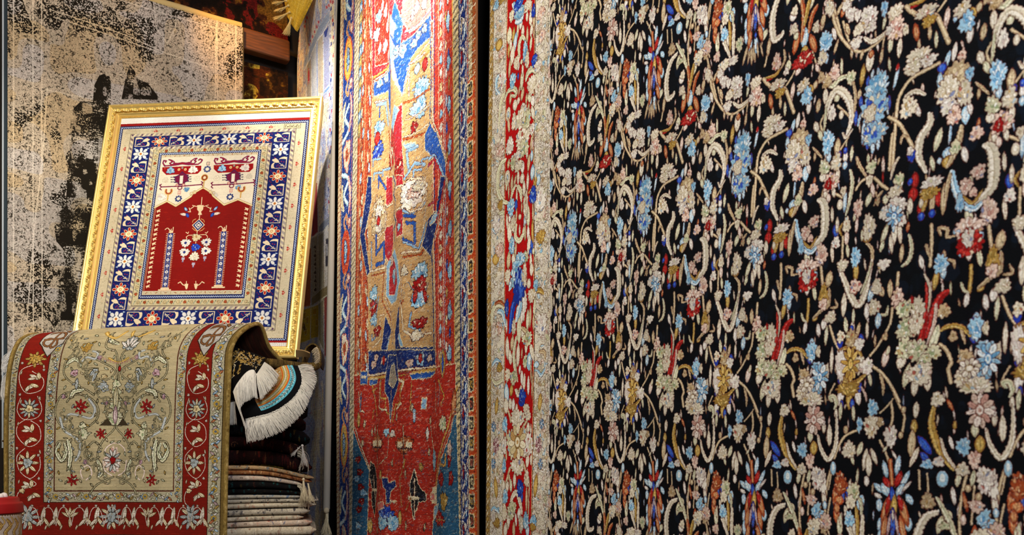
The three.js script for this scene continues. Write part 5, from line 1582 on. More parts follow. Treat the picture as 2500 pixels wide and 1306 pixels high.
// ---------- noise for worn and mottled wool ----------
function noiseField(seed) {
  const N = 256, tab = new Float32Array(N * N); let s = seed; for (let i = 0; i < N * N; i++) { s = (Math.imul(s, 1664525) + 1013904223) | 0; tab[i] = (s >>> 8) / 16777216; }
  return (x, y) => { const i = Math.floor(x), j = Math.floor(y); let fx = x - i, fy = y - j; fx = fx * fx * (3 - 2 * fx); fy = fy * fy * (3 - 2 * fy); const a = ((j & 255) << 8), b = (((j + 1) & 255) << 8), p = i & 255, q = (i + 1) & 255; return (tab[a + p] * (1 - fx) + tab[a + q] * fx) * (1 - fy) + (tab[b + p] * (1 - fx) + tab[b + q] * fx) * fy; };
}
// ---------- the pale garden rug in the far corner ----------
function paintPaleRug() {
  const W = 512, H = 2048, mmW = 815, top = 3200, mmH = 3700, cv = makeCanvas(W, H), c = cv.getContext('2d'), n1 = noiseField(11), n2 = noiseField(77);
  const im = c.createImageData(W, H), d = im.data;
  for (let y = 0; y < H; y++) for (let x = 0; x < W; x++) {
    const X = x / W * mmW, Y = y / H * mmH, a = n1(X / 22, Y / 60), b = n2(X / 60, Y / 140), e = n1(X / 7 + 40, Y / 16), i = (y * W + x) * 4;
    let r = 206, g = 200, q = 190; const k = b * 0.6 + a * 0.4; if (k > 0.52) { r = 158; g = 168; q = 198; } if (k < 0.36) { r = 212; g = 200; q = 168; }
    if (e > 0.8) { r = mix(r, 160, 0.5); g = mix(g, 84, 0.5); q = mix(q, 88, 0.5); } if (e < 0.17) { r = mix(r, 80, 0.5); g = mix(g, 86, 0.5); q = mix(q, 124, 0.5); } if (e > 0.62 && e < 0.68) { r = 214; g = 208; q = 196; }
    d[i] = r; d[i + 1] = g; d[i + 2] = q; d[i + 3] = 255;
  }
  c.putImageData(im, 0, 0);
  c.save(); c.scale(W / mmW, H / mmH); c.lineJoin = 'round';
  for (const m of PANEL_FIGURES) { const q = m[m.length - 1]; c.beginPath(); for (let i = 0; i < q.length; i += 2) c[i ? 'lineTo' : 'moveTo'](q[i], top - q[i + 1]); if (m[0] === 'P') { c.closePath(); c.globalAlpha = 0.8; c.fillStyle = m[1]; c.fill(); c.globalAlpha = 0.6; c.strokeStyle = '#d8d2c0'; c.lineWidth = 4; c.stroke(); c.globalAlpha = 1; } else { c.strokeStyle = m[1]; c.lineWidth = m[2]; c.stroke(); } }
  for (let y = 0; y < mmH; y += 26) { c.fillStyle = ['#a8303a', '#2c3a80', '#cfc8b8', '#8a94b0'][Math.floor(y / 26) % 4]; c.fillRect(rr(690, 740), y, rr(8, 20), 20); c.fillRect(rr(14, 40), y, rr(6, 14), 18); }
  c.fillStyle = '#dcd8cc'; c.fillRect(0, 0, 10, mmH); c.fillRect(792, 0, 23, mmH);
  c.restore(); roughen(c, W, H, 2.4, 3); pileGrain(c, W, H, 0.26, 0.04); return cv;
}
function tassel(base, len, spread, count, dir = new THREE.Vector3(0, -1, 0)) {
  const list = []; for (let i = 0; i < count; i++) { const a = rr(0, 6.28), s = spread * Math.sqrt(rnd()), off = new THREE.Vector3(Math.cos(a) * s, rr(-0.1, 0.1) * len, Math.sin(a) * s * 0.6), p = []; for (let k = 0; k <= 5; k++) { const t = k / 5; p.push(base.clone().addScaledVector(dir, len * t * rr(0.93, 1.05)).addScaledVector(off, t * t * 0.9 + 0.1).add(new THREE.Vector3(0.002 * Math.sin(t * 8 + i), 0, 0.002 * Math.cos(t * 9 + i)))); } list.push(p); }
  return threads(list, 0.0011);
}
function buildPaleRug() {
  const g = thing('garden_rug', 'pale blue and cream garden rug hanging in the far corner behind the frame', 'rug');
  const t0 = -2.475, y0 = 0.45, y1 = EYE + 3.15, w = 0.765;
  g.position.copy(onRight(t0, y0, 0)); g.rotation.y = RIGHT_TURN;
  const fn = (a, b) => { const y = mix(y0, y1, b), h = y - EYE; const left = 0.0 + 0.2 * smooth(2.6, 3.3, h), right = w + 0.045 * (h - 1.0) / 2 - 0.03; return new THREE.Vector3(mix(left, right, a), y - y0, 0.015 * Math.sin(a * 7 + y) * a - 0.02 + 0.03 * a); };
  part('woven_face', whole(sheet(30, 50, fn, 0.01, (a, b) => { const p = fn(a, b); return [p.x / 0.815, (p.y + y0 - EYE + 0.5) / 3.7]; })), wool(paintPaleRug(), 0.004, 0.4, 0.4), g);
  // the near edge is rolled round and sewn into a cord that ends in a tassel
  const cord = []; for (let k = 0; k <= 20; k++) { const p = at(mix(822.5, 797, Math.pow(k / 20, 0.9)), mix(-20, 1243, k / 20), mix(4.4, 4.32, k / 20)); cord.push(p); }
  const inv = new THREE.Matrix4(); g.updateMatrixWorld(); inv.copy(g.matrixWorld).invert(); cord.forEach((p) => p.applyMatrix4(inv));
  const tube = new THREE.TubeGeometry(curve(cord), 80, 1, 12), P = tube.attributes.position, N = tube.attributes.normal;
  for (let i = 0; i < P.count; i++) { const k = Math.floor(i / 13) / 80, r = mix(0.006, 0.019, smooth(0.1, 0.6, k)); P.setXYZ(i, P.getX(i) + N.getX(i) * (r - 1), P.getY(i) + N.getY(i) * (r - 1), P.getZ(i) + N.getZ(i) * (r - 1)); }
  part('rolled_edge', tube, std({ color: 0x8f897c, roughness: 0.85 }), g).userData.label = 'pale rolled and sewn rug edge';
  const tb = at(797, 1246, 4.31).applyMatrix4(inv);
  const knot = part('tassel_knot', new THREE.SphereGeometry(0.016, 12, 8), std({ color: 0xb0a284 }), g); knot.position.copy(tb); knot.scale.y = 1.2;
  part('tassel', tassel(tb.clone().add(new THREE.Vector3(0, -0.01, 0)), 0.125, 0.05, 150), std({ color: 0xcbbd98 }), g, 'stuff');
}
buildPaleRug();

// ---------- back wall: dark rugs, beam, worn rug ----------
function paintMottled(seed, dark, mids) {
  const W = 512, H = 1024, cv = makeCanvas(W, H), c = cv.getContext('2d'), n1 = noiseField(seed), n2 = noiseField(seed + 5), im = c.createImageData(W, H), d = im.data;
  for (let y = 0; y < H; y++) for (let x = 0; x < W; x++) {
    const a = n1(x / 60, y / 60) * 0.5 + n2(x / 26, y / 26) * 0.3 + n1(x / 9 + 30, y / 9) * 0.2, b = n2(x / 40 + 9, y / 50), e = n1(x / 4, y / 4), i = (y * W + x) * 4;
    let col = dark; if (a > 0.47 + 0.1 * (e - 0.5)) col = b > 0.5 ? mids[0] : mids[1]; if (a > 0.56 + 0.14 * (e - 0.5)) col = b > 0.45 ? mids[2] : mids[1]; if (a < 0.36) col = mids[3];
    const k = 0.75 + 0.5 * e; d[i] = col[0] * k; d[i + 1] = col[1] * k; d[i + 2] = col[2] * k; d[i + 3] = 255;
  }
  c.putImageData(im, 0, 0); pileGrain(c, W, H, 0.3, 0.05); return cv;
}
function backRug(name, label, u0, u1, h0, h1, cv, off) {
  const g = thing(name, label, 'rug'); g.position.copy(onBack(u0, EYE + h0, off)); g.rotation.y = BACK_TURN;
  part('woven_face', whole(sheet(20, 24, (a, b) => new THREE.Vector3(a * (u1 - u0), b * (h1 - h0), 0.01 * Math.sin(a * 9 + b * 4)), 0.008, (a, b) => [a * (u1 - u0) / 1.0, b * (h1 - h0) / 2.0])), wool(cv, 0.003, 0.3, 0.4), g);
  const hem = []; for (let k = 0; k <= 12; k++) hem.push(new THREE.Vector3((u1 - u0) * k / 12, 0, 0.01 * Math.sin(k / 12 * 9) - 0.004));
  part('hem', new THREE.TubeGeometry(curve(hem), 24, 0.007, 6), std({ color: 0x2a1808 }), g);
}
backRug('mottled_rug', 'brown and ochre mottled rug on the back wall below the wooden beam', -1.2, -0.02, -0.6, 2.6, paintMottled(401, [36, 20, 8], [[74, 48, 13], [62, 28, 10], [156, 130, 44], [22, 12, 6]]), -0.085);
backRug('dark_rug', 'nearly black rug with red and ochre flecks hanging above the wooden beam', -1.9, -0.02, 2.79, 3.34, paintMottled(733, [24, 12, 7], [[58, 26, 10], [92, 20, 16], [120, 78, 24], [14, 8, 5]]), -0.085);
function paintWood() {
  const W = 1024, H = 128, cv = makeCanvas(W, H), c = cv.getContext('2d'), n = noiseField(5), im = c.createImageData(W, H), d = im.data;
  for (let y = 0; y < H; y++) for (let x = 0; x < W; x++) { const g = Math.sin((y + 18 * n(x / 120, y / 60)) * 0.55 + 3 * n(x / 200, 3)), f = n(x / 30, y / 1.6), k = 0.78 + 0.07 * g + 0.3 * (f - 0.5), i = (y * W + x) * 4; d[i] = 112 * k; d[i + 1] = 62 * k; d[i + 2] = 24 * k; d[i + 3] = 255; }
  c.putImageData(im, 0, 0); return cv;
}
{
  const g = thing('wooden_beam', 'brown timber beam running along the top of the back wall', 'beam');
  g.position.copy(onBack(-1.02, EYE + 2.70, -0.03)); g.rotation.y = BACK_TURN;
  const box = new RoundedBoxGeometry(1.98, 0.135, 0.075, 3, 0.016), t = texture(paintWood(), true), uv = box.attributes.uv, P = box.attributes.position; for (let i = 0; i < uv.count; i++) uv.setXY(i, (P.getX(i) + 1) / 1.4, (P.getY(i) + P.getZ(i)) / 0.22 + 0.5);
  part('timber', box, std({ map: t, bumpMap: t, bumpScale: 0.002, roughness: 0.6 }), g);
  for (const x of [-0.9, -0.2]) { const b = part('bracket', new RoundedBoxGeometry(0.03, 0.16, 0.085, 2, 0.006), std({ color: 0x3a2412, roughness: 0.6, metalness: 0.3 }), g); b.position.set(x, 0, 0); }
}
function paintWorn() {
  const W = 1024, H = 2048, mmW = 1230, top = 2700, mmH = 2600, cv = makeCanvas(W, H), c = cv.getContext('2d');
  const n1 = noiseField(3), n2 = noiseField(19), n3 = noiseField(57), n4 = noiseField(91);
  // mask: black where the dark medallion stands; grey where the raised bands run
  const mk = makeCanvas(W, H), q = mk.getContext('2d'); q.fillStyle = '#fff'; q.fillRect(0, 0, W, H); q.save(); q.scale(W / mmW, H / mmH); q.lineJoin = 'round'; q.lineCap = 'round';
  const path = (l) => { q.beginPath(); for (let i = 0; i < l.length; i += 2) q[i ? 'lineTo' : 'moveTo'](l[i], top - l[i + 1]); };
  q.strokeStyle = '#c0c0c0'; q.lineWidth = 44; for (const l of WORN_BANDS) { path(l); q.stroke(); } q.fillStyle = '#000'; for (const l of WORN_DARK) { path(l); q.closePath(); q.fill(); }
  q.strokeStyle = '#a0a0a0'; q.lineWidth = 7; for (const l of WORN_LINES) { path(l); q.stroke(); } for (const x of [30, 120, 160, 1080, 1190]) { q.beginPath(); q.moveTo(x, 0); q.lineTo(x, mmH); q.stroke(); } q.beginPath(); q.moveTo(0, 45); q.lineTo(mmW, 45); q.stroke(); q.restore();
  const mask = q.getImageData(0, 0, W, H).data, im = c.createImageData(W, H), d = im.data;
  for (let y = 0; y < H; y++) for (let x = 0; x < W; x++) {
    const X = x / W * mmW, Y = y / H * mmH, i = (y * W + x) * 4, m = mask[i];
    const big = n1(X / 170, Y / 210), mid = n2(X / 55, Y / 70), wx = X + 14 * n3(X / 13, Y / 13), wy = Y + 14 * n4(X / 13, Y / 13);
    const worm = Math.abs(n1(wx / 8 + 60, wy / 8) - 0.5) * 2, fine = n4(X / 5, Y / 5), hair = n2(X / 30, Y / 2.6), lat = Math.abs(Math.sin(X / 21 + 2.4 * n3(X / 40, Y / 40)) * Math.sin(Y / 24 + 2.4 * n1(X / 40, Y / 40)));
    let r = 170, g = 158, b = 137; const tint = n3(X / 120, Y / 120); if (tint > 0.6) { r = 166; g = 160; b = 151; } if (tint < 0.34) { r = 172; g = 154; b = 122; }
    let cover = big * 0.55 + mid * 0.45;                       // how much of the old dark pile is left
    let black = 0; if (m > 30) { const lim = 0.02 + 0.25 * cover + 0.1 * (1 - lat); if (worm < lim * (m > 180 && m < 215 ? 0.35 : 1) && fine > 0.34) black = 0.45 + 0.45 * fine; if (cover > 0.66 && worm < 0.6 && fine > 0.36) black = 1; }
    else { const w = mid * 0.5 + fine * 0.3 + hair * 0.2; black = w > 0.44 ? 1 : w > 0.37 ? 0.6 : 0; if (n3(X / 26, Y / 60) > 0.66 && fine > 0.4) black *= 0.2; }
    if (m > 140 && m < 175) { r += 22; g += 22; b += 20; black *= 0.15; }
    const k = 0.86 + 0.28 * n2(X / 3, Y / 3); r *= k; g *= k; b *= k;
    d[i] = mix(r, 26, black); d[i + 1] = mix(g, 22, black); d[i + 2] = mix(b, 15, black); d[i + 3] = 255;
  }
  c.putImageData(im, 0, 0); pileGrain(c, W, H, 0.12, 0.03); return cv;
}
{
  const g = thing('worn_rug', 'tall greyish cream rug with worn black speckles and a dark medallion', 'rug');
  const w = 1.235, h1 = 2.745, h0 = 0.1; g.position.copy(onBack(-1.573, EYE + h0, 0.03)); g.rotation.y = BACK_TURN;
  const fn = (a, b) => { const h = mix(h0, h1, b); return new THREE.Vector3(a * w, h - h0, 0.12 * (1 - a * 0.9) * smooth(2.5, 0.3, h) + 0.006 * Math.sin(a * 8 + h * 2)); };
  part('woven_face', whole(sheet(40, 60, fn, 0.01, (a, b) => [a, (mix(h0, h1, b) - 0.14) / 2.6])), wool(paintWorn(), 0.003, 0.2, 0.2), g);
  const hem = []; for (let k = 0; k <= 20; k++) hem.push(new THREE.Vector3(w * k / 20, h1 - h0 + 0.018, -0.03 + 0.003 * Math.sin(k)));
  part('rolled_top_hem', new THREE.TubeGeometry(curve(hem), 60, 0.024, 12), std({ color: 0xb9a56e }), g).userData.label = 'yellowish rolled hem over the beam';
  const side = []; for (let k = 0; k <= 30; k++) side.push(fn(0, k / 30).add(new THREE.Vector3(-0.006, 0, -0.004)));
  part('selvedge', new THREE.TubeGeometry(curve(side), 80, 0.011, 8), std({ color: 0x1c2c34 }), g);
  const thr = []; for (let k = 0; k <= 30; k++) thr.push(fn(0, k / 30).add(new THREE.Vector3(-0.017, 0, 0.002))); part('edge_cord', new THREE.TubeGeometry(curve(thr), 80, 0.005, 6), std({ color: 0xa8b4bc }), g);
  const side2 = []; for (let k = 0; k <= 30; k++) side2.push(fn(1, k / 30).add(new THREE.Vector3(0.003, 0, -0.005))); part('selvedge', new THREE.TubeGeometry(curve(side2), 80, 0.006, 8), std({ color: 0x4a4028 }), g);
}
{ // rug corner with knotted tassels, yellow lamplight painted into its colour, tucked over the end of the beam
  const g = thing('lamplight_yellow_rug_corner', 'rug corner coloured yellow for the lamplight, with knotted tassels hanging over the beam end', 'rug');
  const o = at(726, 60, 4.72); g.position.copy(o);
  const L = (x, y, z) => at(x, y, z).sub(o), top = [L(690, -25, 4.76), L(770, -25, 4.66)], bot = [L(700, 40, 4.74), L(722, 74, 4.70)];
  const s = sheet(14, 14, (a, b) => { const p = bot[0].clone().lerp(bot[1], a), q = top[0].clone().lerp(top[1], a); const r = p.lerp(q, b); r.z += 0.02 * Math.sin(a * 6); return r; }, 0.01);
  part('woven_face', whole(s), wool(foldTexture(61, '#b8942c', ['#d6b850', '#8a6a18', '#e2cc78', '#a07c20'], 300), 0.002, 0.3, 0.4), g);  // wool colour carries the yellow of the lamplight
  const cream = std({ color: 0xcdb877 });
  for (const [x, y, dx, dy, len, n] of [[704, 14, -0.9, -0.45, 0.07, 70], [707, 30, -0.9, -0.5, 0.085, 90], [711, 44, -0.3, -1, 0.1, 90], [699, 2, -0.8, -0.2, 0.07, 70]]) { const b = L(x, y, 4.7); part('tassel', tassel(b, len, 0.026, n, new THREE.Vector3(dx, dy, 0).normalize()), cream, g, 'stuff'); const k = part('tassel_knot', new THREE.SphereGeometry(0.007, 8, 6), cream, g); k.position.copy(b); }
}
// ---------- the framed prayer rug: drawn in millimetres, 1090 x 1335 ----------
function paintPrayerRug() {
  const W = 1500, H = 1837, cv = makeCanvas(W, H), c = cv.getContext('2d');
  c.save(); c.scale(W / 1090, H / 1335); c.lineJoin = 'round'; c.lineCap = 'round';
  const box = (l, t, b, col) => { c.fillStyle = col; c.fillRect(l, t, 1090 - 2 * l, b - t); };
  const IVORY = '#c6bb9c', NAVY = '#121f60', RED = '#7d0e0a';
  c.fillStyle = '#e8e5dc'; c.fillRect(0, 0, 1090, 1335);
  for (let y = 4; y < 34; y += 7) for (let x = (y % 14) / 2; x < 1090; x += 9) { c.fillStyle = y % 3 ? '#b9b3a8' : '#c7a8a0'; c.fillRect(x, y, 3, 2.4); }
  for (let y = 1314; y < 1335; y += 6) for (let x = 0; x < 1090; x += 10) { c.fillStyle = '#7f7f88'; c.fillRect(x + (y % 4), y, 4, 2.6); }
  c.fillStyle = '#8c1410'; c.fillRect(0, 36, 1090, 15); c.fillRect(0, 1303, 1090, 10);
  box(2, 51, 1303, '#1b2350'); box(20, 68, 1290, IVORY); box(70, 101, 1250, '#3a3026'); box(72, 103, 1248, '#a2967e'); box(94, 117, 1229, '#12163a'); box(96, 119, 1227, NAVY); box(196, 182, 1136, '#12163a'); box(199, 185, 1133, '#a2967e'); box(219, 199, 1109, '#3a3026'); box(221, 201, 1107, '#c3b78f'); box(253, 221, 1072, '#1b2350'); box(270, 235, 1049, IVORY);
  // blue and white zigzag cords
  const zig = (l, t, b, w, step) => {
    c.strokeStyle = '#b9c8e0'; c.lineWidth = w; const r = 1090 - l;
    const run = (x0, y0, x1, y1) => { const n = Math.round(Math.hypot(x1 - x0, y1 - y0) / step); c.beginPath(); for (let i = 0; i <= n; i++) { const k = i / n, s = (i % 2 ? 1 : -1) * w * 0.9; c[i ? 'lineTo' : 'moveTo'](mix(x0, x1, k) + (x0 === x1 ? s : 0), mix(y0, y1, k) + (y0 === y1 ? s : 0)); } c.stroke(); };
    run(l, t, r, t); run(l, b, r, b); run(l, t, l, b); run(r, t, r, b);
  };
  zig(11, 60, 1296, 3.2, 6); zig(261.5, 228, 1060.5, 3.4, 6);
  // outer ivory border: little red buds
  const bud = (x, y, a) => { c.save(); c.translate(x, y); c.rotate(a); c.fillStyle = '#a8322a'; c.beginPath(); c.moveTo(0, 9); c.lineTo(13, -3); c.lineTo(6, -10); c.lineTo(0, -4); c.lineTo(-6, -10); c.lineTo(-13, -3); c.closePath(); c.fill(); c.fillStyle = '#e6c8a8'; c.fillRect(-2, -3, 4, 7); c.strokeStyle = '#7a7a5a'; c.lineWidth = 1.4; c.beginPath(); c.moveTo(-24, 4); c.quadraticCurveTo(-18, -8, -14, 2); c.moveTo(24, 4); c.quadraticCurveTo(18, -8, 14, 2); c.stroke(); c.restore(); };
  for (let i = 0; i < 6; i++) { bud(215 + i * 132, 85, Math.PI); bud(150 + i * 158, 1269, 0); }
  for (let i = 0; i < 9; i++) { bud(46, 190 + i * 122, Math.PI / 2); bud(1044, 190 + i * 122, -Math.PI / 2); }
  for (let i = 0; i < 130; i++) { const k = i % 4, x = k === 0 ? rr(30, 64) : k === 1 ? rr(1026, 1060) : rr(60, 1030), y = k < 2 ? rr(110, 1270) : k === 2 ? rr(74, 98) : rr(1254, 1286); c.fillStyle = ['rgba(168,166,120,0.5)', 'rgba(190,150,120,0.4)', 'rgba(150,140,110,0.4)'][i % 3]; c.fillRect(x, y, rr(3, 9), rr(3, 9)); }
  for (let i = 0; i < 1500; i++) { c.fillStyle = ['rgba(120,104,70,0.22)', 'rgba(236,228,206,0.3)', 'rgba(150,128,96,0.2)'][i % 3]; const k = i % 4, x = k === 0 ? rr(22, 66) : k === 1 ? rr(1024, 1068) : rr(22, 1066), y = k < 2 ? rr(70, 1288) : k === 2 ? rr(70, 100) : rr(1250, 1288); c.fillRect(x, y, rr(2, 8), rr(2, 6)); }
  // woven signatures in the upper corners
  c.fillStyle = '#cfc096'; c.strokeStyle = '#2a2418'; c.lineWidth = 2; c.fillRect(950, 73, 92, 26); c.strokeRect(950, 73, 92, 26); c.strokeStyle = '#8f8a6c'; c.lineWidth = 1.4; c.strokeRect(44, 76, 76, 20);
  for (let i = 0; i < 8; i++) { c.strokeStyle = '#2a2418'; c.lineWidth = 3; c.beginPath(); c.moveTo(958 + i * 10.4, 93); c.quadraticCurveTo(954 + i * 10.4, 80 + (i % 3) * 3, 963 + i * 10.4, 80 + (i % 2) * 8); c.stroke(); c.strokeStyle = '#9a9478'; c.lineWidth = 1.6; c.beginPath(); c.moveTo(50 + i * 8.6, 92); c.lineTo(54 + i * 8.6, 80 + (i % 3) * 3); c.stroke(); }
  // barber-pole stripes
  const pole = (l, t, b) => {
    const w = 18, r = 1090 - l;
    const seg = (x, y, vert, i) => { c.save(); c.translate(x, y); c.rotate(vert ? Math.PI / 2 : 0); c.fillStyle = ['#8a7f74', '#d2c6a2', '#9c958c', '#c8bda0'][i % 4]; c.beginPath(); c.moveTo(-14, w / 2); c.lineTo(0, -w / 2); c.lineTo(13, -w / 2); c.lineTo(-1, w / 2); c.closePath(); c.fill(); if (i % 4 === 0) { c.fillStyle = '#4a1c50'; c.fillRect(-3, -4, 7, 7); } c.restore(); };
    let i = 0; for (let x = l + 10; x < r; x += 14) { seg(x, t + 8, false, i); seg(x, b - 9, false, i + 2); i++; } for (let y = t + 20; y < b - 12; y += 14) { seg(l + 10, y, true, i); seg(r - 10, y, true, i + 1); i++; }
  };
  pole(72, 101, 1249); pole(198, 184, 1134);
  // inner guard: small flowers between slanting bars
  const guard = (x, y, vert, i) => { c.save(); c.translate(x, y); c.rotate(vert ? Math.PI / 2 : 0); c.strokeStyle = '#8d9a94'; c.lineWidth = 3; c.beginPath(); c.moveTo(-20, 12); c.lineTo(-8, -12); c.stroke(); drawBlossom(c, 6, 0, 9, 9, 0, i % 2 ? 'r' : 'y', '#5a4a2a', 1.4); c.fillStyle = '#4a5a30'; c.fillRect(-14, -8, 4, 6); c.fillRect(17, 4, 4, 6); c.restore(); };
  for (let i = 0; i < 17; i++) { guard(250 + i * 37, 211, false, i); guard(250 + i * 37, 1090, false, i); } for (let i = 0; i < 22; i++) { guard(237, 240 + i * 38, true, i); guard(853, 240 + i * 38, true, i); }
  // the indigo main border
  const white = (x, y, w, h) => { for (let k = 0; k < 8; k++) { const a = k * Math.PI / 4, l = k % 2 ? 0.34 : 0.3; c.save(); c.translate(x + Math.cos(a) * w * l, y + Math.sin(a) * h * l); c.rotate(a); c.fillStyle = '#d9d9d4'; c.strokeStyle = '#6a7488'; c.lineWidth = 2; c.beginPath(); c.ellipse(0, 0, w * 0.14, h * 0.11, 0, 0, 6.3); c.fill(); c.stroke(); c.restore(); } c.fillStyle = '#e6e2d4'; c.beginPath(); c.ellipse(x, y, w * 0.17, h * 0.17, 0, 0, 6.3); c.fill(); c.fillStyle = '#b8702a'; c.beginPath(); c.arc(x, y, 7, 0, 6.3); c.fill(); for (const [a, b] of [[-1, -1], [1, -1], [-1, 1], [1, 1]]) { c.fillStyle = '#a8c0d0'; c.fillRect(x + a * w * 0.4 - 5, y + b * h * 0.4 - 3, 10, 5); c.fillRect(x + a * w * 0.36 - 2, y + b * h * 0.4 - 5, 4, 10); } };
  const redf = (x, y, w, h) => { for (let k = 0; k < 8; k++) { const a = k * Math.PI / 4, l = k % 2 ? 0.27 : 0.34; c.save(); c.translate(x + Math.cos(a) * w * l, y + Math.sin(a) * h * l); c.rotate(a); c.beginPath(); c.ellipse(0, 0, w * 0.11, h * 0.09, 0, 0, 6.3); c.fillStyle = '#a81c14'; c.fill(); c.strokeStyle = '#e6c89a'; c.lineWidth = 3; c.stroke(); c.restore(); } c.fillStyle = '#e9dcae'; c.beginPath(); c.ellipse(x, y, w * 0.2, h * 0.2, 0, 0, 6.3); c.fill(); c.strokeStyle = '#c8742a'; c.lineWidth = 3; c.beginPath(); c.arc(x, y, 6, 0, 6.3); c.stroke(); for (const [a, b] of [[-1, -1], [1, -1], [-1, 1], [1, 1]]) { c.fillStyle = '#8a1c34'; c.fillRect(x + a * w * 0.38 - 6, y + b * h * 0.38 - 6, 5, 5); c.fillRect(x + a * w * 0.38 + 2, y + b * h * 0.38 + 2, 5, 5); } };
  const scroll = (x, y, w, h, fx, fy) => { // leaf scroll in an open square
    c.save(); c.translate(x, y); c.scale(fx * w / 100, fy * h / 100); const I = '#ddcdaa'; c.strokeStyle = I; c.fillStyle = I; c.lineWidth = 5;
    c.beginPath(); c.moveTo(-44, -44); c.lineTo(-44, 44); c.lineTo(26, 44); c.stroke();
    c.beginPath(); c.moveTo(-44, -44); c.bezierCurveTo(-30, -54, 0, -46, 4, -26); c.bezierCurveTo(-8, -34, -26, -32, -44, -26); c.closePath(); c.fill();
    c.beginPath(); c.moveTo(44, 44); c.bezierCurveTo(54, 20, 44, -6, 22, -4); c.bezierCurveTo(36, 8, 34, 26, 22, 44); c.closePath(); c.fill();
    c.beginPath(); c.moveTo(0, -8); c.bezierCurveTo(14, -40, 30, -44, 34, -30); c.bezierCurveTo(46, -36, 50, -20, 40, -14); c.bezierCurveTo(24, 0, 10, 6, 0, -8); c.closePath(); c.fill();
    c.lineWidth = 4; c.beginPath(); c.moveTo(4, -2); c.lineTo(-34, 34); c.moveTo(-22, 12); c.lineTo(-20, 26); c.lineTo(-8, 24); c.moveTo(-30, 20); c.lineTo(-34, 32); c.stroke();
    c.fillStyle = '#a02440'; for (const [a, b] of [[-28, -6], [-14, -10], [4, 18], [12, 26], [-4, 34], [30, -42]]) c.fillRect(a - 3, b - 3, 7, 7); c.restore();
  };
  const topW = 898 / 9; for (let i = 0; i < 9; i++) { const x = 96 + topW * (i + 0.5), y = 151; if (i % 2 === 0) scroll(x, y, topW * 0.92, 60, i < 5 ? 1 : -1, 1); else (i === 1 || i === 7 ? redf : white)(x, y, topW, 66); }
  for (let i = 0; i < 9; i++) { const x = 96 + topW * (i + 0.5), y = 1181; if (i % 2) scroll(x, y, topW * 0.92, 84, i < 4 ? 1 : -1, -1); else (i % 4 === 2 ? redf : white)(x, y, topW, 94); }
  const n = 12, sh = (1135 - 184) / n; for (let i = 0; i < n; i++) for (const s of [0, 1]) { const x = s ? 944 : 146, y = 184 + sh * (i + 0.5); if (i % 2) scroll(x, y, 90, sh * 0.92, s ? -1 : -1, 1); else (i % 4 === 0 ? white : redf)(x, y, 100, sh); }
  c.strokeStyle = '#0c1040'; c.lineWidth = 2.5; for (let i = 1; i < n; i++) for (const x of [96, 894]) { c.beginPath(); c.moveTo(x, 184 + sh * i); c.lineTo(x + 100, 184 + sh * i); c.stroke(); }
  // inner ivory strips
  for (let i = 0; i < 40; i++) { drawLeaf(c, 280 + i * 13.6, 243, 3, 6, i * 50, 'crgt'[i % 4], '#7a6a4a', 0.9); drawLeaf(c, 280 + i * 13.6, 1038, 3, 7, i * 50, 'crgt'[i % 4], '#7a6a4a', 0.9); }
  // ---- field: ivory spandrel above, red niche below ----
  c.fillStyle = '#d8d0b8'; c.fillRect(272, 250, 546, 778);
  const qa = (X, Y) => { const l = 275 - (Y - 130) * 0.149, r = 1250 - (Y - 100) * 0.117; return [272 + (X - l) / (r - l) * 546, 250 + (Y - 150) * 0.527]; };
  const poly = (list, q, fill, stroke, lw) => { c.beginPath(); list.forEach((p, i) => c[i ? 'lineTo' : 'moveTo'](...q(...p))); if (fill) { c.closePath(); c.fillStyle = fill; c.fill(); } if (stroke) { c.strokeStyle = stroke; c.lineWidth = lw; c.stroke(); } };
  for (const dx of [0, 526]) {
    const q = (X, Y) => qa(X + dx - (dx ? 0 : 0), Y - dx * 0.012);
    poly([[275, 262], [675, 256], [672, 310], [635, 348], [315, 350], [275, 305]], q, '#8f0f14');
    for (const x of [330, 395, 570, 640, 300, 665]) { const [a, b] = q(x, 275 + (x % 3) * 20); c.fillStyle = '#e8c860'; c.fillRect(a, b, 2.4, 2.4); }
    const [bx, by] = q(360, 302); drawBlossom(c, bx, by, 24, 20, 0, 'b', '#16246c', 2); const [wx, wy] = q(590, 300); drawBlossom(c, wx, wy, 26, 20, 0, 'w', '#e8e0d0', 1.6);
    for (const x of [446, 512]) { const [a, b] = q(x, 293); c.fillStyle = '#d8b878'; c.beginPath(); c.arc(a, b, 8, 0, 6.3); c.fill(); c.fillStyle = '#9a5a2a'; c.fillRect(a - 2, b - 2, 4, 4); }
    const [gx, gy] = q(481, 275); c.fillStyle = '#8a8a80'; c.beginPath(); c.moveTo(gx, gy - 8); c.lineTo(gx + 7, gy); c.lineTo(gx, gy + 8); c.lineTo(gx - 7, gy); c.fill();
    for (const [col, w] of [['#2a2a78', 8], ['#8c1626', 5.4]]) { // horns above
      poly([[310, 205], [318, 190], [292, 186], [283, 212], [300, 248]], q, null, col, w); poly([[300, 248], [420, 240], [480, 228], [545, 240], [640, 240], [672, 218], [686, 192], [664, 180], [650, 192]], q, null, col, w);
      poly([[345, 178], [362, 182], [380, 205], [352, 218], [368, 236], [480, 216], [600, 232], [622, 206], [606, 196], [632, 172], [612, 172]], q, null, col, w * 0.95); poly([[372, 184], [402, 204], [392, 218], [480, 226], [575, 212], [570, 200], [602, 178]], q, null, col, w * 0.8);
    }
    poly([[452, 350], [480, 318], [510, 350], [545, 360], [530, 375], [548, 390], [530, 405], [545, 425], [505, 440], [500, 465], [445, 470], [430, 440], [395, 440], [412, 425], [392, 405], [410, 395], [385, 375], [420, 368]], q, '#6a1238', '#2a2050', 3);
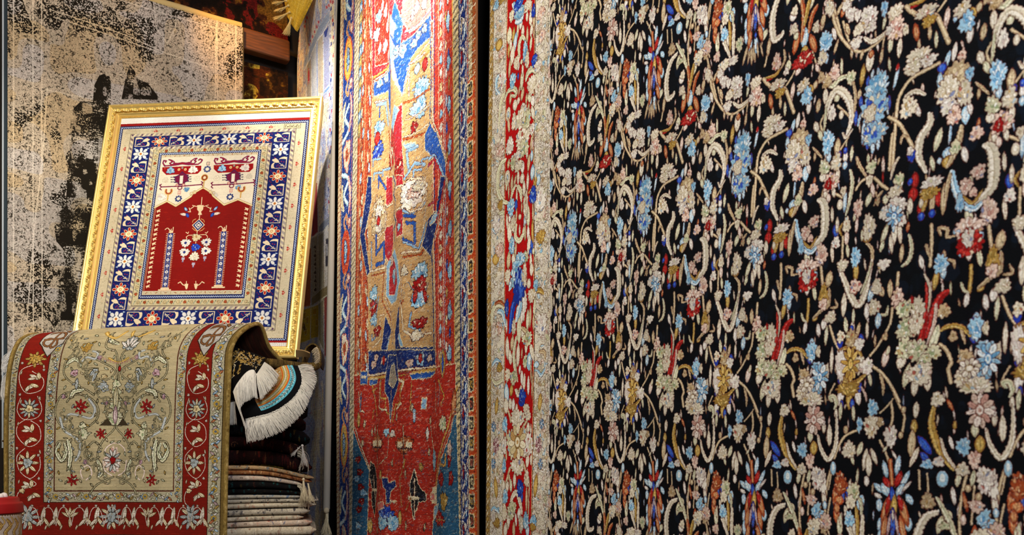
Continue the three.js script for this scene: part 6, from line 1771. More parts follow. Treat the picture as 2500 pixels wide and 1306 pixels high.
    poly([[455, 365], [490, 362], [482, 455], [448, 455]], q, '#e2d8c8', '#8a7a70', 2);
    for (const y of [378, 405, 432]) for (const [x, s] of [[400, -1], [530, 1]]) { const [a, b] = q(x, y); c.strokeStyle = '#2a2440'; c.lineWidth = 3; c.beginPath(); c.moveTo(a, b); c.lineTo(a + s * 20, b); c.stroke(); c.fillStyle = '#2a2440'; c.beginPath(); c.arc(a + s * 20, b, 3, 0, 6.3); c.fill(); }
    poly([[262, 455], [245, 465], [262, 485], [480, 482], [670, 470], [690, 450], [672, 438]], q, null, '#6a1238', 6); poly([[262, 485], [245, 505], [262, 520]], q, null, '#6a1238', 5); poly([[672, 470], [692, 490], [675, 505]], q, null, '#6a1238', 5);
    for (const x of [425, 490]) { const [a, b] = q(x, 468); c.fillStyle = '#c8a090'; c.beginPath(); c.arc(a, b, 8, 0, 6.3); c.fill(); c.strokeStyle = '#8a1c2a'; c.lineWidth = 2; c.stroke(); }
    const [ox, oy] = q(452, 502); c.strokeStyle = '#6a1238'; c.lineWidth = 5; c.beginPath(); c.ellipse(ox, oy, 12, 9, 0, 0, 6.3); c.stroke();
    for (const [x, y, p] of [[305, 410, 'c'], [630, 400, 'c'], [520, 520, 'k'], [262, 600, 'w']]) { const [a, b] = q(x, y); drawBlossom(c, a, b, x < 280 ? 26 : 17, x < 280 ? 22 : 15, 0, p, '#a8a08a', 1.4); }
    const [sx, sy] = q(435, 622); for (let k = 0; k < 8; k++) { c.fillStyle = '#27356c'; c.beginPath(); c.ellipse(sx + Math.cos(k * 0.785) * 15, sy + Math.sin(k * 0.785) * 14, 6, 5.4, k * 0.785, 0, 6.3); c.fill(); } c.fillStyle = '#d8d0b8'; c.beginPath(); c.arc(sx, sy, 7, 0, 6.3); c.fill();
    const [px, py] = q(446, 552); c.strokeStyle = '#b85a5a'; c.lineWidth = 2.4; c.strokeRect(px - 7, py - 10, 14, 20); c.beginPath(); c.moveTo(px, py - 8); c.lineTo(px, py + 8); c.stroke();
    const [tx, ty] = q(dx ? 550 : 335, 545); c.lineWidth = 7; c.strokeStyle = '#c49a50'; c.beginPath(); c.moveTo(tx, ty + 46); c.lineTo(tx, ty + 8); c.stroke(); for (const [r, col, w] of [[20, '#c49a50', 7], [15, '#8c2a18', 6], [9, '#d8b070', 3]]) { c.strokeStyle = col; c.lineWidth = w; c.beginPath(); c.arc(tx, ty - 6, r, -0.6, 3.74); c.stroke(); }
  }
  const [cx, cy] = qa(735, 298); for (let k = 0; k < 8; k++) { c.fillStyle = '#3a4674'; c.beginPath(); c.ellipse(cx + Math.cos(k * 0.785) * 16, cy + Math.sin(k * 0.785) * 15, 6.4, 5.6, 0, 0, 6.3); c.fill(); } c.fillStyle = '#e0d8c0'; c.beginPath(); c.arc(cx, cy, 8, 0, 6.3); c.fill();
  const [ux, uy] = qa(745, 235); c.strokeStyle = '#6a5a50'; c.lineWidth = 3; c.strokeRect(ux - 8, uy - 9, 16, 18); c.fillStyle = '#c89a90'; c.fillRect(ux - 3, uy - 6, 6, 12);
  // niche
  const N = [[272, 548], [338, 512], [392, 542], [470, 488], [480, 470], [534, 437], [584, 468], [596, 488], [664, 542], [738, 512], [818, 548]];
  c.beginPath(); N.forEach((p, i) => c[i ? 'lineTo' : 'moveTo'](...p)); c.lineTo(818, 1027); c.lineTo(272, 1027); c.closePath(); c.fillStyle = RED; c.fill();
  for (const [w, col] of [[11, '#6a5a34'], [8, '#dcc796']]) { c.strokeStyle = col; c.lineWidth = w; c.beginPath(); N.forEach((p, i) => c[i ? 'lineTo' : 'moveTo'](...p)); c.stroke(); }
  for (const s of [-1, 1]) for (const [w, col] of [[5, '#6a5a34'], [3, '#dcc796']]) { c.strokeStyle = col; c.lineWidth = w; for (const [a, b] of [[46, 26], [62, 34]]) { c.beginPath(); c.arc(534 + s * a, 437 + b, 9, 0, 5); c.stroke(); } }
  { const [x, y] = [534, 390]; for (const [w, col] of [[8, '#7a5a2a'], [5, '#cdb070']]) { c.strokeStyle = col; c.lineWidth = w; c.beginPath(); c.moveTo(x, y + 46); c.lineTo(x, y); c.stroke(); } for (const [r, col, w] of [[17, '#b08030', 5], [12, '#7a2414', 6], [6, '#d8b070', 3]]) { c.strokeStyle = col; c.lineWidth = w; c.beginPath(); c.arc(x, y - 12, r, 0, 6.3); c.stroke(); } }
  for (let i = 0; i < 240; i++) { c.fillStyle = i % 3 ? 'rgba(196,60,24,0.22)' : 'rgba(90,4,8,0.25)'; c.fillRect(rr(274, 800), rr(560, 1020), rr(6, 26), rr(1, 3)); }
  const qb = (X, Y) => [272 + (X - (150 - (Y - 70) * 0.135)) / 735 * 546, 540 + (Y - 60) * 0.761], G = '#dcc8a0';
  const ln = (list, w = 4, col = G) => poly(list, qb, null, col, w), dot = (X, Y, rx, ry, p) => { const [a, b] = qb(X, Y); drawBlossom(c, a, b, rx, ry, 0, p, '#3a1a1a', 1.6); };
  ln([[512, 0], [508, 50], [497, 100], [492, 160], [475, 260], [465, 330], [455, 430]], 4); ln([[440, 60], [470, 70], [495, 60], [530, 70], [560, 60]], 4); ln([[420, 90], [450, 70]], 4); ln([[545, 70], [580, 90]], 4);
  poly([[475, 60], [525, 60], [520, 95], [505, 110], [512, 135], [480, 135], [488, 110], [475, 95]], qb, '#d6c19a'); for (const [X, s] of [[385, -1], [610, 1]]) { const [a, b] = qb(X, 120); drawLeaf(c, a + s * 8, b + 6, 10, 24, s * 80, 'p', '#5a1a14', 2); drawLeaf(c, a, b - 24, 8, 16, s * 40, 'k', '#16246c', 2); drawLeaf(c, a - s * 14, b + 12, 9, 15, s * 30, 'B', '#16246c', 2); ln([[X - s * 30, 80], [X - s * 40, 110], [X - s * 22, 108]], 4); }
  for (const [k, col] of [[1.25, '#dcc8a0'], [1.05, '#1e2c70'], [0.72, '#e4dcc8'], [0.5, '#1e2c70']]) { const [a, b] = qb(484, 212); c.fillStyle = col; c.beginPath(); c.moveTo(a, b - 30 * k); c.lineTo(a + 29 * k, b); c.lineTo(a, b + 30 * k); c.lineTo(a - 29 * k, b); c.fill(); }
  dot(484, 212, 9, 8, 'w'); for (const s of [-1, 1]) { ln([[484 + s * 45, 190], [484 + s * 40, 175], [484 + s * 20, 165]], 4, '#c89a5a'); ln([[484 + s * 45, 235], [484 + s * 30, 250], [484 + s * 10, 258]], 4, '#c89a5a'); }
  ln([[400, 330], [392, 300], [410, 288], [540, 285], [552, 300], [548, 330]], 4); ln([[390, 265], [405, 275], [410, 262]], 4); ln([[555, 262], [545, 275], [535, 270]], 4);
  dot(468, 305, 27, 22, 'y'); dot(387, 345, 29, 24, 'w'); dot(543, 342, 29, 24, 'w'); dot(461, 380, 27, 22, 'B'); dot(377, 415, 29, 24, 'w'); dot(538, 408, 29, 24, 'w'); dot(452, 448, 29, 26, 'c');
  for (const [X, Y] of [[387, 345], [543, 342], [377, 415], [538, 408]]) { const [a, b] = qb(X, Y); c.fillStyle = '#1e2c70'; c.beginPath(); c.moveTo(a, b - 9); c.lineTo(a + 9, b); c.lineTo(a, b + 9); c.lineTo(a - 9, b); c.fill(); }
  for (const [X, Y] of [[368, 465], [530, 460], [445, 505]]) { const [a, b] = qb(X, Y); c.fillStyle = '#a8a4b8'; c.fillRect(a - 9, b - 9, 18, 14); c.fillRect(a - 4, b, 8, 18); c.fillStyle = '#4a2a5a'; c.fillRect(a - 2, b + 14, 4, 8); }
  for (const [a, b] of [[[275, 270], [232, 675]], [[675, 265], [630, 660]]]) { // the two columns
    const P = (k, o) => { const [x, y] = qb(mix(a[0], b[0], k), mix(a[1], b[1], k)); return [x + o, y]; };
    c.lineWidth = 30; c.strokeStyle = '#1c2a74'; c.lineCap = 'butt'; c.beginPath(); c.moveTo(...P(0, 0)); c.lineTo(...P(1, 0)); c.stroke(); c.lineCap = 'round';
    for (const o of [-15, 15]) { c.lineWidth = 2.4; c.strokeStyle = '#d0c8b8'; c.beginPath(); c.moveTo(...P(0, o)); c.lineTo(...P(1, o)); c.stroke(); for (let i = 0; i < 30; i++) { const [x, y] = P(i / 30, o * 1.45); c.fillStyle = '#d8c49a'; c.fillRect(x - 3, y, 6, 3.6); } }
    for (let i = 0; i < 9; i++) { const [x, y] = P((i + 0.45) / 9, 0); c.fillStyle = '#e0dcd0'; c.beginPath(); c.arc(x, y, 9, 0, 6.3); c.fill(); c.fillStyle = '#1c2a74'; c.beginPath(); c.arc(x, y, 3, 0, 6.3); c.fill(); const [x2, y2] = P((i + 0.95) / 9, 0); c.fillStyle = '#6a6270'; c.fillRect(x2 - 9, y2 - 5, 18, 9); }
    const [x, y] = P(1, 0); c.fillStyle = '#dcc8a0'; c.fillRect(x - 24, y, 48, 10); c.fillRect(x - 36, y + 10, 72, 8); const [u, v] = P(0, 0); c.lineWidth = 5; c.strokeStyle = G; c.beginPath(); c.moveTo(u - 34, v - 22); c.quadraticCurveTo(u - 20, v - 40, u - 10, v - 18); c.lineTo(u + 10, v - 10); c.lineTo(u + 10, v - 34); c.moveTo(u, v); c.lineTo(u, v - 24); c.stroke(); c.fillStyle = G; c.fillRect(u - 12, v - 12, 24, 10);
  }
  for (const s of [-1, 1]) { const X = 428 + s * 35; ln([[X + s * 62, 645], [X + s * 45, 635], [X + s * 28, 655], [X, 668]], 5); poly([[X - 14, 650], [X + 14, 650], [X + 10, 675], [X + 4, 690], [X - 4, 690], [X - 10, 675]], qb, G); ln([[X, 650], [X, 632]], 4); }
  for (let i = 0; i < 17; i++) for (const s of [0, 1]) { const x = s ? 790 : 300, y = 566 + i * 27, d = s ? -1 : 1; c.fillStyle = G; c.beginPath(); c.moveTo(x - d * 14, y); c.lineTo(x + d * 10, y - 8); c.lineTo(x + d * 4, y + 2); c.lineTo(x + d * 12, y + 8); c.lineTo(x - d * 4, y + 8); c.lineTo(x - d * 8, y + 16); c.closePath(); c.fill(); }
  for (const x of [279, 811]) { c.strokeStyle = '#dcc796'; c.lineWidth = 2; c.beginPath(); c.moveTo(x, 552); c.lineTo(x, 1024); c.stroke(); }
  c.restore();
  roughen(c, W, H, 1.0, 3); pileGrain(c, W, H, 0.13, 0.04, 0.03); return cv;
}
// ---------- the gilt frame around it ----------
function railGeometry(len, prof) { // mitred moulding: d inwards from the outer edge, z towards the viewer
  const pos = [], uvs = [], idx = []; let s = 0;
  for (let k = 0; k < prof.length - 1; k++) {
    const [d0, z0] = prof[k], [d1, z1] = prof[k + 1], v = pos.length / 3, l = Math.hypot(d1 - d0, z1 - z0);
    pos.push(-len / 2 + d0, d0, z0, len / 2 - d0, d0, z0, len / 2 - d1, d1, z1, -len / 2 + d1, d1, z1); uvs.push(0, s, len, s, len, s + l, 0, s + l); s += l;
    idx.push(v, v + 1, v + 2, v, v + 2, v + 3);
  }
  const g = geo(pos, null, uvs, idx); g.computeVertexNormals(); return g;
}
function buildFramedRug() {
  const g = thing('framed_prayer_rug', 'small red prayer rug in an ornate gilt frame leaning on the carpet pile', 'framed rug');
  g.position.set(-1.720, EYE + 0.566, -4.03); g.rotation.order = 'YXZ'; g.rotation.set(-0.204, -0.114, -0.017);
  const gold = std({ color: 0xf0d684, metalness: 0.6, roughness: 0.3 }), goldDeep = std({ color: 0xd6a63c, metalness: 0.7, roughness: 0.4 });
  const FW = 1.254, FH = 1.505, m = 0.075;
  const prof = [[0.012, -0.062], [0.012, -0.046], [0.007, -0.044], [0.006, -0.034], [0.008, -0.030], [0.003, -0.026], [0, -0.016], [0, -0.003], [0.002, 0], [0.009, 0.002], [0.012, 0.001], [0.014, -0.004], [0.018, -0.007], [0.026, -0.014], [0.036, -0.018], [0.044, -0.018], [0.047, -0.014], [0.050, -0.014], [0.053, -0.018], [0.056, -0.022], [0.058, -0.021], [0.062, -0.021], [0.064, -0.025], [0.069, -0.026], [m, -0.032]];
  // one acanthus leaf: a ribbed tongue with a curled lobe on either side
  const leafGeo = (() => {
    const L = [], tongue = new THREE.SphereGeometry(1, 8, 5); tongue.scale(0.0042, 0.0115, 0.0042); tongue.rotateX(0.25); L.push(tongue);
    for (const s of [-1, 1]) { const t = new THREE.TorusGeometry(0.0048, 0.0017, 4, 8, 4.4); t.rotateZ(s > 0 ? -0.6 : -0.8); t.scale(s, 1, 1); t.translate(s * 0.0068, 0.002, 0.001); L.push(t); const q = new THREE.SphereGeometry(0.0024, 6, 4); q.translate(s * 0.0068, 0.003, 0.0025); L.push(q); }
    const o = mergeGeometries(L); o.computeVertexNormals(); return o;
  })();
  const rails = [['frame_rail', FW, 0, 0, 0], ['frame_rail', FW, 0, FH, Math.PI], ['frame_rail', FH, -FW / 2, FH / 2, -Math.PI / 2], ['frame_rail', FH, FW / 2, FH / 2, Math.PI / 2]];
  for (const [name, len, x, y, turn] of rails) {
    const r = part(name, railGeometry(len, prof), gold, g); r.position.set(x, y, 0); r.rotation.z = turn;
    const n = Math.round((len - 0.05) / 0.0265);
    for (let i = 0; i < n; i++) { const lf = part('acanthus_leaf', leafGeo, gold, r); lf.position.set(-len / 2 + 0.036 + (i + 0.5) * (len - 0.072) / n, 0.030, -0.0125); lf.rotation.set(0.5, 0, i % 2 ? 0.5 : -0.5); lf.scale.set(1.5, 1.6, 1.9); }
    const beads = [], bn = Math.round((len - 0.13) / 0.0062); for (let i = 0; i < bn; i++) { const b = new THREE.IcosahedronGeometry(0.0024, 0); b.translate(-len / 2 + 0.067 + (i + 0.5) * (len - 0.134) / bn, 0.067, -0.0245); beads.push(b); }
    part('bead_moulding', mergeGeometries(beads), goldDeep, r);
  }
  const panel = new THREE.BoxGeometry(FW - 2 * m + 0.01, FH - 2 * m + 0.01, 0.012, 1, 1, 1);
  const rug = part('mounted_prayer_rug', panel, wool(paintPrayerRug(), 0.0015, 0.3, 0.3, { roughness: 0.85 }), g); rug.position.set(0, FH / 2, -0.035); rug.userData.label = 'prayer rug with red niche and indigo border';
  const back = part('backing_board', new THREE.BoxGeometry(FW - 0.06, FH - 0.06, 0.014), std({ color: 0x5a4128 }), g); back.position.set(0, FH / 2, -0.051);
}
buildFramedRug();
// ---------- the pile of folded rugs ----------
const PILE = (s, h, d) => new THREE.Vector3(-1.373 + 0.966 * s - 0.259 * d, EYE + h, -(3.7 + 0.259 * s + 0.966 * d));
const PX = new THREE.Vector3(0.966, 0, -0.259), PTURN = 0.262;
{
  const g = thing('wooden_platform', 'low wooden platform under the pile of folded rugs', 'platform');
  g.position.copy(PILE(-0.26, -EYE, 0.28)); g.rotation.y = PTURN;
  const wood = std({ color: 0x5a3a20, roughness: 0.6 }), top = EYE - 0.376;
  part('platform_top', new RoundedBoxGeometry(1.3, 0.05, 0.6, 2, 0.008), wood, g).position.y = top - 0.025;
  for (const x of [-0.59, 0.59]) for (const z of [-0.25, 0.25]) { const l = part('leg', new RoundedBoxGeometry(0.08, top - 0.05, 0.08, 2, 0.008), wood, g); l.position.set(x, (top - 0.05) / 2, z); }
}
const FOLD = {
  cream: wool(foldTexture(3, '#b3a78e', ['#d2c8b2', '#8f8068', '#7a5a48', '#c9bda4', '#6a6258', '#a8604a'], 190), 0.003, 0.3, 0.5),
  tan: wool(foldTexture(5, '#a88a62', ['#d0b88e', '#7a4a22', '#5a3018', '#8a9470', '#b8642c', '#3a2a1c', '#506a78'], 260), 0.003, 0.3, 0.5),
  rust: wool(foldTexture(9, '#8a5a34', ['#b88a54', '#5a2410', '#3a1a10', '#c8a878', '#9a3a18'], 260), 0.003, 0.3, 0.5),
  pink: wool(foldTexture(12, '#b8a48e', ['#d8cab4', '#9a3a2c', '#4a3a30', '#8a7a62', '#c89a80', '#3a4a6a'], 200), 0.003, 0.3, 0.5),
  blue: wool(foldTexture(15, '#a69e8c', ['#3e5f8c', '#c2bba8', '#26364e', '#7f7a6c', '#5f86a8', '#d0c8b4'], 170), 0.003, 0.3, 0.5),
  ink: wool(foldTexture(18, '#a49a86', ['#1c1a22', '#2a2a34', '#c4baa4', '#7a7060', '#16161c'], 170), 0.003, 0.3, 0.5),
  black: wool(foldTexture(21, '#090706', ['#1a0c0c', '#140f08', '#280e0e', '#0a1216', '#0e0908'], 220), 0.003, 0.3, 0.5),
  wine: wool(foldTexture(24, '#180706', ['#3a0e0c', '#100504', '#521812', '#7a5430', '#0e0504', '#280a08'], 320), 0.003, 0.3, 0.5),
  jewel: wool(foldTexture(27, '#0a0808', ['#124e4e', '#604a18', '#140f0c', '#3e1a12', '#1c6660', '#080606', '#080606', '#080606'], 170), 0.003, 0.3, 0.5),
};
// how the whole pile sags: its right end droops in the upper part and rises in the lower part
const pileSag = (s, h) => 0.003 * Math.sin(s * 7 + 1) + 0.03 * (s + 0.93) * smooth(-0.08, -0.27, h) * smooth(-0.385, -0.30, h) - 0.05 * smooth(-0.17, 0.0, h) * smooth(0.5, 0.05, h) * Math.pow(smooth(0.1, 0.46, s), 1.5);
// a rug folded in two: rounded fold towards the viewer, rounded ends, a little sag and droop
function foldedRug(label, s0, s1, h, th, mat, o = {}) {
  const g = thing('folded_rug', label, 'rug', 'folded rugs in the pile');
  const mid = (s0 + s1) / 2, base = PILE(mid, h - th / 2, 0.3); g.position.copy(base); g.rotation.y = PTURN;
  const nS = 46, prof = [], r = th / 2, depth = o.depth ?? 0.56, ph = rnd() * 9;
  prof.push([depth, r]); for (let k = 0; k <= 10; k++) { const a = Math.PI / 2 + Math.PI * k / 10; prof.push([r + r * Math.cos(a) * 1.1, r * Math.sin(a)]); } prof.push([depth, -r]);
  const pos = [], uvs = [], idx = [], n = prof.length;
  for (let i = 0; i <= nS; i++) {
    const a = i / nS, s = mix(s0, s1, a), end = Math.min(a, 1 - a) * (s1 - s0), e = Math.sqrt(clamp(1 - Math.pow(1 - clamp(end / (th * 0.9), 0, 1), 2), 0.02, 1));
    const fwd = (o.out ?? 0) + 0.005 * Math.sin(s * 6 + ph * 2);
    prof.forEach(([d, y], k) => { pos.push(s - mid, r + y * e + pileSag(s, h + y * e), 0.3 - (d + (1 - e) * 0.02) + fwd); uvs.push(s * 1.15 + ph, k / (n - 1) * 0.9); if (i < nS && k < n - 1) { const v = i * n + k; idx.push(v, v + 1, v + n + 1, v, v + n + 1, v + n); } });
  }
  for (const i of [0, nS]) { const v = pos.length / 3; prof.forEach((p, k) => { const q = (i * n + k) * 3; pos.push(pos[q], pos[q + 1], pos[q + 2]); uvs.push(0.5, 0.5); if (k > 0 && k < n - 1) i ? idx.push(v, v + k, v + k + 1) : idx.push(v, v + k + 1, v + k); }); }
  const ge = geo(pos, null, uvs, idx); ge.computeVertexNormals(); part('folded_pile', ge, mat, g);
  if (o.fringe) { // knotted warp ends at the near right corner
    const list = []; for (let i = 0; i < o.fringe; i++) { const z = rr(0.312, 0.325), y = rr(0.1, 0.9) * th, len = rr(0.05, 0.1), sway = rr(-0.02, 0.035), p = []; for (let k = 0; k <= 5; k++) { const t = k / 5; p.push(new THREE.Vector3(s1 - mid - 0.03 + 0.03 * Math.sin(t * 2.2) + sway * t, y + pileSag(s1, h) - len * t * t - 0.012 * t, z)); } list.push(p); }
    part('fringe', threads(list, 0.0013), o.fringeMat ?? std({ color: 0xcdc2a6 }), g, 'stuff');
  }
  return g;
}
{
  const H = (y) => (1140 - y) / 1900 * 3.73, R = (y0, y1) => [H((y0 + y1) / 2), (y1 - y0) / 1900 * 3.73];
  const list = [ // top to bottom
    ['black folded rug on the very top of the pile, under the frame', -0.86, 0.22, 884, 905, 'black', { out: -0.22, depth: 0.3 }],
    ['black folded rug behind the white fringe, second in the pile', -0.88, 0.38, 906, 938, 'black', { out: -0.02 }],
    ['near-black folded rug behind the white fringe, third in the pile', -0.9, 0.37, 938, 968, 'wine', { out: -0.02 }],
    ['black folded rug behind the white fringe, fourth in the pile', -0.88, 0.39, 968, 1000, 'black', { out: -0.01 }],
    ['dark wine folded rug at the lower tips of the white fringe', -0.92, 0.38, 1000, 1034, 'wine', { out: -0.01 }],
    ['black folded rug just below the white fringe', -0.9, 0.40, 1034, 1066, 'jewel', {}],
    ['dark wine folded rug with gold marks below the white fringe', -0.93, 0.37, 1066, 1098, 'wine', { fringe: 26 }],
    ['dark red folded rug above the topmost pale rug', -0.91, 0.41, 1098, 1136, 'wine', { }],
    ['speckled tan folded rug, topmost of the pale rugs', -0.9, 0.42, 1137, 1149, 'tan', { }],
    ['rust brown folded rug squeezed under the speckled tan one', -0.92, 0.41, 1149, 1160.5, 'rust', { }],
    ['pinkish cream folded rug with red flecks above the black gap', -0.9, 0.37, 1161, 1176, 'pink', { fringe: 70 }],
    ['black folded rug with gold flecks under the pinkish cream one', -0.93, 0.38, 1176, 1196, 'jewel', {}],
    ['black folded rug with turquoise flecks above the blue flecked one', -0.9, 0.39, 1196, 1213, 'jewel', {}],
    ['grey cream folded rug with blue flecks', -0.92, 0.37, 1213, 1227, 'blue', { }],
    ['cream folded rug with black flecks', -0.9, 0.44, 1227, 1241, 'ink', { }],
    ['plump plain cream folded rug in the middle of the pale rugs', -0.93, 0.43, 1241, 1258, 'cream', { }],
    ['cream folded rug with black patches at its left', -0.91, 0.40, 1259, 1278, 'ink', { }],
    ['cream folded rug, third from the lower edge of the photo', -0.93, 0.37, 1278, 1290, 'cream', { }],
    ['mottled cream folded rug, second from the lower edge of the photo', -0.92, 0.41, 1290, 1303, 'pink', { }],
    ['cream folded rug at the lower edge of the photo', -0.9, 0.43, 1303, 1317, 'cream', { }],
    ['grey cream folded rug at the bottom of the pile', -0.9, 0.42, 1317, 1329, 'blue', { }],
  ];
  for (const [label, s0, s1, y0, y1, mat, o] of list) { const [h, th] = R(y0, y1); foldedRug(label, s0, s1, h, th * 0.9, FOLD[mat], o); }
  // two more under the drape, at the front of the pile only
  foldedRug('black rug with gold scrolls, its white fringe showing left of the drape', -0.905, -0.06, 0.488, 0.05, wool(foldTexture(31, '#0b0908', ['#b8862a', '#d2a648', '#0b0908', '#0b0908', '#6a4a14'], 170), 0.003, 0.3, 0.4), { depth: 0.17 });
}
// white fringes showing left of the drape
{
  const g = thing('fringe_ends', 'white rug fringe hanging out at the left of the draped rug', 'fringe'), o = at(26, 880, 3.46); g.position.copy(o);
  const white = std({ color: 0xd8d6d0 });
  for (const [x0, y0, x1, y1, ex, ey, n] of [[30, 852, 24, 884, 10, 892, 110], [27, 898, 16, 930, 9, 962, 130]]) { const list = []; for (let i = 0; i < n; i++) { const a = rnd(), p = [], s = at(mix(x0, x1, a), mix(y0, y1, a), 3.485 - rr(0, 0.015)).sub(o), e = at(ex + rr(-7, 10), mix(y0, ey, 0.5 + 0.5 * a) + rr(4, 26), 3.475).sub(o); for (let k = 0; k <= 5; k++) { const t = k / 5, q = s.clone().lerp(e, t); q.x -= 0.012 * Math.sin(t * 3.1); p.push(q); } list.push(p); } part('fringe', threads(list, 0.0012), white, g, 'stuff'); }
}
// ---------- the rug draped over the pile ----------
function paintDrape() { // 1000 units across; the fold lies at v = 0, v grows down the front
  const W = 1400, H = 1960, vTop = -300, vH = 1400, cv = makeCanvas(W, H), c = cv.getContext('2d');
  c.save(); c.scale(W / 1000, H / vH); c.translate(0, -vTop); c.lineJoin = 'round'; c.lineCap = 'round';
  const vEnd = vTop + vH; // 1100
  const fill = (x0, x1, col, y0 = vTop, y1 = vEnd) => { c.fillStyle = col; c.fillRect(x0, y0, x1 - x0, y1 - y0); };
  const CREAM = '#a8a184', FIELD = '#a99d78', RED = '#74170c';
  fill(0, 1000, '#6f5a2c'); fill(10, 985, '#3a2c14'); fill(13, 981, CREAM, vTop, 1052); fill(40, 926, '#2a2416', vTop, 1012); fill(43, 923, RED, vTop, 1009); fill(162, 803, '#2a2416', vTop, 858); fill(165, 800, CREAM, vTop, 855); fill(207, 761, '#4a2416', vTop, 806); fill(212, 756, FIELD, vTop, 800);
  for (let i = 0; i < 500; i++) { const f = rnd() < 0.5; c.fillStyle = f ? 'rgba(200,188,150,0.3)' : 'rgba(140,126,84,0.28)'; c.fillRect(rr(212, 720), rr(vTop, 795), rr(8, 40), rr(1.5, 4)); c.fillStyle = i % 2 ? 'rgba(170,52,30,0.35)' : 'rgba(96,14,8,0.35)'; const x = i % 3 === 0 ? rr(43, 150) : i % 3 === 1 ? rr(804, 910) : rr(43, 900); c.fillRect(x, i % 3 === 2 ? rr(858, 1005) : rr(vTop, 1005), rr(5, 22), rr(1.5, 4)); }
  for (let i = 0; i < 2600; i++) { c.fillStyle = ['rgba(214,204,172,0.3)', 'rgba(104,90,54,0.28)', 'rgba(190,170,110,0.25)'][i % 3]; c.fillRect(rr(212, 735), rr(vTop, 796), rr(6, 30), rr(1, 2.4)); }
  const u = (X) => (X - 45) / 1.3, v = (Y) => (Y - 50) * 0.7727, DK = '#2a2414';
  const vine = (pts, w, p, out = DK, lw = 2.2) => drawVine(c, pts.flatMap(([X, Y]) => [u(X), v(Y)]), w, p, out, lw), horn = (pts, w, p, out = DK, lw = 3) => drawHorn(c, pts.flatMap(([X, Y]) => [u(X), v(Y)]), w, p, out, lw);
  const bl = (X, Y, rx, ry, p, out = DK) => drawBlossom(c, u(X), v(Y), rx, ry, 0, p, out, 2.2), lf = (X, Y, rx, ry, a, p, out = DK) => drawLeaf(c, u(X), v(Y), rx, ry, a, p, out, 2.2);
  const both = (f) => { f((X) => X); f((X) => 1320 - X); };
  // guards: meanders of leaves and yellow stars
  const star = (x, y, r) => { c.strokeStyle = '#7a6a30'; c.lineWidth = 1.6; for (let k = 0; k < 8; k++) { c.fillStyle = '#c2a04a'; c.beginPath(); c.ellipse(x + Math.cos(k * 0.785) * r * 0.6, y + Math.sin(k * 0.785) * r * 0.6, r * 0.34, r * 0.28, k * 0.785, 0, 6.3); c.fill(); c.stroke(); } c.fillStyle = '#55606a'; c.beginPath(); c.arc(x, y, r * 0.36, 0, 6.3); c.fill(); };
  const meander = (x0, x1, ya, yb, vert = true) => {
    const L = vert ? yb - ya : x1 - x0, mid = vert ? (x0 + x1) / 2 : (ya + yb) / 2, half = (vert ? x1 - x0 : yb - ya) / 2; let k = 0;
    for (let t = 8; t < L; t += 17, k++) { const off = Math.sin(t / 26) * half * 0.5, x = vert ? mid + off : x0 + t, y = vert ? ya + t : mid + off; if (k % 8 === 0) star(vert ? mid : x, vert ? y : mid, half * 0.62); else { drawLeaf(c, x, y, half * 0.24, half * 0.6, (k % 2 ? 50 : -50) + (vert ? 0 : 90), 'gwkrgmo'[k % 7], DK, 1.5); c.strokeStyle = DK; c.lineWidth = 1.6; c.beginPath(); c.arc(x - off * 0.6, y, half * 0.42, k, k + 3.6); c.stroke(); drawLeaf(c, vert ? mid - off * 1.2 : x + 5, vert ? y + 6 : mid - off * 1.2, half * 0.2, half * 0.42, k * 40, 'wcgb'[k % 4], DK, 1.3); } }
  };
  meander(14, 39, vTop, 1010); meander(167, 207, vTop, 850); meander(762, 799, vTop, 850); meander(928, 980, vTop, 1050); meander(208, 760, 808, 852, false); meander(20, 975, 1014, 1050, false);
  // red bands: tendrils with tulips, rosettes and star flowers
  const stripe = (X0, flip) => {
    const s = flip ? -1 : 1, cx = X0, sy = (Y) => Y;
    vine([[cx + 40 * s, 300], [cx - 55 * s, 340], [cx - 62 * s, 420], [cx - 20 * s, 490], [cx + 55 * s, 470], [cx + 62 * s, 400], [cx, 350]], 3, 'c', '#5a140c', 1); vine([[cx, 640], [cx - 60 * s, 690], [cx - 60 * s, 760], [cx, 820], [cx + 60 * s, 780], [cx + 55 * s, 700], [cx + 10 * s, 660]], 3, 'c', '#5a140c', 1);
    vine([[cx - 50 * s, 520], [cx - 66 * s, 590], [cx - 30 * s, 650], [cx + 40 * s, 640], [cx + 66 * s, 580], [cx + 40 * s, 510]], 3, 'c', '#5a140c', 1); vine([[cx - 20 * s, 830], [cx - 64 * s, 880], [cx - 50 * s, 960], [cx + 10 * s, 1010], [cx + 60 * s, 950], [cx + 60 * s, 880]], 3, 'c', '#5a140c', 1); vine([[cx, 1010], [cx + 40 * s, 1050], [cx - 50 * s, 1090], [cx - 60 * s, 1160], [cx - 10 * s, 1200]], 3, 'c', '#5a140c', 1);
    bl(cx + 8, 272, 30, 26, 'o', '#4a2a10'); for (let k = 0; k < 8; k++) lf(cx + 8 + Math.cos(k * 0.785) * 42, 272 + Math.sin(k * 0.785) * 40, 7, 14, k * 45 + 90, 'o', '#4a2a10');
    for (const [dx, Y, a] of [[16, 388, -60], [-2, 452, 60], [-4, 712, -50], [2, 785, 60], [-6, 1050, -50], [22, 1122, 70]]) { lf(cx + dx * s, Y, 11, 26, a * s, 'c', '#4a2a10'); lf(cx + (dx + 22) * s, Y - 8, 10, 20, a * s + 50 * s, 'y', '#4a2a10'); lf(cx + (dx - 14) * s, Y + 12, 8, 18, a * s - 40 * s, 'c', '#4a2a10'); }
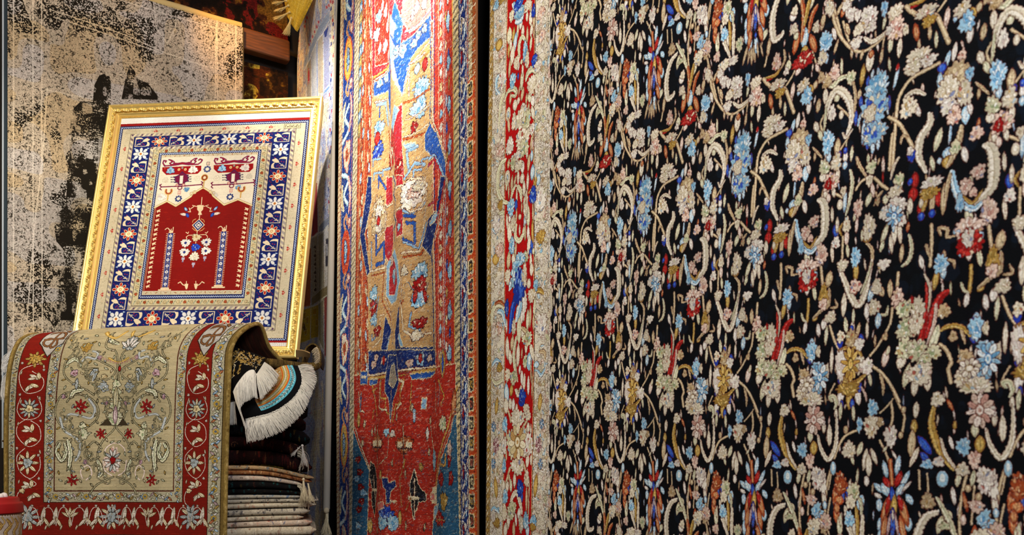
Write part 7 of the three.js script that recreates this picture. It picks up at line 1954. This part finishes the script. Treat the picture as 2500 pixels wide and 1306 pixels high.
    for (let k = 0; k < 12; k++) lf(cx + Math.cos(k * 0.524) * 34, 582 + Math.sin(k * 0.524) * 40, 6.5, 18, k * 30 + 90, k % 3 ? 's' : 'y', '#2a2a24'); bl(cx, 582, 18, 18, 'y');
    for (let k = 0; k < 8; k++) lf(cx - 6 + Math.cos(k * 0.785) * 36, 915 + Math.sin(k * 0.785) * 44, 8, 22, k * 45 + 90, 'y', '#4a2a10'); bl(cx - 6, 915, 20, 22, 's');
    bl(cx - 36, 1088, 13, 13, 'y'); for (const [dx, Y] of [[50, 520], [-55, 500], [62, 660], [-64, 830], [56, 1010], [60, 340], [-60, 300], [52, 870]]) { bl(cx + dx, Y, 6, 7, 'w', '#4a2a10'); lf(cx - dx * 0.95, Y + 20, 4, 12, dx * 0.2, 'c', '#4a2a10'); }
  };
  stripe(175, false); stripe(1165, false);
  // calligraphy cartouches where the bands pass over the fold
  for (const [X, Y] of [[240, 140], [1192, 140]]) {
    c.beginPath(); [[-70, -160], [70, -160], [66, 20], [36, 46], [22, 80], [0, 118], [-22, 80], [-44, 46], [-68, 20]].forEach(([a, b], i) => c[i ? 'lineTo' : 'moveTo'](u(X + a), v(Y + b))); c.closePath(); c.fillStyle = '#aaa69c'; c.fill(); c.strokeStyle = '#2a1c10'; c.lineWidth = 4; c.stroke();
    for (const [col, w] of [['#2a1a0c', 10], ['#7a5230', 6]]) { c.strokeStyle = col; c.lineWidth = w; for (const l of [[[-50, -60], [-10, -70], [30, -60], [50, -30], [10, -10], [-30, -20], [-50, 10]], [[-50, -10], [0, -14], [52, -16]], [[0, -60], [6, 0], [-10, 40], [-40, 30], [-46, 0], [-20, -10]], [[20, -10], [30, 30], [4, 50], [0, 20]], [[40, -110], [10, -90], [44, -70]], [[-50, -120], [-20, -90], [-52, -70]]]) { const p = splinePoints(l.flatMap(([a, b]) => [u(X + a), v(Y + b)])); c.beginPath(); p.forEach((q, i) => c[i ? 'lineTo' : 'moveTo'](...q)); c.stroke(); } }
  }
  // field: mirrored arabesques
  both((m) => {
    const P = (l) => l.map(([X, Y]) => [m(X), Y]);
    for (const l of [[[395, 160], [385, 230], [350, 290], [352, 370], [410, 430], [490, 470], [530, 500]], [[455, 470], [350, 500], [315, 590], [345, 680], [430, 735], [500, 745]], [[380, 540], [420, 500], [500, 510], [555, 570], [550, 650], [480, 720]], [[560, 120], [570, 190], [630, 215], [650, 280], [655, 420]], [[500, 260], [560, 290], [640, 340], [600, 400], [490, 400], [480, 340], [540, 330]], [[655, 500], [600, 560], [610, 640], [655, 700], [590, 780], [560, 870], [580, 980]], [[650, 1000], [560, 1050], [520, 1110]], [[570, 880], [520, 900], [500, 840], [540, 790], [580, 830]], [[320, 830], [340, 790], [390, 800], [410, 900], [420, 1000]]]) vine(P(l), 4, 'v', '#221c0e', 4.4);
    horn(P([[350, 800], [330, 850], [360, 900], [385, 850], [372, 800]]), 20, 'g'); horn(P([[395, 780], [410, 860], [400, 960]]), 22, 'g'); horn(P([[470, 470], [420, 480], [400, 520]]), 22, 'g'); horn(P([[360, 300], [400, 270], [430, 290]]), 22, 'g'); horn(P([[560, 900], [580, 960], [570, 1000]]), 22, 'g'); horn(P([[560, 100], [590, 150], [640, 170]]), 20, 'g'); horn(P([[500, 380], [530, 340], [520, 410]]), 20, 's');
    for (const l of [[[375, 650], [400, 615], [460, 625], [520, 640], [540, 580], [505, 525]], [[345, 640], [370, 720], [430, 760], [465, 800], [460, 860], [440, 900]], [[440, 300], [470, 260], [520, 270], [530, 230], [500, 215]]]) vine(P(l), 9, 's', '#4a5462', 2);
    vine(P([[600, 265], [640, 290], [660, 292]]), 10, 'o', '#7a6420', 1.4); vine(P([[520, 90], [600, 130], [640, 90]]), 11, 'o', '#7a6420', 1.4);
    for (const l of [[[480, 1010], [470, 960], [510, 930], [530, 980], [500, 1020]], [[600, 860], [605, 830], [640, 800], [655, 798]], [[590, 900], [600, 960], [640, 990]]]) vine(P(l), 5, 'p', '#8f7a68', 1.2);
    bl(m(460), 570, 17, 19, 'R', '#6a2018'); for (let k = 0; k < 8; k++) lf(m(460) + Math.cos(k * 0.785) * 26, 570 + Math.sin(k * 0.785) * 32, 5, 12, k * 45 + 90, 'R', '#6a2018');
    for (const [X, Y, r] of [[577, 740, 13], [425, 1020, 16]]) { bl(m(X), Y, r, r, 'R', '#6a2018'); for (let k = 0; k < 7; k++) lf(m(X) + Math.cos(k * 0.9) * r * 1.5, Y + Math.sin(k * 0.9) * r * 1.8, 4, 9, k * 51 + 90, 'R', '#6a2018'); }
    for (const [X, Y, r] of [[410, 360, 17], [545, 262, 11], [360, 510, 10], [495, 910, 10], [845, 870, 0], [600, 545, 9]]) if (r) bl(m(X), Y, r, r * 1.1, 'm', '#4a4450');
    bl(m(455), 190, 26, 24, 'o', '#4a4a40'); bl(m(580), 450, 25, 25, 's'); bl(m(480), 745, 22, 30, 'g'); bl(m(475), 690, 16, 16, 'g'); lf(m(430), 430, 9, 30, 0, 's'); bl(m(580), 380, 14, 12, 'y');
    for (let i = 0; i < 110; i++) { const X = 335 + ((i * 97) % 311), Y = 90 + ((i * 173) % 967); lf(m(X), Y, 4.5, 11, (i * 47) % 180, 'gsgyvogv'[i % 8]); }
    for (let i = 0; i < 46; i++) { const X = 345 + ((i * 131) % 290), Y = 110 + ((i * 211) % 930), r = 10 + (i % 4) * 4, k = m(1) > 1 ? -1 : 1, a0 = i * 1.3; vine(Array.from({ length: 6 }, (_, q) => [m(X) + k * Math.cos(a0 + q * 0.8) * r * (1 - q * 0.1) * 1.3, Y + Math.sin(a0 + q * 0.8) * r * (1 - q * 0.1) * 1.7]), 2.4, 'v', DK, 3); }
  });
  bl(712, 168, 34, 36, 's'); for (const a of [-50, -25, 0, 25, 50]) lf(712 + a * 0.7, 150 + Math.abs(a) * 0.5, 8, 24, a, 'w'); for (let k = 0; k < 13; k++) bl(560 + k * 17, 262 + 34 * Math.sin(k / 12 * Math.PI), 5, 5, 'p', '#8f7a58'); lf(668, 330, 8, 14, 0, 'R');
  for (const [Y, w] of [[430, 20], [480, 24], [560, 28], [620, 36], [665, 54]]) bl(656, Y, w, 22, 'g'); lf(656, 520, 14, 60, 0, 'v'); lf(656, 620, 12, 50, 0, 'm'); c.fillStyle = '#3a3020'; c.beginPath(); c.moveTo(u(570), v(688)); c.lineTo(u(610), v(640)); c.lineTo(u(640), v(688)); c.moveTo(u(740), v(688)); c.lineTo(u(702), v(640)); c.lineTo(u(672), v(688)); c.fill(); c.fillRect(u(565), v(686), u(745) - u(565), 2.6);
  bl(645, 900, 38, 62, 'p', '#a89a78'); for (let k = 0; k < 10; k++) lf(645 + Math.cos(k * 0.63) * 30, 900 + Math.sin(k * 0.63) * 46, 7, 20, k * 36 + 90, k % 3 ? 'w' : 's'); bl(645, 900, 13, 17, 'R');
  // lower red border
  const low = (X, k) => { if (k === 0) { for (let q = 0; q < 10; q++) lf(X + Math.cos(q * 0.63) * 42, 1248 + Math.sin(q * 0.63) * 52, 9, 22, q * 36 + 90, 'ssys'[q % 4], '#3a3a30'); bl(X, 1248, 22, 24, 's'); } else if (k === 1) { lf(X, 1240, 12, 44, 8, 'c', '#4a2a10'); lf(X + 20, 1280, 9, 30, -30, 'y', '#4a2a10'); lf(X - 18, 1280, 8, 26, 40, 'c', '#4a2a10'); } else { for (const a of [-60, -30, 0, 30, 60, 180]) lf(X + Math.sin(a / 57.3) * 26, 1250 - Math.cos(a / 57.3) * 30, 8, 26, a, 'y', '#4a2a10'); } };
  [[170, 0], [255, 1], [325, 1], [412, 2], [500, 1], [560, 1], [640, 0], [720, 1], [780, 1], [878, 2], [960, 1], [1030, 1], [1140, 0], [1215, 1]].forEach(([X, k]) => low(X, k));
  for (let k = 0; k < 12; k++) { const X = 150 + k * 90; vine([[X, 1300], [X + 20, 1210], [X + 45, 1190], [X + 70, 1215], [X + 90, 1300]], 3, 'c', '#5a140c', 1); bl(X + 45, 1180, 6, 6, 'w', '#4a2a10'); lf(X + 30, 1310, 5, 14, 20, 'c', '#4a2a10'); }
  c.restore(); roughen(c, W, H, 1.3, 3); pileGrain(c, W, H, 0.16, 0.1, 0.05); return cv;
}
{
  const g = thing('draped_rug', 'cream rug with red floral bands draped over the front of the pile', 'rug');
  const o = at(290, 1345, 3.5); g.position.copy(o);
  const R = [[545, 1345, 3.6], [548, 1150, 3.6], [552, 1000, 3.605], [555, 910, 3.615], [560, 850, 3.63], [582, 812, 3.67], [630, 790, 3.78], [656, 848, 3.86], [697, 889, 3.93], [716, 895, 3.97], [728, 896, 4.0]];
  const L = [[18, 1345, 3.4], [18, 1150, 3.4], [20, 1000, 3.41], [27, 910, 3.42], [38, 856, 3.44], [54, 826, 3.5], [92, 815, 3.62], [112, 846, 3.78], [130, 872, 3.88], [150, 882, 3.95], [165, 884, 4.0]];
  const cl = curve(L.map((p) => at(...p).sub(o))), cr = curve(R.map((p) => at(...p).sub(o)));
  cl.arcLengthDivisions = 10; const n = L.length - 1;
  const fn = (a, b) => { const p = cl.getPoint(b), q = cr.getPoint(b), r = p.lerp(q, a); const f = smooth(0.55, 0.3, b); r.z += f * (0.012 * Math.sin(a * 9.5 + b * 3) + 0.006 * Math.sin(a * 21 + 1)); const back = smooth(0.62, 0.75, b); r.y -= back * 0.0 + 0.012 * Math.sin(a * Math.PI) * smooth(0.45, 0.6, b) * (1 - back) * -1; return r; };
  // lengthwise texture coordinate: fold top near index 6
  const vOf = (b) => { const k = b * n; const stops = [1085, 705, 412, 237, 120, 45, -20, -120, -200, -260, -298], i = Math.min(n - 1, Math.floor(k)); return mix(stops[i], stops[i + 1], k - i); };
  const s = sheet(60, 110, fn, 0.012, (a, b) => [a, 1 - (vOf(b) + 300) / 1400]);
  part('pile_face', s.front, wool(paintDrape(), 0.003, 0.7, 0.25), g);
  part('backing', s.back, wool(foldTexture(41, '#2a160c', ['#3c140c', '#1a0e08', '#4a2414', '#140a06'], 260), 0.002, 0.3, 0.3), g);
  const rim = (a, r0) => { const p = []; for (let k = 0; k <= 60; k++) { const q = fn(a, k / 60); p.push(q.add(new THREE.Vector3(a ? 0.004 : -0.004, -0.003, -0.006))); } return new THREE.TubeGeometry(curve(p), 160, r0, 8); };
  const binding = wool(foldTexture(45, '#86703a', ['#a88f52', '#6a5426', '#b8a068', '#5a4620'], 420), 0.003, 0.6, 0.6);
  part('selvedge', rim(1, 0.0105), binding, g); part('selvedge', rim(0, 0.009), binding, g);
}
// ---------- fringed silk rugs spilling out of the pile ----------
function strandSet(starts, ends, count, sag, jitter = 0.004) { // threads running from one line to another
  const S = curve(starts), E = curve(ends), list = [];
  for (let i = 0; i < count; i++) {
    const a = (i + rr(0, 0.9)) / count, s = S.getPoint(Math.min(1, a)), e = E.getPoint(clamp(a + rr(-0.012, 0.012), 0, 1)), p = []; e.x += rr(-jitter, jitter); e.y += rr(-jitter, jitter) * 1.5; e.z += rr(-jitter, jitter);
    for (let k = 0; k <= 6; k++) { const t = k / 6, q = s.clone().lerp(e, t), m = Math.sin(t * Math.PI); q.z += sag * m; q.y += sag * 0.45 * m; q.x += 0.0012 * Math.sin(t * 9 + i); p.push(q); } list.push(p);
  }
  return list;
}
const silk = std({ color: 0xd6d1c4, roughness: 0.7 });
{ // round-lying rug end with concentric borders
  const g = thing('silk_rug_end', 'silk rug end with turquoise and gold borders and a long white fringe fanning out', 'rug');
  const o = at(680, 960, 3.66); g.position.copy(o); const L = (l) => l.map((p) => at(...p).sub(o));
  const outer = curve(L([[728, 893, 3.70], [736, 915, 3.645], [737, 936, 3.61], [722, 966, 3.585], [688, 995, 3.57], [655, 1011, 3.57], [634, 1016, 3.575], [600, 1024, 3.62]]));
  const inner = curve(L([[668, 905, 3.74], [672, 915, 3.70], [671, 925, 3.68], [660, 942, 3.665], [643, 962, 3.66], [628, 972, 3.66], [615, 976, 3.66], [596, 988, 3.69]]));
  const W = 512, H = 128, cv = makeCanvas(W, H), c = cv.getContext('2d');
  // across: inner gold garden, orange lines, turquoise meander, black edge
  for (const [y0, y1, col] of [[0, 40, '#a8824a'], [40, 46, '#b8541c'], [46, 72, '#b2964e'], [72, 78, '#b8541c'], [78, 104, '#4f9aa8'], [104, 128, '#07080a']]) { c.fillStyle = col; c.fillRect(0, y0, W, y1 - y0); }
  for (let x = 0; x < W; x += 9) { drawBlossom(c, x, rr(4, 36), 6, 6, 0, 'royc'[x % 4], '#4a2c14', 1); drawLeaf(c, x + 3, 59, 4, 9, 40, 'gor'[x % 3], '#3a2a10', 1); c.strokeStyle = x % 2 ? '#10484e' : '#bfe4e2'; c.lineWidth = 2.2; c.beginPath(); c.arc(x, 91, 6, x, x + 4); c.stroke(); drawLeaf(c, x + 4, 91, 2.4, 5, 30, 'r', '#3a2a10', 0.8); }
  c.fillStyle = '#07080a'; c.fillRect(400, 0, 112, 128); pileGrain(c, W, H, 0.2, 0.03);
  const fn = (a, b) => { const p = inner.getPoint(a).lerp(outer.getPoint(a), b), bulge = Math.sin(b * Math.PI) * 0.03; p.z += bulge; p.y += bulge * 0.3; return p; };
  const s = sheet(60, 12, (a, b) => fn(1 - a, 1 - b), 0.007, (a, b) => [1 - a, b]); const face = mergeGeometries([s.front, s.rim]);
  part('silk_face', face, wool(cv, 0.002, 0.2, 0.2), g); part('backing', s.back, std({ color: 0x15100c }), g);
  const ends = L([[762, 893, 3.68], [772, 926, 3.62], [760, 964, 3.585], [742, 1003, 3.56], [715, 1031, 3.55], [687, 1052, 3.55], [650, 1068, 3.55], [604, 1080, 3.575]]), st = []; for (let k = 0; k <= 30; k++) st.push(fn(k / 30, 1));
  part('fringe', threads(strandSet(st, ends, 560, 0.012), 0.0013), silk, g, 'stuff').userData.label = 'long white silk fringe';
  part('fringe_knots', threads(strandSet(st.map((p) => p.clone().add(new THREE.Vector3(0, 0.002, 0.004))), st.map((p, i) => p.clone().lerp(ends[Math.round(i / 30 * 7)], 0.12)), 150, 0.003), 0.002), silk, g, 'stuff');
}
{ // black rug corner with gold scrolls
  const g = thing('black_gold_rug', 'black rug corner with gold scrolls and white fringe beside the drape', 'rug');
  const o = at(605, 900, 3.66); g.position.copy(o); const L = (l) => l.map((p) => at(...p).sub(o));
  const W = 384, H = 256, cv = makeCanvas(W, H), c = cv.getContext('2d'); c.fillStyle = '#080706'; c.fillRect(0, 0, W, H);
  for (let i = 0; i < 120; i++) { const x = rr(10, W - 20), y = rr(10, H - 60); drawVine(c, [x, y, x + rr(-20, 20), y + rr(8, 20), x + rr(-30, 30), y + rr(14, 34)], rr(3, 6), i % 3 ? 'o' : 'y', '#3a2608', 1.5); if (i % 2) drawBlossom(c, x, y, 9, 9, 0, 'o', '#3a2608', 1.4); } c.fillStyle = '#080706'; c.fillRect(0, H - 40, W, 40); pileGrain(c, W, H, 0.2, 0.03);
  const top = curve(L([[562, 843, 3.74], [588, 851, 3.735], [620, 862, 3.73], [652, 874, 3.74]])), bot = curve(L([[567, 960, 3.655], [581, 934, 3.62], [606, 906, 3.595], [619, 903, 3.60], [626, 913, 3.60], [634, 903, 3.61], [646, 884, 3.64]]));
  const fn = (a, b) => { const p = bot.getPoint(a).lerp(top.getPoint(a), b); p.z += 0.03 * Math.sin(b * Math.PI); return p; };
  part('silk_face', whole(sheet(40, 14, fn, 0.007)), wool(cv, 0.002, 0.2, 0.2), g);
  const st = []; for (let k = 0; k <= 20; k++) st.push(fn(0.02 + k / 20 * 0.63, 0));
  part('fringe', threads(strandSet(st, L([[602, 1048, 3.565], [586, 1000, 3.555], [592, 985, 3.55], [606, 976, 3.545], [622, 968, 3.54], [628, 972, 3.54]]), 300, 0.014), 0.0013), silk, g, 'stuff').userData.label = 'white silk fringe falling to the left';
  const st2 = []; for (let k = 0; k <= 12; k++) st2.push(fn(0.68 + k / 12 * 0.32, 0));
  part('fringe', threads(strandSet(st2, L([[636, 975, 3.54], [655, 955, 3.54], [672, 936, 3.555], [680, 916, 3.585]]), 230, 0.014), 0.0013), silk, g, 'stuff').userData.label = 'white silk fringe falling to the right';
}
{ // long fringe hanging low behind the drape's edge
  const g = thing('hanging_fringe', 'dim white fringe hanging between the draped rug and the black rug corner', 'fringe'), o = at(562, 1000, 3.665); g.position.copy(o); const L = (l) => l.map((p) => at(...p).sub(o));
  part('fringe', threads(strandSet(L([[552, 985, 3.67], [574, 980, 3.66]]), L([[552, 1036, 3.665], [577, 1034, 3.66]]), 110, 0.004), 0.0012), silk, g, 'stuff');
  part('woven_hem', new THREE.TubeGeometry(curve(L([[551, 984, 3.675], [562, 982, 3.67], [575, 979, 3.665]])), 16, 0.006, 8), std({ color: 0x241a12 }), g);
}
{ // olive brown rug rolled along under the frame's corner
  const g = thing('rolled_olive_rug', 'olive brown rug edge rolling to the right under the frame corner', 'rug');
  const o = at(690, 885, 3.84); g.position.copy(o); const L = (l) => l.map((p) => at(...p).sub(o));
  const mat = wool(foldTexture(51, '#4a3a1c', ['#7a6230', '#241a0c', '#94793c', '#1a1208', '#5e4a22'], 300), 0.003, 0.3, 0.4);
  const path = curve(L([[606, 875, 3.76], [620, 878, 3.76], [645, 884, 3.765], [690, 891, 3.80], [735, 896, 3.85], [772, 893, 3.9], [781, 880, 3.93]])), tube = new THREE.TubeGeometry(path, 70, 1, 14), P = tube.attributes.position, N = tube.attributes.normal;
  for (let i = 0; i < P.count; i++) { const k = Math.floor(i / 15) / 70, r = mix(0.016, 0.025, Math.sin(k * 3)) * (k > 0.96 ? mix(1, 0.3, (k - 0.96) / 0.04) : 1); P.setXYZ(i, P.getX(i) + N.getX(i) * (r - 1), P.getY(i) + N.getY(i) * (r - 1), P.getZ(i) + N.getZ(i) * (r - 1)); }
  part('rolled_pile', tube, mat, g);
  // the corner that curls up beside the frame
  const curl = curve(L([[740, 884, 3.93], [744, 866, 3.93], [750, 849, 3.93], [764, 841, 3.92], [776, 850, 3.91], [781, 872, 3.9], [778, 892, 3.9]]));
  const s = sheet(30, 6, (a, b) => { const p = curl.getPoint(a); p.z -= 0.07 * (1 - b) ; p.y -= 0.0 + 0.015 * (1 - b); return p; }, 0.008);
  part('curled_corner', mergeGeometries([s.front, s.rim]), mat, g); part('backing', s.back, std({ color: 0x120c08 }), g);
  const st = []; for (let k = 0; k <= 10; k++) st.push(curl.getPoint(0.62 + 0.36 * k / 10)); part('fringe', threads(strandSet(st, st.map((p) => p.clone().add(new THREE.Vector3(-0.02, -0.025, 0.02))), 60, 0.004), 0.0011), std({ color: 0xb8a888 }), g, 'stuff');
  const flap = sheet(12, 6, (a, b) => at(mix(722, 756, a), mix(874, 855 + 8 * a, b) - 3 * Math.sin(a * 3), 3.93 - 0.03 * b).sub(o), 0.006); part('turned_flap', whole(flap), std({ color: 0x8f7448 }), g);
}
{ // loose tassels at the right end of the pile
  const mk = (label, list, col) => { const g = thing('loose_tassel', label, 'tassel', 'loose tassels at the right end of the pile'); const o = at(...list[0].slice(0, 3)); g.position.copy(o); const mat = std({ color: col }); for (const [x, y, z, len, sp, n, dx] of list) part('tassel_strands', tassel(at(x, y, z).sub(o), len, sp, n, new THREE.Vector3(dx, -1, 0).normalize()), mat, g, 'stuff'); const k = part('tassel_knot', new THREE.SphereGeometry(0.007, 8, 6), mat, g); };
  mk('white tassel with thin strands hanging over the dark red folded rugs', [[738, 1088, 3.76, 0.09, 0.02, 40, 0.1], [733, 1090, 3.755, 0.06, 0.014, 20, -0.9]], 0xd8d0c0);
  mk('cream tassel hanging from the pinkish cream folded rug', [[741, 1170, 3.75, 0.10, 0.022, 90, 0.05], [752, 1180, 3.755, 0.09, 0.018, 60, 0.2]], 0xcdbf9c);
}
{ // ornamental box at the lower left edge
  const ped = thing('wooden_pedestal', 'round wooden pedestal under the red ornamental box', 'pedestal'); const p0 = at(-62, 1140, 3.05); ped.position.set(p0.x, 0, p0.z);
  const topY = EYE - (1325 - 1140) / 1900 * 3.05; part('pedestal_column', new THREE.LatheGeometry([[0.001, 0], [0.13, 0], [0.13, 0.03], [0.05, 0.08], [0.04, 0.3], [0.06, topY - 0.08], [0.13, topY - 0.03], [0.13, topY], [0.001, topY]].map((p) => new THREE.Vector2(...p)), 32), std({ color: 0x4a3018, roughness: 0.6 }), ped);
  const g = thing('ornamental_box', 'round box with a red lid and gold scrolls on cream at the lower left', 'box'); g.position.set(p0.x, topY, p0.z);
  const W = 512, H = 128, cv = makeCanvas(W, H), c = cv.getContext('2d'); c.fillStyle = '#a99c8c'; c.fillRect(0, 0, W, H); for (let i = 0; i < 16; i++) { const x = i * 32; drawHorn(c, [x, 20, x + 14, 50, x - 4, 80, x + 10, 110], 12, 'o', '#4a2c10', 2); drawVine(c, [x + 16, 10, x + 26, 34, x + 14, 50, x + 8, 36], 4, 'o', '#4a2c10', 1.5); drawBlossom(c, x + 20, 104, 11, 10, 0, 'o', '#6a4a10', 1.4); } c.fillStyle = '#c8bfae'; c.fillRect(0, 0, W, 10); for (let x = 0; x < W; x += 9) { c.fillStyle = '#8a5a2a'; c.fillRect(x, 2, 4, 6); } pileGrain(c, W, H, 0.15, 0.03);
  const hb = (1325 - 1254) / 1900 * 3.05, hl = (1254 - 1226) / 1900 * 3.05;
  part('box_body', new THREE.CylinderGeometry(0.158, 0.158, hb, 48), std({ map: texture(cv, true, [1.5, 1]), roughness: 0.6 }), g).position.y = hb / 2;
  const red = std({ color: 0x9c0a0e, roughness: 0.5 }); part('lid', new THREE.LatheGeometry([[0.001, 0], [0.163, 0], [0.164, 0.006], [0.163, hl - 0.008], [0.158, hl], [0.15, hl], [0.149, hl + 0.014], [0.143, hl + 0.019], [0.001, hl + 0.019]].map((p) => new THREE.Vector2(...p)), 48), red, g).position.y = hb;
  const puff = []; for (let i = 0; i < 40; i++) { const s = new THREE.SphereGeometry(rr(0.006, 0.016), 6, 4), a = rr(0, 6.28), r = Math.sqrt(rnd()) * 0.11; s.translate(Math.cos(a) * r, hb + hl + 0.022, Math.sin(a) * r); puff.push(s); } part('white_padding', mergeGeometries(puff), std({ color: 0xd8d0c8 }), g, 'stuff');
}
renderer.render(scene, camera);
